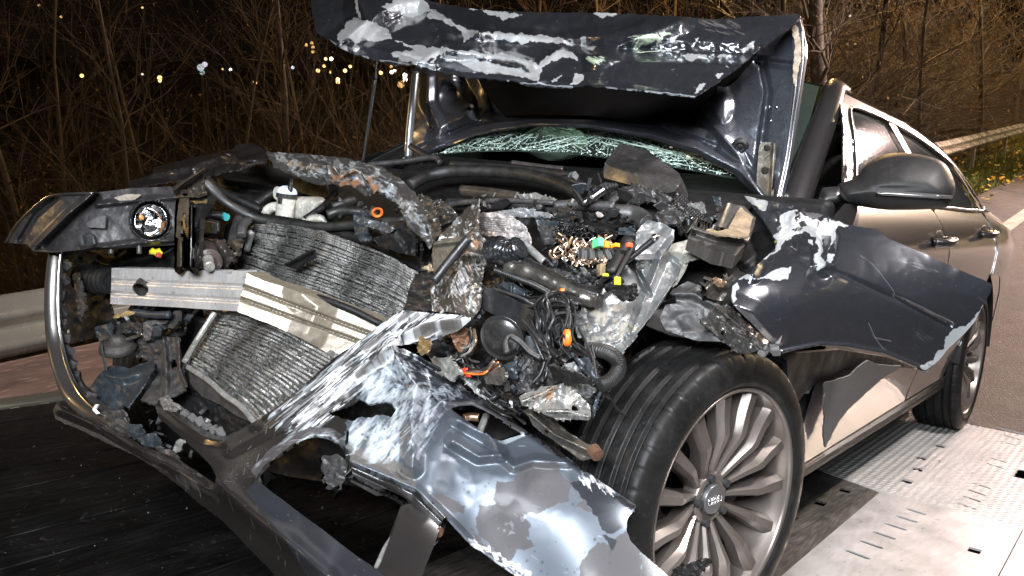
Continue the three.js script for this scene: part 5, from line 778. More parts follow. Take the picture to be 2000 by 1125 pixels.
// ------------------------------------------------------------------ crash beam, coolers
{
  const alu = std(0.6, 0.6, 0.61, 0.36, 0.45, { map: rep(steelT, 2.5), roughnessMap: rep(grimeR, 3), bumpMap: rep(bumpT, 3), bumpScale: 0.0004 });
  const zL = tps([[217, 560, 0.455], [345, 562, 0.43], [470, 568, 0.405], [300, 525, 0.44], [300, 598, 0.445]]), zR = tps([[470, 568, 0.405], [560, 590, 0.34], [640, 625, 0.285], [745, 640, 0.21], [690, 690, 0.255], [560, 640, 0.35]]);
  const flute = (f, a) => (x, y) => { let d = 0; for (const t of [0.36, 0.7]) d += a * Math.exp(-Math.pow((f(x, y) - t) / 0.028, 2)); return -d; };
  const vL = (x, y) => (y - (523 + (x - 217) * 0.028)) / (71 + (x - 217) * 0.04), vR = (x, y) => { const top = 530 + (x - 470) * 0.385, h = 76 - (x - 470) * 0.03; return (y - top) / h; };
  const beam = sheet(car, 'crash_beam', alu, { outline: [[218, 523], [428, 529], [433, 533], [452, 535], [455, 528], [476, 530], [474, 560], [464, 608], [400, 604], [342, 600], [215, 594], [217, 560]], holes: [smoothPoly([[261, 565], [267, 555], [278, 553], [288, 560], [289, 569], [282, 577], [270, 577]], 4)], z: zL, warp: sum(flute(vL, 0.008), crumple(0.0006, 60, 2)), cell: 2.5, thick: 0.05, dir: V(-0.3, 0, -0.95) });
  const ring = part(beam, 'tow_eye_socket', new THREE.LatheGeometry([[0.0165, -0.05], [0.0165, 0.002], [0.0195, 0.002], [0.0195, -0.05]].map(p => new THREE.Vector2(...p)), 28).rotateX(Math.PI / 2), steelDark); ring.position.copy(P(275, 565, zL(275, 565) + 0.002)); ring.lookAt(ring.position.clone().add(V(0.5, 0, 0.87)));
  sheet(beam, 'bent_half', std(0.19, 0.165, 0.125, 0.5, 0.3, { map: rep(steelT, 2.5), roughnessMap: rep(grimeR, 3), bumpMap: rep(bumpT, 3), bumpScale: 0.001 }), { outline: [[476, 530], [515, 548], [560, 562], [624, 585], [680, 604], [720, 622], [748, 636], [735, 655], [700, 690], [665, 700], [640, 690], [590, 662], [530, 634], [464, 609], [472, 565]], z: zR, warp: sum(flute(vR, 0.007), crumple(0.0015, 70, 5), ridge([[590, 575], [620, 600], [600, 650]], 0.008, 40)), cell: 2.5, thick: 0.045, dir: V(0.3, 0, -0.95), rag: 0.6 });  // same aluminium beam, sodium light put into the colour of this half
  // coolers: a core with rows of flattened tubes
  const core = dirt(0.17, 0.168, 0.165, 0.6, 0.3, 9, { bumpScale: 0.004 }), finM = std(0.36, 0.355, 0.35, 0.5, 0.3, { map: rep(noiseTex(512, (u, v) => { const s = pf(u * 4, v, 40, 71, 3), a = pf(u, v, 5, 73, 4); const w = 0.35 + 1.3 * clamp(s + a * 0.8 + 0.12) ; return [w, w, w * 0.98]; }), 4), bumpMap: rep(bumpT, 9), bumpScale: 0.003 });
  const cooler = (name, top, bot, n, coreOut, z, seed, r) => {
    const R = rng(seed), zf = tps(z), wv = crumple(0.008, 50, seed);
    const m = sheet(car, name, core, { outline: coreOut, z: (x, y) => zf(x, y) - 0.014, warp: wv, cell: 4, thick: 0.03, rag: 1.5 });
    const S = (p, t) => { const f = t * (p.length - 1), i = Math.min(p.length - 2, Math.floor(f)); return [lerp(p[i][0], p[i + 1][0], f - i), lerp(p[i][1], p[i + 1][1], f - i)]; };
    const T = smoothPoly(top, 6, false), B = smoothPoly(bot, 6, false);
    for (let k = 0; k < n; k++) { const v = (k + 0.5) / n, pts = [], ph = R() * 6; for (let i = 0; i <= 16; i++) { const t = i / 16, a = S(T, t), b = S(B, t), x = lerp(a[0], b[0], v) + (R() - 0.5) * 1.2, y = lerp(a[1], b[1], v) + (R() - 0.5) * 1.6 + 1.5 * Math.sin(t * 9 + ph); pts.push(P(x, y, zf(x, y) + wv(x, y) + 0.004 * Math.sin(t * 14 + ph) + (R() - 0.5) * 0.004)); } part(m, 'cooler_tube', sweepGeo(pts, t => r * (0.75 + 0.35 * noise(t * 9, k, seed)), { sides: 6, flat: 0.7, seg: 48 }), finM); }
    const fins = []; for (let k = 0; k < n * 14; k++) { const t = R(), v = R(), a = S(T, t), b = S(B, t), x = lerp(a[0], b[0], v), y = lerp(a[1], b[1], v), c = P(x, y, zf(x, y) + wv(x, y) + 0.002), g = new THREE.BoxGeometry(0.002 + 0.003 * R(), 0.004 + 0.006 * R(), 0.004); g.rotateZ((R() - 0.5) * 1.5); g.rotateX((R() - 0.5)); g.translate(c.x, c.y, c.z); fins.push(g); } const fm = part(m, 'crushed_fins', merged(fins), finM); fm.userData.kind = 'stuff';
    return m;
  };
  cooler('condenser', [[500, 432], [560, 440], [633, 454], [711, 482], [758, 500], [814, 534]], [[462, 524], [515, 546], [590, 568], [660, 592], [720, 616], [775, 640]], 25, [[503, 427], [549, 437], [633, 452], [711, 480], [758, 499], [818, 533], [801, 577], [782, 640], [745, 640], [660, 600], [515, 555], [456, 530], [475, 468]], [[503, 427, 0.16], [818, 533, 0.1], [780, 640, 0.17], [456, 530, 0.22], [640, 540, 0.2]], 5, 0.0036);
  cooler('radiator', [[425, 612], [480, 620], [560, 648], [640, 690], [700, 720]], [[358, 711], [400, 738], [440, 768], [475, 796], [505, 830]], 21, [[420, 608], [465, 610], [560, 638], [650, 686], [710, 710], [660, 740], [560, 800], [505, 836], [473, 797], [451, 781], [414, 750], [358, 711], [385, 660]], [[420, 608, 0.36], [358, 711, 0.42], [650, 690, 0.3], [505, 830, 0.46], [500, 700, 0.4]], 9, 0.0041);
  tube(car, 'cooler_flange', steelPale, [[420, 610, 0.4], [388, 660, 0.43], [360, 708, 0.45]], 0.007, { sides: 6, flat: 0.5 });
  tube(car, 'cooler_flange', primer, [[366, 716, 0.45], [410, 745, 0.465], [440, 772, 0.475], [470, 793, 0.48], [497, 824, 0.5]], 0.006, { sides: 6, flat: 0.5 });
  sheet(car, 'undertray', dirt(0.05, 0.045, 0.045, 0.7, 0, 5), { outline: [[368, 724], [414, 752], [451, 783], [473, 800], [492, 826], [462, 812], [430, 790], [395, 775], [372, 750]], z: 0.44, cell: 3, thick: 0.01 });
  loose('plastic_shard', sheetGeo({ outline: [[554, 517], [570, 508], [598, 492], [612, 486], [616, 488], [616, 504], [600, 512], [575, 526]], z: 0.245, warp: ridge([[560, 516], [612, 488]], 0.012, 8), cell: 2, thick: 0.004, rag: 0.6 }), matteBlack, 'pointed black plastic shard lying on the crushed upper cooler', 'plastic shard');
  tube(car, 'cooler_pipe', primer, [[474, 470, 0.24], [480, 460, 0.24], [490, 455, 0.235], [487, 470, 0.23], [482, 490, 0.23]], 0.008, { sides: 8 });
  tube(car, 'fan_shroud_edge', matteBlack, [[505, 424, 0.12], [600, 440, 0.1], [700, 466, 0.08], [790, 506, 0.06], [822, 528, 0.06]], 0.012, { sides: 6, flat: 0.6 });
  tube(car, 'beam_seal', matteBlack, [[478, 530, 0.37], [530, 552, 0.34], [600, 574, 0.3], [680, 602, 0.26], [745, 634, 0.22]], 0.008, { sides: 6 });
}

// ------------------------------------------------------------------ lock carrier, twisted cross member, body rails
{
  const post = sheet(car, 'lock_carrier_post', phy(0.02, 0.02, 0.02, 0.25, 0.2, { clearcoat: 0.6, map: rep(dirtT, 6) }), { outline: [[366, 388], [388, 386], [408, 380], [404, 396], [386, 424], [382, 470], [380, 522], [342, 522], [348, 463], [352, 400]], z: (x, y) => 0.42 + 0.0002 * (y - 400), warp: sum(ridge([[364, 400], [362, 522]], -0.02, 8), ridge([[374, 400], [372, 522]], 0.016, 5)), cell: 2, thick: 0.02 });
  sheet(post, 'carrier_flange', steelBrown, { outline: [[350, 388], [368, 387], [366, 430], [364, 472], [352, 470], [344, 462], [346, 420]], holes: [[[356, 416], [362, 416], [362, 424], [356, 424]], [[349, 432], [357, 432], [357, 442], [349, 442]], [[351, 456], [358, 456], [358, 464], [351, 464]]], z: 0.445, cell: 1.5, thick: 0.003, rag: 0.8 });
  sheet(post, 'carrier_head', steelBrown, { outline: [[337, 370], [347, 357], [362, 350], [374, 342], [400, 327], [397, 345], [401, 380], [388, 384], [362, 386], [340, 386]], holes: [[[352, 372], [364, 369], [367, 382], [356, 384]]], z: 0.43, warp: sum(ridge([[398, 330], [360, 356], [340, 372]], 0.03, 10), crumple(0.01, 14, 6)), cell: 1.5, thick: 0.004, rag: 1 });
  const zs = tps([[251, 358, 0.3], [301, 327, 0.16], [427, 298, 0.06], [465, 281, 0.02], [518, 294, 0.04], [400, 346, 0.2], [293, 359, 0.28], [518, 318, 0.14], [618, 303, 0.06], [720, 322, 0.04], [789, 353, 0.02], [842, 449, 0.1], [842, 483, 0.14], [783, 405, 0.12], [680, 356, 0.14], [574, 340, 0.14]]);
  sheet(car, 'far_wing_edge', phy(0.055, 0.052, 0.054, 0.32, 0.6, { clearcoat: 1, clearcoatRoughness: 0.1, map: rep(dirtT, 3) }), { outline: [[251, 354], [262, 351], [296, 340], [300, 327], [360, 312], [427, 297], [445, 299], [465, 282], [495, 280], [520, 294], [525, 310], [518, 318], [456, 332], [400, 346], [350, 352], [293, 360], [272, 367], [253, 365]], z: zs, warp: sum(ridge([[296, 340], [380, 322], [440, 300]], 0.03, 12), ridge([[420, 330], [470, 315], [520, 312]], 0.02, 10), ridge([[440, 298], [480, 312], [520, 300]], 0.03, 9), crumple(0.014, 30, 4)), cell: 2.5, thick: 0.004, rag: 1.2 });
  painted(car, 'twisted_cross_member', { outline: [[518, 296], [543, 297], [580, 300], [618, 303], [680, 309], [720, 322], [752, 331], [789, 353], [814, 381], [836, 418], [843, 449], [850, 470], [842, 484], [829, 466], [798, 438], [783, 405], [770, 391], [752, 378], [736, 374], [717, 382], [698, 366], [680, 357], [665, 362], [649, 354], [630, 359], [600, 352], [574, 341], [534, 322]], z: zs, warp: sum(ridge([[525, 300], [600, 318], [690, 330], [770, 360], [830, 440]], 0.035, 16), ridge([[640, 310], [665, 345], [700, 330], [730, 370]], 0.03, 10), ridge([[700, 322], [745, 340], [720, 370]], -0.03, 12), crumple(0.009, 60, 7), crumple(0.002, 20, 2)), cell: 2, thick: 0.005, rag: 1.6, ragStep: 5 }, 700, { c: [0.1, 0.098, 0.096], r: 0.38, m: 0.75 }, q => {
    const o = [[518, 296], [618, 303], [720, 322], [789, 353], [843, 449], [842, 484], [783, 405], [736, 374], [680, 357], [574, 341]]; q.blots(o, 60, 8, K.primer, 2, 0.55); q.scrape(o, 160, 0.3, 16, 1.5, K.scuff, 3, 0.6, 1.2); q.blots([[640, 340], [760, 370], [780, 400], [700, 380]], 26, 8, K.rust, 4, 0.8); q.specks(o, 140, 0.7, K.white, 5, 0.7); q.blots(o, 40, 6, K.black, 6, 0.7);
  });
  // standing crumpled sheets in the middle
  painted(car, 'crumpled_bracket', { outline: [[937, 386], [938, 420], [934, 456], [950, 470], [960, 498], [946, 524], [941, 560], [937, 600], [924, 622], [890, 612], [844, 608], [840, 570], [847, 530], [845, 490], [862, 458], [880, 440], [896, 421], [915, 405]], z: tps([[937, 386, 0.12], [845, 475, 0.25], [844, 608, 0.33], [937, 600, 0.3], [950, 480, 0.2], [890, 540, 0.3]]), warp: sum(ridge([[936, 388], [930, 450], [880, 560], [890, 612]], 0.04, 26), ridge([[960, 498], [900, 500], [850, 540]], 0.03, 18), crumple(0.011, 34, 5), crumple(0.003, 14, 3)), cell: 2, thick: 0.004, rag: 1.5, ragStep: 5 }, 500, { c: [0.085, 0.075, 0.062], r: 0.42, m: 0.65 }, q => { const o = [[937, 386], [960, 498], [924, 622], [844, 608], [845, 475]]; q.blots(o, 30, 9, K.black, 2, 0.7); q.scrape(o, 120, 1.3, 16, 1.4, K.scuff, 3, 0.6, 1.2); q.blots([[920, 440], [960, 440], [960, 500], [900, 500]], 16, 7, K.rust, 4, 0.8); q.specks(o, 300, 0.9, K.white, 5, 0.8); q.blots(o, 14, 5, K.scuff, 6, 0.7); });
  sheet(car, 'olive_flap', dirt(0.15, 0.138, 0.115, 0.55, 0.3, 6), { outline: [[847, 474], [870, 466], [918, 460], [905, 484], [880, 515], [848, 534], [843, 500]], z: 0.335, warp: ridge([[850, 476], [900, 470]], 0.012, 8), cell: 2, thick: 0.004, rag: 0.7 });
  tube(car, 'black_rod', blackPlastic, [[916, 464, 0.36], [880, 508, 0.38], [847, 550, 0.4]], 0.009, { sides: 10 });
  sheet(car, 'torn_plastic_wall', blackPlastic, { outline: [[800, 560], [812, 534], [846, 536], [846, 608], [800, 604], [790, 600]], z: 0.24, warp: crumple(0.02, 24, 2), cell: 3, thick: 0.006, rag: 1 });
  sheet(car, 'torn_metal_wedge', dirt(0.12, 0.12, 0.13, 0.4, 0.7, 6), { outline: [[842, 394], [858, 388], [880, 404], [898, 424], [870, 448], [848, 452]], z: 0.14, warp: sum(ridge([[845, 450], [895, 424]], 0.02, 8), crumple(0.02, 16, 9)), cell: 2, thick: 0.003, rag: 1.2 });
  sheet(car, 'torn_metal_wedge', steelDark, { outline: [[815, 380], [836, 382], [852, 412], [862, 455], [846, 472], [836, 430]], z: 0.2, warp: crumple(0.03, 18, 4), cell: 2, thick: 0.004, rag: 1.5 });
  loose('foam_scrap', sheetGeo({ outline: [[823, 524], [842, 514], [846, 530], [834, 528]], z: 0.33, warp: crumple(0.01, 8, 2), cell: 1.5, thick: 0.006, rag: 0.8 }), tan, 'small pale yellow foam scrap beside the olive flap', 'foam scrap');
  // long crushed rail across the middle of the bay
  const rail = [[958, 500, 0.24], [990, 506, 0.24], [1030, 520, 0.23], [1080, 546, 0.22], [1130, 568, 0.21], [1172, 580, 0.2]];
  tube(car, 'crushed_rail', phy(0.05, 0.05, 0.052, 0.25, 0.6, { clearcoat: 0.5, map: rep(dirtT, 5) }), rail, t => 0.015 * (1 + 0.25 * noise(t * 12, 3, 1)), { sides: 10, flat: 0.7, seg: 60 });
  tube(car, 'crushed_rail', steelDark, [[985, 520, 0.25], [1040, 534, 0.24], [1100, 562, 0.23], [1150, 586, 0.22], [1175, 588, 0.2]], t => 0.013 * (1 + 0.4 * noise(t * 14, 1, 2)), { sides: 8, flat: 0.5, seg: 50 });
  tube(car, 'bracket_edge', primer, [[1022, 474, 0.2], [1040, 490, 0.2], [1062, 510, 0.2]], 0.007, { sides: 6, flat: 0.5 });
  tube(car, 'dented_pipe', dirt(0.1, 0.11, 0.13, 0.3, 0.8, 5), [[955, 492, 0.24], [975, 488, 0.24], [1000, 492, 0.24], [1016, 482, 0.24]], t => 0.022 * (1 + 0.4 * noise(t * 9, 5, 2)), { sides: 10, seg: 30 });
  painted(car, 'grey_foil', { outline: [[935, 418], [960, 413], [1000, 424], [1024, 440], [1036, 462], [1038, 478], [1010, 476], [985, 462], [950, 460], [934, 455]], z: 0.12, warp: sum(crumple(0.02, 18, 5), crumple(0.012, 8, 2)), cell: 1.5, thick: 0.002, rag: 1.5 }, 300, { c: [0.33, 0.29, 0.285], r: 0.6, m: 0.3 }, q => { const o = [[935, 418], [1024, 440], [1038, 478], [934, 455]]; for (let k = 0; k < 7; k++) q.line([[936, 424 + k * 4], [985, 428 + k * 4.3]], 0.8, K.grime, 0.7); q.blots(o, 40, 4, K.grime, 2, 0.7); q.blots([[985, 420], [1030, 440], [1030, 470]], 30, 3, K.white, 3, 0.6); q.blots([[935, 445], [975, 455], [960, 462]], 8, 4, K.rust, 4, 0.7); });
}

// ------------------------------------------------------------------ far side of the bay: seals, reservoir, hoses
{
  tube(car, 'bay_seal', rubber, [[398, 354, 0.26], [420, 376, 0.24], [447, 399, 0.22], [493, 424, 0.18], [540, 434, 0.15], [590, 440, 0.13], [640, 443, 0.11], [711, 437, 0.08], [790, 430, 0.06]], 0.0115, { sides: 10, flat: 0.7, seg: 70 });
  tube(car, 'bay_seal', matteBlack, [[405, 352, 0.2], [430, 372, 0.18], [470, 392, 0.16], [510, 410, 0.13]], 0.011, { sides: 8, seg: 40 });
  sheet(car, 'far_inner_wing', dirt(0.04, 0.04, 0.042, 0.6, 0.2, 4), { outline: [[400, 345], [456, 332], [530, 322], [600, 352], [640, 360], [640, 440], [540, 436], [470, 410], [420, 380]], z: tps([[400, 345, 0.02], [530, 322, -0.1], [640, 360, -0.16], [540, 436, 0.0], [640, 440, -0.08]]), warp: sum(ridge([[440, 350], [520, 360], [620, 380]], 0.03, 14), crumple(0.008, 40, 3)), cell: 4, thick: 0.004 });
  sheet(car, 'gold_lit_panel', dirt(0.25, 0.17, 0.06, 0.5, 0.2, 5), { outline: [[568, 347], [612, 352], [632, 362], [646, 384], [620, 386], [592, 378], [566, 366]], z: -0.06, cell: 3, thick: 0.004 });  // inner wing panel, gold lamp light put into its colour
  // washer / power steering reservoir with blue cap
  const c = P(556, 428, 0.04), s = mPerPx(556, 420, 0.04), res = part(car, 'fluid_reservoir', new THREE.LatheGeometry([[0, 0], [17, 0], [18.5, 3], [18, 40], [17, 44], [0, 44]].map(p => new THREE.Vector2(p[0] * s, p[1] * s)), 28), whitePlastic); res.position.copy(c); res.rotation.z = -0.05;
  part(res, 'blue_cap', new THREE.LatheGeometry([[0, 20], [8, 19], [16, 14], [19.5, 8], [19.5, 0]].map(p => new THREE.Vector2(p[0] * s, p[1] * s + 46 * s)), 28), std(0.55, 0.66, 0.78, 0.5));
  part(res, 'clamp_band', new THREE.CylinderGeometry(20 * s, 20 * s, 9 * s, 28).translate(0, 46 * s, 0), blackPlastic);
  part(res, 'clamp_tab', new RoundedBoxGeometry(9 * s, 14 * s, 6 * s, 1, 0.002).translate(4 * s, 37 * s, 18 * s), blackPlastic);
  part(res, 'hose_stub', sweepGeo([V(14 * s, 54 * s, 4 * s), V(14 * s, 70 * s, 4 * s), V(10 * s, 78 * s, 0)], 5 * s, { sides: 10, ripple: 0.1, rippleN: 9, seg: 30, face: V(0, 0, 1) }), blackPlastic);
  part(res, 'side_cap', new THREE.CylinderGeometry(13 * s, 13 * s, 8 * s, 20).rotateX(Math.PI / 2).translate(-24 * s, 48 * s, 0), whitePlastic);
  sheet(car, 'expansion_tank', whitePlastic, { outline: [[572, 388], [600, 384], [632, 386], [634, 400], [620, 416], [600, 432], [572, 430]], smooth: 3, z: -0.02, cell: 2.5, bulge: 0.05, R: 16, back: 0.06 });
  sheet(car, 'expansion_tank', phy(0.7, 0.72, 0.68, 0.3, 0, { clearcoat: 0.6, map: rep(dirtT, 6) }), { outline: [[588, 436], [594, 424], [610, 418], [630, 420], [639, 432], [637, 438]], smooth: 3, z: 0.07, cell: 2, bulge: 0.03, R: 12, back: 0.03 });
  tube(car, 'tank_elbow', whitePlastic, [[515, 418, 0.05], [530, 406, 0.04], [545, 404, 0.03]], 0.014, { sides: 10 });
  tube(car, 'bay_hose', matteBlack, [[596, 428, 0.09], [620, 412, 0.06], [640, 396, 0.0], [655, 376, -0.05]], 0.009, { sides: 8 });
  tube(car, 'bay_hose', rubber, [[650, 404, 0.05], [672, 396, 0.03], [690, 392, 0.0]], 0.016, { sides: 8 });
  tube(car, 'bay_hose', rubber, [[640, 420, 0.07], [665, 412, 0.05], [700, 414, 0.03], [735, 424, 0.0]], 0.014, { sides: 8 });
  tube(car, 'bay_hose', blackPlastic, [[500, 400, 0.06], [515, 388, 0.03], [532, 376, 0.0]], 0.012, { sides: 8 });
  const oc = P(737, 415, 0.05), ring = part(car, 'orange_ring', new THREE.TorusGeometry(0.011, 0.0035, 10, 28), orange); ring.position.copy(oc); ring.lookAt(oc.clone().add(V(1, 0.1, 0.6)));
  for (const [o, z, m] of [[[[690, 418], [706, 416], [722, 470], [704, 472], [692, 450]], 0.16, bluePlastic], [[[704, 424], [735, 432], [772, 446], [760, 456], [712, 440]], 0.15, dirt(0.12, 0.13, 0.15, 0.5, 0.3, 6)], [[[728, 466], [770, 450], [800, 446], [812, 470], [812, 500], [780, 494], [740, 482]], 0.14, matteBlack]]) sheet(car, 'broken_shroud_piece', m, { outline: o, z, warp: crumple(0.014, 24, o[0][0]), cell: 2.5, thick: 0.008, rag: 0.8 });
  sheet(car, 'fan_shroud', matteBlack, { outline: [[640, 440], [700, 440], [790, 432], [820, 470], [822, 530], [760, 500], [700, 474], [640, 452]], z: 0.07, warp: crumple(0.012, 30, 2), cell: 4, thick: 0.01 });
  // things between headlamp and cooler
  sheet(car, 'connector_block', bluePlastic, { outline: [[389, 430], [410, 427], [428, 432], [430, 452], [424, 460], [396, 460], [388, 452]], z: 0.33, cell: 2, bulge: 0.015, R: 5, back: 0.01, rim: 0.03 });
  for (const [x, y, z] of [[439, 423, 0.3], [389, 477, 0.36]]) part(car, 'turquoise_plug', new THREE.CylinderGeometry(0.009, 0.009, 0.016, 14).rotateZ(1.4), std(0.05, 0.36, 0.4, 0.5)).position.copy(P(x, y, z));
  tube(car, 'sensor_body', blackPlastic, [[392, 424, 0.34], [415, 421, 0.32], [436, 422, 0.3]], 0.011, { sides: 10 });
  tube(car, 'bay_hose', greyPlastic, [[455, 480, 0.28], [458, 455, 0.26], [466, 428, 0.22]], 0.014, { sides: 8 });
  tube(car, 'bay_hose', greyPlastic, [[470, 462, 0.28], [474, 442, 0.26], [484, 430, 0.22]], 0.012, { sides: 8 });
  tube(car, 'bay_hose', matteBlack, [[400, 398, 0.36], [412, 404, 0.34], [404, 412, 0.34], [392, 424, 0.34]], 0.008, { sides: 8 });
  const damper = tube(car, 'crash_can', dirt(0.09, 0.07, 0.07, 0.55, 0.3, 6), [[398, 470, 0.3], [402, 490, 0.36], [408, 512, 0.4]], t => 0.018 + 0.012 * t, { sides: 16, seg: 20 });
  tube(damper, 'crash_can_core', steelPale, [[406, 505, 0.41], [409, 522, 0.43]], 0.012, { sides: 12 });
  for (const [o, z, m] of [[[[440, 478], [456, 466], [470, 470], [466, 500], [452, 516], [436, 500]], 0.3, steelBrown], [[[440, 440], [462, 430], [474, 446], [452, 474], [436, 470]], 0.24, matteBlack], [[[398, 464], [436, 470], [460, 500], [440, 526], [420, 500]], 0.34, dirt(0.05, 0.042, 0.042, 0.6, 0.1, 5)], [[[380, 520], [400, 466], [470, 470], [480, 530]], 0.2, matteBlack]]) sheet(car, 'engine_bracket', m, { outline: o, z, warp: crumple(0.02, 16, o[0][1]), cell: 2.5, thick: 0.008, rag: 1 });
}

// ------------------------------------------------------------------ lower left: ducts, horn, inner arch
{
  const kl = kk(100, 580, 0.24883);
  sheet(car, 'far_arch_liner', matteBlack, { outline: [[128, 520], [150, 490], [220, 480], [345, 478], [345, 530], [215, 530], [215, 600], [230, 640], [190, 660], [140, 668], [126, 620]], z: 0.34, warp: sum(crumple(0.02, 30, 4), ridge([[150, 500], [210, 520], [300, 500]], 0.03, 16)), cell: 4, thick: 0.006, rag: 1.5 });
  tube(car, 'corrugated_duct', matteBlack, [[160, 540, 0.4], [190, 548, 0.4], [220, 548, 0.4]], 0.035, { sides: 12, ripple: 0.08, rippleN: 7, seg: 60 });
  sheet(car, 'torn_liner_strip', greyPlastic, { outline: [[140, 540], [152, 530], [160, 560], [166, 600], [158, 628], [150, 610], [148, 570]], z: 0.45, warp: crumple(0.02, 14, 6), cell: 2, thick: 0.006, rag: 2 });
  sheet(car, 'duct_panel', bluePlastic, { outline: kl([[270, 750], [380, 600], [470, 535], [620, 560], [800, 490], [830, 500], [790, 600], [820, 640], [700, 760], [610, 870], [560, 850], [490, 915], [440, 880], [380, 820], [290, 790]]), z: tps([[165, 765, 0.5], [218, 715, 0.44], [300, 705, 0.42], [240, 800, 0.52], [212, 800, 0.53]]), warp: sum(ridge(kl([[810, 560], [700, 740], [600, 870]]), 0.03, 12), ridge(kl([[380, 600], [560, 640], [800, 560]]), 0.02, 14), crumple(0.008, 26, 3)), cell: 3, thick: 0.006, rag: 1 });
  sheet(car, 'duct_bracket', dirt(0.058, 0.054, 0.055, 0.65, 0, 5), { outline: kl([[880, 315], [1000, 310], [1020, 420], [1040, 560], [1070, 690], [1070, 720], [980, 770], [860, 800], [830, 850], [700, 810], [760, 720], [820, 640], [800, 520], [860, 440]]), holes: [smoothPoly(kl([[940, 500], [965, 490], [985, 520], [985, 570], [955, 575], [940, 540]]), 3)], z: tps([[320, 660, 0.4], [350, 660, 0.4], [365, 758, 0.46], [300, 780, 0.5], [300, 720, 0.44]]), warp: sum(ridge(kl([[880, 320], [900, 500], [900, 780]]), 0.018, 9), ridge(kl([[1000, 320], [1010, 560], [1060, 700]]), 0.018, 6), crumple(0.006, 20, 3)), cell: 2.5, thick: 0.005, rag: 0.6 });
  const hc = P(231, 690, 0.42), hs = mPerPx(231, 690, 0.42);
  const horn = part(car, 'horn', new THREE.LatheGeometry([[0, 0], [30, 0], [34, 3], [35, 10], [34, 15], [31, 17], [30, 22], [16, 24], [14, 34], [7, 38], [0, 38]].map(p => new THREE.Vector2(p[0] * hs, p[1] * hs)), 36), dirt(0.085, 0.08, 0.078, 0.55, 0.3, 8)); horn.position.copy(hc); horn.rotation.set(0.15, 0, -0.06);
  part(horn, 'horn_bracket', new RoundedBoxGeometry(8 * hs, 60 * hs, 3 * hs, 1, 0.002).rotateZ(0.2).translate(12 * hs, 0, 36 * hs), greyPlastic);

  tube(car, 'horn_tag', satin, [[246, 662, 0.42], [278, 653, 0.42]], 0.0045, { sides: 6, flat: 0.4 });
  sheet(car, 'broken_washer_neck', bluePlastic, { outline: kl([[340, 240], [480, 200], [480, 330], [400, 340], [385, 380], [370, 320]]), z: 0.4, warp: crumple(0.01, 20, 2), cell: 2.5, thick: 0.006 });
  sheet(car, 'grey_pump', dirt(0.11, 0.11, 0.12, 0.55, 0.1, 6), { outline: kl([[720, 200], [780, 180], [900, 180], [930, 190], [900, 210], [800, 215], [780, 330], [740, 350], [720, 300]]), z: 0.42, cell: 2, thick: 0.02, warp: crumple(0.01, 14, 3) });
  sheet(car, 'grey_pump', bluePlastic, { outline: kl([[790, 220], [850, 210], [880, 250], [870, 320], [790, 330]]), z: 0.41, cell: 2, bulge: 0.015, R: 6, back: 0.02 });
  loose('torn_tan_strip', sheetGeo({ outline: kl([[480, 165], [540, 130], [600, 108], [640, 115], [650, 140], [560, 150], [500, 168]]), z: 0.45, warp: crumple(0.008, 10, 2), cell: 1.5, thick: 0.004, rag: 1 }), dirt(0.42, 0.3, 0.14, 0.7, 0, 6), 'torn tan plastic strip hanging under the aluminium crash beam', 'plastic strip');
  tube(car, 'pipe_stub', bluePlastic, kl([[650, 120], [800, 140], [930, 140]]).map(p => [p[0], p[1], 0.44]), 0.009, { sides: 8 });
  sheet(car, 'plastic_blade', greyPlastic, { outline: kl([[960, 110], [1000, 105], [1000, 190], [960, 250], [910, 240], [940, 190]]), z: 0.42, cell: 2, thick: 0.008 });
  sheet(car, 'plastic_blade', bluePlastic, { outline: kl([[1070, 130], [1130, 135], [1090, 205], [1030, 180]]), z: 0.4, cell: 2, bulge: 0.01, R: 5, back: 0.01 });
  for (const [o, z, s] of [[kl([[480, 240], [560, 200], [700, 200], [720, 300], [640, 280], [500, 290]]), 0.38, 2], [kl([[680, 330], [880, 320], [860, 440], [800, 520], [720, 480], [660, 470], [700, 420]]), 0.4, 3], [kl([[900, 240], [1060, 180], [1040, 300], [1000, 310], [880, 312]]), 0.36, 4], [kl([[500, 160], [1000, 105], [1130, 140], [1000, 330], [600, 330]]), 0.3, 5]]) sheet(car, 'bay_rubble', s === 5 ? matteBlack : greyPlastic, { outline: o, z, warp: sum(crumple(0.03, 14, s), crumple(0.01, 6, s)), cell: 2, thick: 0.006, rag: 1.5, seed: s });
  sheet(car, 'radiator_lower_mount', matteBlack, { outline: [[310, 780], [365, 760], [440, 790], [500, 830], [480, 845], [440, 850], [400, 842], [350, 806]], z: 0.42, warp: crumple(0.03, 20, 3), cell: 3, thick: 0.01 });
  const rc = sheet(car, 'crumpled_gasket', dirt(0.16, 0.155, 0.15, 0.7, 0.1, 8), { outline: [[312, 780], [326, 775], [342, 788], [350, 800], [338, 806], [320, 800]], z: 0.6, warp: crumple(0.025, 9, 3), cell: 1.5, thick: 0.005, rag: 1.5 });
}

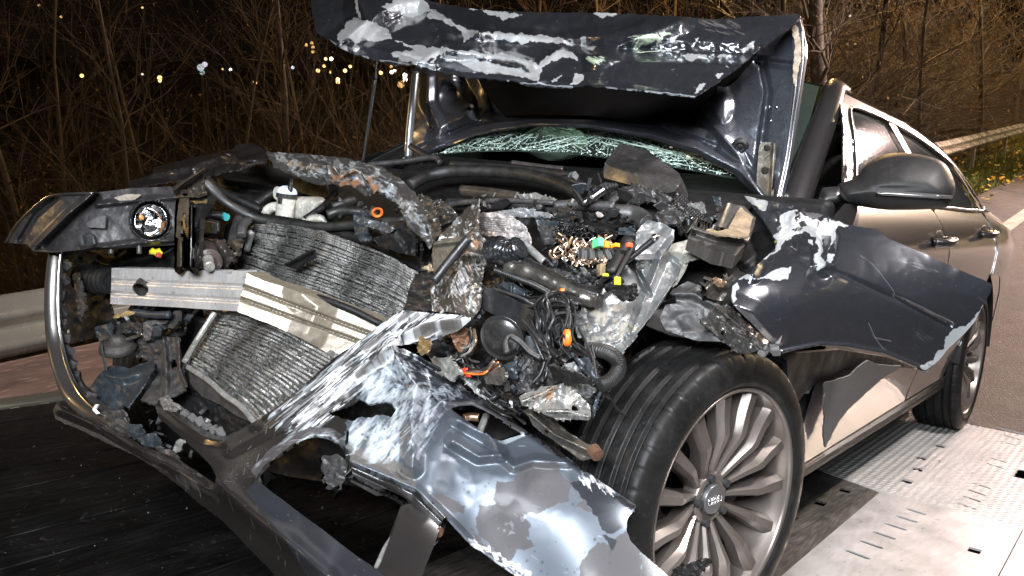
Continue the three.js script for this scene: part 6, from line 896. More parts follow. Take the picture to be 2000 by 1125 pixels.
// ------------------------------------------------------------------ scuttle and windscreen base
{
  sheet(car, 'scuttle_panel', matteBlack, { outline: [[796, 312], [845, 302], [950, 312], [1080, 322], [1190, 336], [1300, 372], [1440, 392], [1480, 388], [1440, 430], [1330, 440], [1200, 430], [1050, 430], [900, 420], [830, 400], [780, 350]], z: tps([[796, 312, -0.42], [1190, 336, -0.45], [1480, 390, -0.48], [1440, 430, -0.36], [1050, 430, -0.14], [830, 400, -0.1]]), warp: sum(ridge([[800, 330], [1000, 340], [1200, 370]], 0.03, 10), crumple(0.01, 40, 2)), cell: 4, thick: 0.005 });
  tube(car, 'scuttle_seal', rubber, [[800, 362, -0.06], [830, 346, -0.12], [870, 336, -0.16], [920, 334, -0.18], [980, 336, -0.2], [1040, 344, -0.2], [1090, 358, -0.18], [1150, 386, -0.14]], 0.016, { sides: 12, flat: 0.8, seg: 80 });
  tube(car, 'scuttle_lip', greyPlastic, [[720, 322, -0.3], [780, 316, -0.34], [850, 308, -0.38], [860, 318, -0.37]], 0.009, { sides: 8 });
  tube(car, 'scuttle_lip', blackPlastic, [[800, 284, -0.46], [826, 300, -0.45], [856, 314, -0.43]], 0.01, { sides: 6, flat: 0.5 });
  for (const [p, r, m] of [[[[880, 322, -0.36], [960, 326, -0.38], [1050, 334, -0.4], [1120, 344, -0.4]], 0.012, blackPlastic], [[[1000, 318, -0.42], [1060, 326, -0.42], [1100, 330, -0.42]], 0.008, greyPlastic], [[[900, 372, -0.1], [960, 378, -0.1], [1012, 386, -0.1]], 0.014, dirt(0.045, 0.04, 0.036, 0.5, 0, 5)], [[[872, 396, -0.02], [940, 398, -0.02], [1060, 404, -0.04]], 0.011, blackPlastic], [[[876, 400, 0.0], [920, 394, 0.0], [1000, 392, -0.02], [1080, 396, -0.04]], 0.006, greyPlastic], [[[1066, 404, -0.06], [1120, 400, -0.08], [1200, 404, -0.1]], 0.012, greyPlastic], [[[1100, 350, -0.3], [1180, 372, -0.26], [1230, 400, -0.2]], 0.012, blackPlastic], [[[1200, 416, -0.06], [1240, 420, -0.08], [1262, 436, -0.06]], 0.02, greyPlastic]]) tube(car, 'scuttle_bar', m, p, r, { sides: 8, seg: 24, flat: 0.7 });
  tube(car, 'wiper_motor_rod', satin, [[1138, 398, -0.06], [1160, 384, -0.07], [1180, 370, -0.08]], 0.0085, { sides: 12 });
  tube(car, 'wiper_motor_rod', darkMetal, [[1178, 371, -0.08], [1192, 364, -0.09], [1206, 362, -0.1]], 0.006, { sides: 8, ripple: 0.3, rippleN: 5, seg: 30 });
  // black air box resting on the glass
  const zb = tps([[1212, 278, -0.42], [1326, 338, -0.38], [1181, 317, -0.36], [1311, 377, -0.3], [1179, 347, -0.32]]);
  const box = loose('air_box', sheetGeo({ outline: [[1212, 278], [1240, 287], [1268, 296], [1326, 338], [1330, 356], [1318, 374], [1300, 378], [1262, 370], [1220, 358], [1180, 348], [1178, 335], [1182, 316]], z: zb, warp: sum(ridge([[1180, 320], [1230, 336], [1290, 352], [1322, 360]], 0.035, 26), ridge([[1182, 318], [1212, 280]], 0.01, 5)), cell: 2, thick: 0.07, dir: V(-0.1, -0.45, -0.88) }), dirt(0.05, 0.048, 0.049, 0.5, 0, 3), 'black plastic air box lying tilted against the cracked windscreen', 'air box');
  sheet(car, 'dust_duct', greyPlastic, { outline: [[1212, 366], [1240, 362], [1290, 376], [1316, 388], [1300, 400], [1260, 392], [1225, 384]], z: -0.24, warp: crumple(0.008, 14, 3), cell: 2, thick: 0.01 });
  const lr = sheetGeo({ outline: [[1318, 384], [1332, 378], [1360, 404], [1384, 432], [1370, 448], [1330, 456], [1320, 440], [1310, 420]], z: tps([[1318, 384, -0.26], [1384, 432, -0.2], [1330, 456, -0.12]]), warp: (x, y) => 0.004 * (Math.sin((x + y) * 0.9) > 0 ? 1 : 0) * (Math.sin((x - y) * 0.9) > 0 ? 1 : 0), cell: 1, thick: 0.006 });
  loose('vent_grid', lr, blackPlastic, 'black plastic vent grid scrap below the air box', 'plastic grid');
  loose('duct_elbow', sheetGeo({ outline: [[1353, 442], [1389, 446], [1410, 420], [1421, 396], [1453, 403], [1476, 425], [1462, 470], [1437, 499], [1395, 490], [1343, 464]], z: tps([[1353, 442, -0.06], [1421, 396, -0.22], [1476, 425, -0.2], [1437, 499, -0.04], [1343, 464, -0.02]]), warp: sum(ridge([[1350, 444], [1400, 462], [1455, 468]], 0.03, 10), ridge([[1421, 396], [1400, 450]], 0.014, 7)), cell: 2, thick: 0.03, rag: 0.6 }), dirt(0.062, 0.057, 0.053, 0.7, 0, 4), 'grey broken duct with a dusty tan inside lying above the wheel arch', 'broken duct');
  loose('tan_liner_piece', sheetGeo({ outline: [[1378, 450], [1392, 444], [1400, 452], [1422, 446], [1446, 404], [1470, 424], [1462, 462], [1445, 462], [1410, 458]], z: tps([[1378, 450, -0.02], [1446, 404, -0.19], [1470, 424, -0.17], [1445, 462, -0.03]]), cell: 2, thick: 0.004, rag: 1 }), tan, 'dusty tan lining inside the broken grey duct', 'lining');
  for (const [o, z, m, s] of [[[[1278, 420], [1310, 400], [1340, 420], [1330, 436], [1290, 440]], -0.06, greyPlastic, 1], [[[1300, 396], [1330, 402], [1360, 440], [1350, 452], [1320, 430]], -0.1, blackPlastic, 2], [[[1340, 398], [1372, 396], [1380, 416], [1358, 420]], -0.24, primer, 3], [[[1374, 430], [1410, 416], [1420, 430], [1388, 446]], -0.18, greyPlastic, 4], [[[1392, 386], [1402, 384], [1410, 402], [1398, 404]], -0.3, bluePlastic, 5]]) sheet(car, 'scuttle_fragment', m, { outline: o, z, warp: crumple(0.012, 16, s), cell: 2, thick: 0.006, rag: 1, seed: s });
}
// ------------------------------------------------------------------ near suspension tower and rail
{
  const silver = dirt(0.46, 0.46, 0.45, 0.36, 0.75, 5, { bumpScale: 0.001 });
  const kt = kk(800, 350, 0.31104), km = kk(1020, 400, 0.17778);
  const zt = tps([[1267, 431, 0.0], [1316, 449, -0.04], [1304, 490, -0.02], [1332, 512, -0.03], [1310, 561, 0.04], [1266, 624, 0.14], [1235, 664, 0.2], [1204, 695, 0.24], [1142, 670, 0.26], [1136, 608, 0.2], [1173, 565, 0.16], [1220, 524, 0.08], [1242, 480, 0.03], [1210, 600, 0.15], [1250, 560, 0.06]]);
  const tower = painted(car, 'suspension_tower', { outline: [[1242, 458], [1252, 440], [1267, 430], [1295, 436], [1316, 450], [1316, 470], [1304, 490], [1318, 500], [1334, 514], [1322, 540], [1310, 562], [1291, 594], [1266, 626], [1250, 646], [1235, 664], [1222, 682], [1204, 697], [1170, 690], [1142, 672], [1136, 640], [1138, 606], [1158, 580], [1190, 552], [1220, 524], [1240, 492]], z: zt, warp: sum(ridge(km([[1210, 640], [1300, 820], [1390, 980]]), -0.03, 9), ridge(km([[1540, 560], [1400, 900], [1200, 1400]]), 0.03, 14), ridge(km([[1240, 600], [1500, 590], [1640, 400]]), 0.02, 10), ridge(kt([[1480, 760], [1400, 900], [1380, 1000]]), -0.02, 12), ridge([[1322, 540], [1270, 618], [1210, 695]], 0.02, 6), (x, y) => { const e = Math.hypot((x - 1254) / 10, (y - 517) / 9); return e < 1 ? -0.02 * (1 - e) : 0; }, (x, y) => crumple(0.016, 22, 3)(x, y) * sstep(590, 640, y), crumple(0.005, 30, 6)), cell: 2, thick: 0.004, rag: 1, ragStep: 6 }, 700, { c: [0.18, 0.187, 0.192], r: 0.38, m: 0.6 }, q => {
    const o = [[1242, 458], [1267, 430], [1334, 514], [1204, 697], [1142, 672], [1136, 610]]; q.blots([[1140, 610], [1220, 590], [1240, 660], [1200, 690], [1145, 668]], 80, 9, { c: [0.19, 0.178, 0.145], r: 0.8, m: 0.05 }, 2, 0.7); q.blots(o, 50, 4, K.grime, 3, 0.35); q.scrape(o, 90, -1.0, 14, 1.2, K.grime, 4, 0.6, 1.2); q.blots([[1290, 500], [1334, 514], [1300, 570], [1270, 560]], 26, 6, K.cream, 5, 0.5); q.specks(o, 160, 0.8, K.black, 6, 0.8); q.blots([[1240, 480], [1290, 470], [1300, 500], [1250, 510]], 10, 6, { c: [0.16, 0.16, 0.17], r: 0.4, m: 0.5 }, 7, 0.7); q.blots([[1230, 640], [1262, 618], [1240, 650]], 4, 3, { c: [0.5, 0.6, 0.05], r: 0.6, m: 0 }, 8);
  });
  { const c = P(1254, 517, zt(1254, 517) + 0.004), m = part(tower, 'tower_bolt', merged([new THREE.TorusGeometry(0.011, 0.0028, 10, 28), new THREE.CylinderGeometry(0.0055, 0.006, 0.01, 6).rotateX(Math.PI / 2), new THREE.CylinderGeometry(0.009, 0.009, 0.003, 20).rotateX(Math.PI / 2)]), steelPale); m.position.copy(c); m.lookAt(camC); }
  tube(car, 'support_rod', phy(0.02, 0.02, 0.022, 0.3, 0.3, { clearcoat: 0.5 }), [[1279, 466, 0.06], [1230, 505, 0.12], [1166, 555, 0.2]], t => 0.0065 * (1 - 0.35 * t), { sides: 10, seg: 16 });
  part(car, 'rod_ball_end', new THREE.SphereGeometry(0.008, 14, 10), satin).position.copy(P(1279, 464, 0.065));
  painted(car, 'inner_wing_rail', { outline: [[1306, 478], [1344, 468], [1392, 490], [1390, 500], [1345, 512], [1338, 530], [1322, 556], [1312, 562], [1330, 516], [1304, 494]], z: tps([[1306, 478, -0.06], [1392, 490, -0.14], [1312, 562, 0.02], [1338, 530, -0.02]]), warp: sum(ridge([[1338, 512], [1390, 496]], 0.02, 6), crumple(0.004, 20, 3)), cell: 2, thick: 0.005 }, 300, { c: [0.26, 0.25, 0.225], r: 0.6, m: 0.3 }, q => { q.blots([[1306, 478], [1392, 490], [1312, 562]], 30, 4, K.grime, 2, 0.5); q.dot(1346, 517, 2.2, K.black); });
  // rubbed strips beside the fuse carrier
  for (const [a, b, w] of [[[1228, 466], [1192, 532], 0.011], [[1238, 476], [1200, 545], 0.007], [[1216, 548], [1184, 566], 0.006]]) tube(car, 'cable_duct', matteBlack, [[...a, 0.1], [...b, 0.2]], w, { sides: 6, flat: 0.5 });
}
// ------------------------------------------------------------------ middle of the bay: fuse carrier, wiring, horn, rubble
{
  const R = rng(2024), km = kk(1020, 400, 0.17778), kn = kk(900, 540, 0.20443);
  // dark ground of the bay: engine block and gearbox shapes
  sheet(car, 'engine_block', matteBlack, { outline: [[820, 400], [1060, 420], [1240, 440], [1320, 560], [1240, 680], [1180, 800], [1060, 830], [940, 780], [860, 720], [780, 640], [800, 500]], z: tps([[820, 400, -0.1], [1240, 440, -0.16], [1320, 560, -0.1], [1180, 800, 0.08], [940, 780, 0.2], [800, 600, 0.12], [1050, 600, 0.05]]), warp: sum(crumple(0.03, 60, 4), crumple(0.006, 24, 8)), cell: 5, thick: 0.02 });
  sheet(car, 'gearbox_casing', dirt(0.05, 0.052, 0.055, 0.5, 0.4, 6), { outline: [[950, 530], [1000, 528], [1060, 545], [1100, 575], [1120, 610], [1090, 640], [1030, 630], [960, 600], [945, 560]], z: 0.16, warp: sum(crumple(0.02, 30, 3), ridge([[1000, 540], [1050, 590]], 0.02, 8), ridge([[1080, 560], [1030, 600], [1060, 630]], 0.02, 6)), cell: 3, thick: 0.02 });
  sheet(car, 'control_unit', bluePlastic, { outline: kn([[340, 80], [420, 60], [490, 55], [640, 150], [640, 270], [560, 290], [320, 160]]), z: 0.22, warp: ridge(kn([[480, 60], [480, 200]]), 0.01, 5), cell: 2, bulge: 0.02, R: 8, back: 0.02, rim: 0.02 });
  tube(car, 'lower_rail', phy(0.025, 0.025, 0.028, 0.35, 0.4, { clearcoat: 0.4, map: rep(dirtT, 6) }), kn([[200, 190], [400, 290], [600, 400], [720, 440]]).map(p => [p[0], p[1], 0.27]), 0.021, { sides: 4, box: true, flat: 0.8, seg: 12 });
  tube(car, 'lower_rail', blackPlastic, kn([[400, 150], [560, 240], [780, 390]]).map(p => [p[0], p[1], 0.22]), 0.02, { sides: 4, box: true, seg: 12 });
  tube(car, 'selector_cable', blackPlastic, kn([[330, -60], [520, 10], [700, 80], [850, 160]]).map(p => [p[0], p[1], 0.25]), 0.006, { sides: 8, ripple: 0.12, rippleN: 30, seg: 120 });
  // fuse carrier with bent terminals
  const fuse = sheet(car, 'fuse_carrier', matteBlack, { outline: km([[300, 600], [420, 420], [640, 420], [1000, 470], [1040, 620], [900, 780], [560, 760], [340, 720]]), z: 0.1, warp: crumple(0.02, 14, 3), cell: 2, thick: 0.04 });
  for (let k = 0; k < 90; k++) { const x = lerp(340, 960, R()), y = lerp(430, 720, R()) , p = km([[x, y]])[0], a = P(p[0], p[1], 0.13), L = 0.008 + 0.02 * R(); const q1 = a.clone().add(V((R() - 0.5) * 0.02, L * 0.5, (R() - 0.5) * 0.02)), q2 = a.clone().add(V((R() - 0.5) * 0.024, L, (R() - 0.5) * 0.02)); part(fuse, 'terminal', sweepGeo([a, q1, q2], 0.0014 + 0.0016 * R(), { sides: 4, flat: 0.4, seg: 6 }), k % 4 ? copper : satin); }
  for (let k = 0; k < 13; k++) { const p = km([[640 + k * 30, 500 + (k % 3) * 16]])[0], m = part(fuse, 'fuse', new RoundedBoxGeometry(0.0055, 0.02, 0.009, 1, 0.001), k % 3 ? primer : darkMetal); m.position.copy(P(p[0], p[1] + 4, 0.135)); m.rotation.set(0.2, 0.5, -0.1 + 0.04 * k); }
  const relay = (name, x, y, w, h, col, z = 0.16) => { const s = mPerPx(x, y, z), m = part(fuse, name, new RoundedBoxGeometry(w * s, h * s, 12 * s, 2, 0.0015), phy(...col, 0.45, 0)); m.position.copy(P(x, y, z)); m.rotation.set(-0.1, -0.5, 0.28); };
  relay('green_relay', 1168, 475, 24, 17, [0.1, 0.72, 0.25]); relay('orange_fuse', 1184, 478, 9, 14, [0.85, 0.22, 0.01], 0.145); relay('orange_fuse', 1202, 480, 16, 8, [0.85, 0.3, 0.01], 0.14); relay('red_cap', 1229, 479, 9, 9, [0.8, 0.08, 0.02], 0.14); relay('yellow_fuse', 1206, 549, 8, 16, [0.75, 0.72, 0.02], 0.2); relay('yellow_fuse', 1183, 537, 7, 6, [0.7, 0.65, 0.05], 0.2); relay('brown_relay', 1174, 528, 16, 24, [0.2, 0.15, 0.08], 0.17);
  // burst nest of black wire
  for (let k = 0; k < 60; k++) { const pts = []; let p = km([[lerp(400, 700, R()), lerp(200, 400, R())]])[0]; for (let i = 0; i < 5; i++) { pts.push(P(p[0], p[1], 0.1 + 0.03 * R())); p = [p[0] + (R() - 0.5) * 22, p[1] + (R() - 0.5) * 18]; } part(fuse, 'wire', sweepGeo(pts, 0.0014, { sides: 4, seg: 16 }), blackPlastic); }
  for (const [o, z, m] of [[[[1045, 424], [1110, 440], [1090, 470], [1058, 470]], 0.06, bluePlastic], [[[1052, 446], [1090, 444], [1094, 474], [1064, 478]], 0.1, greyPlastic], [[[1075, 412], [1112, 404], [1130, 426], [1100, 438]], 0.02, blackPlastic], [[[965, 414], [1020, 406], [1076, 418], [1076, 426], [1010, 424], [975, 422]], 0.04, dirt(0.3, 0.32, 0.36, 0.5, 0.2, 6)], [[[1010, 378], [1056, 380], [1090, 392], [1060, 396], [1020, 394]], -0.06, primer], [[[1140, 416], [1200, 416], [1240, 432], [1200, 440], [1150, 430]], 0.0, matteBlack], [[[1160, 440], [1205, 452], [1206, 468], [1170, 452]], 0.06, matteBlack], [[[1208, 444], [1240, 446], [1240, 460], [1208, 458]], 0.02, bluePlastic], [[[1180, 556], [1240, 558], [1246, 580], [1216, 590], [1200, 576]], 0.22, matteBlack], [[[1060, 520], [1100, 530], [1160, 540], [1160, 566], [1100, 556]], 0.18, greyPlastic]]) sheet(car, 'bay_fragment', m, { outline: o, z, warp: crumple(0.012, 14, o[0][0] % 17), cell: 2, thick: 0.006, rag: 1.2, seed: o[0][0] });
  // horn dish
  const hc = P(980, 660, 0.35), hs = mPerPx(980, 660, 0.35), horn = part(car, 'horn', new THREE.LatheGeometry([[0, 10], [14, 9], [28, 5], [37, 1], [40, -2], [44, 2], [46, 0], [44, -5], [30, -14], [0, -18]].map(p => new THREE.Vector2(p[0] * hs, p[1] * hs)), 48).rotateX(Math.PI / 2), phy(0.035, 0.035, 0.037, 0.28, 0.3, { clearcoat: 0.4, map: rep(dirtT, 3) })); horn.position.copy(hc); horn.lookAt(hc.clone().add(V(0.25, 0.45, 0.85)));
  tube(car, 'horn_lead', rubber, kn([[440, 740], [430, 600], [470, 570], [560, 620], [660, 720], [760, 780]]).map((p, i) => [p[0], p[1], 0.41 - 0.01 * i]), 0.0055, { sides: 8, seg: 40 });
  // corrugated hose by the wheel, lead to the tyre
  tube(car, 'corrugated_hose', rubber, [[1150, 682, 0.28], [1185, 688, 0.29], [1206, 704, 0.3], [1208, 722, 0.31], [1194, 742, 0.33], [1172, 754, 0.35]], 0.0125, { sides: 12, ripple: 0.1, rippleN: 34, seg: 170 });
  tube(car, 'sensor_lead', rubber, [[1156, 674, 0.3], [1166, 720, 0.31], [1182, 760, 0.3], [1206, 800, 0.26], [1222, 812, 0.24]], 0.0026, { sides: 6, seg: 30 });
  tube(car, 'sensor_lead', rubber, [[1130, 640, 0.3], [1158, 700, 0.33], [1170, 750, 0.34], [1190, 780, 0.32]], 0.0024, { sides: 6, seg: 30 });
  // orange clip rings and leads
  const clip = (x, y, z, r, t) => { const c = P(x, y, z), m = part(car, 'orange_clip', new THREE.TorusGeometry(r, t, 8, 24).scale(1, 1.15, 2.2), orange); m.position.copy(c); m.lookAt(c.clone().add(V(-0.8, 0.5, 0.7))); };
  clip(1108, 660, 0.32, 0.011, 0.0026); clip(1098, 570, 0.27, 0.004, 0.002);
  const bundle = (n, path, z, spread, r, mats, name = 'wire') => { for (let k = 0; k < n; k++) { const o = [(R() - 0.5) * spread, (R() - 0.5) * spread]; part(car, name, sweepGeo(path.map((p, i) => { const e = 0.5 + 1.1 * i / path.length; return P(p[0] + o[0] * e + (R() - 0.5) * spread * 0.7, p[1] + o[1] * e + (R() - 0.5) * spread * 0.6, z + (R() - 0.5) * 0.03 + 0.01 * i); }), r * (0.7 + 0.6 * R()), { sides: 5, seg: 24 }), mats[k % mats.length]); } };
  const wm = [blackPlastic, matteBlack, rubber, blackPlastic, greyPlastic];
  bundle(12, [[1082, 575], [1060, 590], [1066, 620], [1062, 660], [1072, 700]], 0.27, 26, 0.0028, wm); bundle(10, [[1100, 575], [1112, 600], [1110, 640], [1104, 664], [1122, 690]], 0.28, 16, 0.0022, wm); bundle(8, [[1104, 664], [1130, 680], [1150, 700], [1160, 716]], 0.3, 22, 0.0018, [...wm, satin]); bundle(9, [[1030, 625], [1050, 660], [1075, 690], [1090, 706]], 0.3, 22, 0.003, wm); bundle(7, [[1070, 700], [1060, 730], [1050, 752]], 0.34, 14, 0.003, wm); bundle(10, [[960, 560], [1010, 590], [1050, 600], [1090, 590], [1120, 600]], 0.25, 26, 0.0024, wm);
  bundle(10, [[900, 727], [930, 726], [952, 722], [970, 708]], 0.36, 10, 0.0022, [copper, orange, copper, blackPlastic, copper]); bundle(6, [[920, 640], [926, 660], [918, 680], [900, 690]], 0.34, 14, 0.0026, [copper, primer, rubber]); bundle(5, [[1060, 750], [1066, 780], [1072, 800]], 0.36, 6, 0.0026, wm); bundle(12, [[900, 700], [950, 760], [990, 790], [1010, 800]], 0.33, 34, 0.0026, wm);
  for (let k = 0; k < 4; k++) part(car, 'red_sleeve', sweepGeo([P(904 + k * 2, 722 + k * 4, 0.37), P(914 + k * 2, 721 + k * 4, 0.37)], 0.0032, { sides: 8, seg: 3 }), std(0.6, 0.04, 0.02, 0.5));
  // plastic and metal lumps around the horn and wheel
  const frag = [[[[1010, 700], [1040, 692], [1050, 760], [1012, 770]], 0.34, greyPlastic], [[[975, 716], [1010, 704], [1012, 742], [980, 738]], 0.35, bluePlastic], [[[1040, 706], [1075, 712], [1100, 722], [1090, 748], [1050, 764], [1036, 740]], 0.32, greyPlastic], [[[1102, 714], [1120, 706], [1148, 742], [1120, 736]], 0.34, primer], [[[1120, 700], [1150, 698], [1176, 745], [1160, 750]], 0.33, bluePlastic], [[[1070, 715], [1100, 722], [1150, 742], [1168, 748], [1100, 752], [1080, 740]], 0.345, matteBlack], [[[1110, 752], [1150, 744], [1166, 762], [1150, 778], [1122, 770]], 0.36, primer], [[[1024, 660], [1050, 650], [1070, 676], [1050, 692], [1030, 690]], 0.31, dirt(0.14, 0.16, 0.18, 0.4, 0.3, 6)], [[[1050, 640], [1090, 620], [1108, 640], [1090, 668], [1060, 670]], 0.27, greyPlastic], [[[1068, 690], [1100, 680], [1120, 694], [1100, 712], [1076, 712]], 0.31, blackPlastic], [[[1118, 612], [1142, 604], [1146, 660], [1128, 660]], 0.25, primer], [[[1090, 590], [1112, 584], [1124, 620], [1104, 630]], 0.22, bluePlastic], [[[880, 655], [915, 640], [922, 676], [896, 690]], 0.36, rustM], [[[818, 662], [836, 664], [842, 684], [824, 696], [814, 680]], 0.44, dirt(0.22, 0.15, 0.07, 0.5, 0.3, 8)], [[[840, 700], [880, 700], [900, 730], [880, 745], [850, 722]], 0.36, dirt(0.3, 0.3, 0.29, 0.6, 0.2, 10)], [[[900, 735], [940, 745], [970, 780], [1010, 800], [980, 800], [930, 770]], 0.36, dirt(0.36, 0.38, 0.4, 0.5, 0.2, 8)], [[[960, 745], [990, 755], [1012, 790], [985, 780]], 0.34, greyPlastic], [[[940, 720], [972, 712], [988, 730], [980, 752], [950, 750]], 0.37, dirt(0.07, 0.066, 0.06, 0.6, 0, 6)], [[[1080, 640], [1092, 622], [1096, 628], [1092, 672], [1084, 666]], 0.32, matteBlack], [[[1166, 770], [1176, 762], [1160, 814], [1150, 814]], 0.34, bluePlastic], [[[860, 640], [900, 622], [930, 626], [920, 650], [870, 670]], 0.3, matteBlack]];
  frag.forEach(([o, z, m], i) => sheet(car, 'bay_fragment', m, { outline: o, z: z, warp: sum(crumple(0.022, 16, i * 1.37), (x, y) => 0.0007 * ((i % 3) - 1) * (x - o[0][0])), cell: 2, thick: 0.006, rag: 1.4, seed: i + 3 }));
  // rubble: loose broken pieces strewn through the bay
  const zones = [[[[880, 690], [1000, 730], [1020, 800], [930, 770]], 0.35, 26, 8], [[[1000, 600], [1130, 590], [1140, 690], [1020, 690]], 0.24, 22, 10], [[[880, 380], [1230, 390], [1250, 430], [1000, 430]], 0.0, 18, 15], [[[1050, 500], [1180, 530], [1170, 560], [1100, 550]], 0.18, 26, 8], [[[1060, 330], [1240, 360], [1330, 420], [1200, 410]], -0.12, 16, 17], [[[650, 380], [780, 400], [780, 440], [660, 430]], 0.04, 14, 10], [[[200, 620], [310, 620], [330, 680], [260, 690]], 0.36, 16, 10], [[[1010, 690], [1170, 690], [1160, 770], [1020, 760]], 0.32, 18, 10], [[[820, 620], [940, 600], [960, 700], [850, 700]], 0.28, 16, 9], [[[255, 800], [420, 800], [440, 840], [380, 900], [330, 870]], 0.45, 20, 9]];
  const gm = [blackPlastic, matteBlack, greyPlastic, bluePlastic, blackPlastic, greyPlastic, dirt(0.18, 0.18, 0.19, 0.5, 0.3, 8), matteBlack];
  zones.forEach(([pg, z, n, sz], zi) => { let x0 = 1e9, x1 = -1e9, y0 = 1e9, y1 = -1e9; for (const p of pg) { x0 = Math.min(x0, p[0]); x1 = Math.max(x1, p[0]); y0 = Math.min(y0, p[1]); y1 = Math.max(y1, p[1]); }
    for (let k = 0, t = 0; k < n && t < n * 30; t++) { const x = lerp(x0, x1, R()), y = lerp(y0, y1, R()); if (!inPoly(x, y, pg)) continue; k++; const s = sz * (0.5 + R() * 1.1) * mPerPx(x, y, z), m = 5 + Math.floor(R() * 3), pts = []; const as = 0.3 + 0.7 * R(); for (let i = 0; i < m; i++) { const a = i / m * 6.283 + R() * 0.5, r = s * (0.5 + 0.7 * R()); pts.push(new THREE.Vector2(Math.cos(a) * r, Math.sin(a) * r * as)); }
      const g = new THREE.ExtrudeGeometry(new THREE.Shape(pts), { depth: 0.003 + 0.005 * R(), bevelEnabled: true, bevelSize: 0.0008, bevelThickness: 0.0008, bevelSegments: 1 }); g.rotateX((R() - 0.5) * 2.2); g.rotateY((R() - 0.5) * 2.2); g.rotateZ(R() * 6); const c = P(x, y, z + (R() - 0.5) * 0.04); g.translate(c.x, c.y, c.z); part(car, 'broken_fragment', g, gm[Math.floor(R() * gm.length)]); } });
  // bent steel below, with rust, and the lower arm
  const ks = kk(800, 600, 0.26667);
  const lower = painted(car, 'bent_steel_bracket', { outline: ks([[800, 660], [860, 620], [930, 610], [960, 580], [1060, 575], [1150, 550], [1190, 600], [1300, 690], [1325, 740], [1330, 800], [1310, 830], [1180, 822], [1070, 820], [980, 780], [900, 730], [820, 720]]), holes: [smoothPoly(ks([[1185, 735], [1205, 712], [1240, 725], [1245, 750], [1215, 760], [1190, 755]]), 3)], z: tps([[1013, 776, 0.42], [1107, 747, 0.36], [1155, 813, 0.36], [1085, 819, 0.42]]), warp: sum(ridge(ks([[820, 690], [950, 640], [1060, 580]]), 0.02, 10), ridge(ks([[1000, 760], [1150, 760], [1310, 800]]), 0.025, 14), crumple(0.012, 18, 3)), cell: 1.5, thick: 0.005, rag: 0.8 }, 400, { c: [0.3, 0.295, 0.28], r: 0.4, m: 0.65 }, q => { q.blots(ks([[920, 640], [1060, 600], [1080, 680], [960, 690]]), 26, 5, K.rust, 2, 0.8); q.blots(ks([[820, 640], [1300, 700], [1310, 820], [1000, 780]]), 30, 4, K.grime, 3, 0.4); q.scrape(ks([[820, 640], [1300, 700], [1310, 820]]), 40, 0.4, 10, 1, K.scuff, 4, 0.6, 1); });
  sheet(car, 'lower_arm', dirt(0.16, 0.15, 0.135, 0.5, 0.6, 6), { outline: ks([[830, 760], [870, 740], [1010, 775], [1100, 860], [1170, 920], [1300, 1000], [1395, 1030], [1395, 1090], [1330, 1110], [1265, 1125], [1180, 1060], [1060, 980], [975, 925], [900, 860], [870, 800]]), holes: [smoothPoly(ks([[985, 910], [1000, 900], [1015, 918], [1000, 938]]), 3)], z: tps([[1030, 803, 0.4], [1171, 877, 0.31], [1139, 899, 0.34]]), warp: sum(ridge(ks([[880, 780], [1060, 930], [1330, 1060]]), 0.02, 12), crumple(0.002, 24, 3)), cell: 2, thick: 0.005 });
  { const c = P(1163, 884, 0.345), m = part(car, 'arm_bolt', merged([new THREE.CylinderGeometry(0.011, 0.012, 0.018, 24).rotateX(Math.PI / 2), new THREE.CylinderGeometry(0.005, 0.005, 0.022, 6).rotateX(Math.PI / 2)]), rustM); m.position.copy(c); m.lookAt(c.clone().add(V(0.9, 0.2, 0.4))); }
  sheet(car, 'subframe', matteBlack, { outline: [[420, 830], [520, 810], [700, 720], [900, 740], [1160, 860], [1200, 1000], [1000, 1060], [760, 960], [560, 930], [440, 900]], z: tps([[420, 850, 0.1], [900, 740, 0.02], [1200, 1000, -0.1], [760, 960, 0.1]]), warp: crumple(0.06, 60, 3), cell: 8, thick: 0.05 });
}
// black scrap of bumper beside the wheel
loose('bumper_scrap', sheetGeo({ outline: [[1310, 1122], [1330, 1108], [1350, 1098], [1388, 1096], [1374, 1112], [1340, 1140], [1320, 1150]], z: 0.37, warp: crumple(0.01, 12, 4), cell: 2, thick: 0.006, rag: 1 }), matteBlack, 'torn black bumper scrap by the near front wheel', 'bumper scrap');

// ------------------------------------------------------------------ background: trees, thicket, town lights
const gLeft = 'dark trees beyond the guard rail', gRight = 'lit trees beyond the guard rail';
const atPx = (px, d) => { const q = WD(px, 200, d); return [q.x, q.z]; };
[[40, 9, 6, 0.075], [150, 11, 6.5, 0.06], [250, 8.5, 5, 0.05], [330, 13, 7, 0.08], [430, 10, 6, 0.05], [545, 9, 6.5, 0.075], [640, 14, 8, 0.09], [760, 12, 7, 0.07], [880, 17, 9, 0.09], [1040, 19, 9, 0.09], [1180, 16, 8, 0.08], [1300, 20, 9, 0.1]].forEach(([px, d, h, r], i) => { const [x, z] = atPx(px, d * 1.55); tree(100 + i, x, z, h * 1.35, r, 'dark bare tree with tangled twigs standing beyond the guard rail', barkA, leafMat, 1, gLeft); });
[[1460, 19, 9, 0.1], [1550, 17, 9, 0.07], [1628, 15, 9.5, 0.15], [1700, 19, 9, 0.09], [1770, 23, 9, 0.1], [1805, 18, 7, 0.05], [1860, 26, 10, 0.12], [1920, 22, 8, 0.08], [1985, 27, 10, 0.1], [2060, 24, 9, 0.09]].forEach(([px, d, h, r], i) => { const [x, z] = atPx(px, d); tree(200 + i, x, z, h, r, px === 1628 ? 'pale thick trunked tree rising behind the car roof' : 'brown bare tree with dry leaves in the street light', px === 1628 ? dirt(0.13, 0.105, 0.075, 0.95, 0, 2) : barkA, leafMat, 3, px === 1628 ? undefined : gRight); });
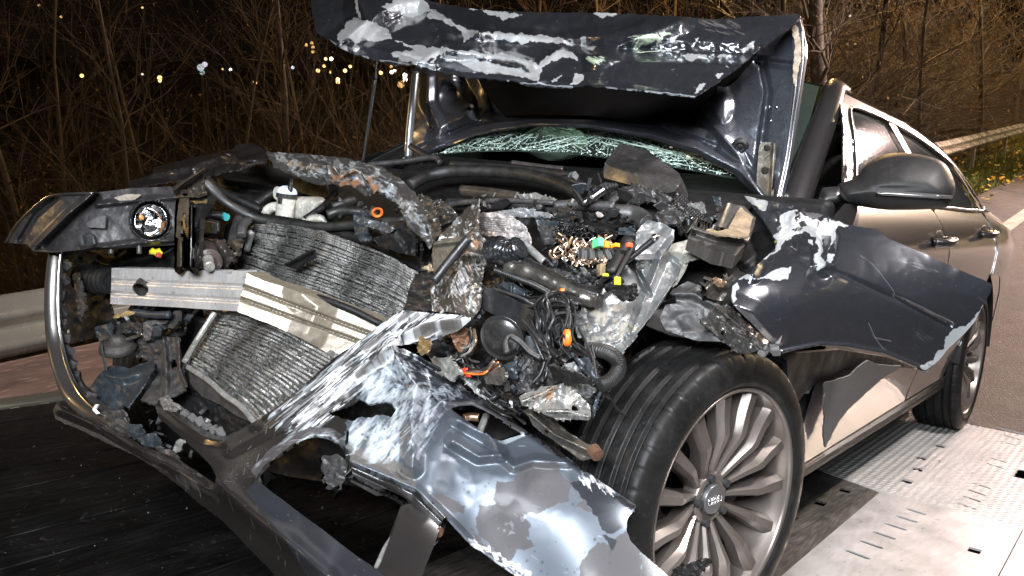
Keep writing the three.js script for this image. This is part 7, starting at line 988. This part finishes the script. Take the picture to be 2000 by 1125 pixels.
// bramble tangle: sprigs scattered over the slope
{
  const R = rng(321), variants = [];
  for (let v = 0; v < 5; v++) { const l = [], tips = []; for (let k = 0; k < 5; k++) grow(rng(v * 31 + k + 5), l, tips, V(), V((R() - 0.5) * 2.4, 0.35 + 0.9 * R(), (R() - 0.5) * 2.4).normalize(), 1.0 + 0.9 * R(), 0.009, 2, 0.9); variants.push([merged(l), leavesAt(R, tips.filter((_, i) => i % 9 === 0), 1, 0.012, 0.35)]); }
  const place = (n, f, name, label, mat, lmat) => variants.forEach(([g, lg], v) => { const im = new THREE.InstancedMesh(g, mat, n), il = new THREE.InstancedMesh(lg, lmat, n), o = new THREE.Object3D(); for (let i = 0; i < n; i++) { f(o, R); o.updateMatrix(); im.setMatrixAt(i, o.matrix); il.setMatrixAt(i, o.matrix); } im.name = numbered(name); il.name = numbered(name + '_leaves'); for (const q of [im, il]) { shadow(q); q.userData.kind = 'stuff'; scene.add(q); } tagged(im, label, 'thicket'); tagged(il, label + ', its dry leaves', 'leaves'); });
  place(110, (o, R) => { const px = -60 + 1500 * R(), d = 13 + 16 * R(), q = WD(px, 200, d); let x = Math.min(q.x, -3.4 - R()); o.position.set(x, groundY(x) - 0.1, q.z); o.rotation.set(0, R() * 6.3, 0); o.scale.setScalar(1.1 + 1.7 * R()); }, 'dark_thicket', 'dark tangle of bare brambles on the slope below the road', barkA, leafMat);
  place(110, (o, R) => { const px = 1440 + 640 * R(), d = 15 + 16 * R(), q = WD(px, 200, d); let x = Math.min(q.x, railX(q.z) - 2.6 - R()); o.position.set(x, groundY(x) - 0.1, q.z); o.rotation.set(0, R() * 6.3, 0); o.scale.setScalar(1.0 + 1.4 * R()); }, 'lit_thicket', 'brown tangle of bare brambles under the street light', barkA, leafMat);
}
// far wooded rise that closes the view
{
  const pos = [], idx = [], n = 90; for (let i = 0; i <= n; i++) { const a = lerp(-2.6, -0.1, i / n), x = Math.sin(a) , z = -Math.cos(a), h = 16 + 5 * fbm(a * 4, 1, 2, 4); for (const [r, y] of [[60, -8], [75, -3], [120, h * 0.2], [170, h * 0.4]]) pos.push(x * r, y, z * r); } for (let i = 0; i < n; i++) for (let k = 0; k < 3; k++) { const p = i * 4 + k; idx.push(p, p + 4, p + 1, p + 1, p + 4, p + 5); }
  const g = new THREE.BufferGeometry(); g.setAttribute('position', new THREE.Float32BufferAttribute(pos, 3)); g.setIndex(idx); g.computeVertexNormals(); struct('far_hills', g, std(0.02, 0.016, 0.01, 1));
}
// town lights far below the trees
{
  const warm = new THREE.Color(1.0, 0.6, 0.22), white = new THREE.Color(1, 0.9, 0.75), blue = new THREE.Color(0.6, 0.65, 1);
  const L = [[160, 148, 5, warm, 9], [312, 152, 6, warm, 12], [312, 158, 4, warm, 12], [278, 145, 3, white, 4], [450, 136, 4, white, 9], [435, 135, 3, warm, 4], [498, 161, 5, warm, 8], [572, 132, 4, blue, 9], [598, 88, 4, warm, 5], [609, 84, 4, warm, 5], [611, 92, 4, warm, 5], [611, 101, 4, warm, 5], [636, 115, 4, warm, 12], [647, 115, 5, white, 14], [621, 138, 5, warm, 10], [633, 129, 4, warm, 7], [660, 155, 5, warm, 16], [660, 160, 5, warm, 16], [674, 138, 5, warm, 9], [684, 130, 4, warm, 12], [646, 141, 4, warm, 6], [744, 142, 5, warm, 14], [765, 141, 5, white, 15], [771, 138, 4, white, 15], [791, 147, 6, white, 18], [791, 155, 6, white, 18], [783, 165, 9, warm, 3], [764, 130, 4, warm, 4], [76, 10, 3, warm, 4], [119, 33, 3, warm, 4], [278, 15, 3, warm, 4], [392, 132, 9, new THREE.Color(0.8, 0.9, 1), 2.5], [400, 126, 7, new THREE.Color(0.85, 0.85, 1), 2.5], [395, 142, 6, new THREE.Color(0.6, 0.9, 1), 3], [1670, 86, 3, warm, 5], [1660, 31, 3, white, 5]];
  L.forEach(([x, y, r, c, e], i) => { const d = 58 + (i * 7) % 11, s = r * d / FOC, t = thing('town_lamp', c === blue ? 'distant bluish white town lamp' : e < 3 ? 'distant cold white lit sign glowing through the twigs' : c === white ? 'distant white town lamp shining through the trees' : 'distant amber town lamp shining through the trees', 'lamp', 'distant town lamps'); const p = WD(x, y, d * 0.98); t.position.copy(p); part(t, 'globe', new THREE.SphereGeometry(s * 0.75, 14, 10), std(0.5, 0.4, 0.3, 0.5, 0, { emissive: c, emissiveIntensity: e * 0.3 })); const top = p.y + 6; part(t, 'mast', new THREE.CylinderGeometry(0.05, 0.08, 9, 6).translate(0, -4.5 - s * 0.6, 0), darkMetal); });
}

renderer.render(scene, camera);
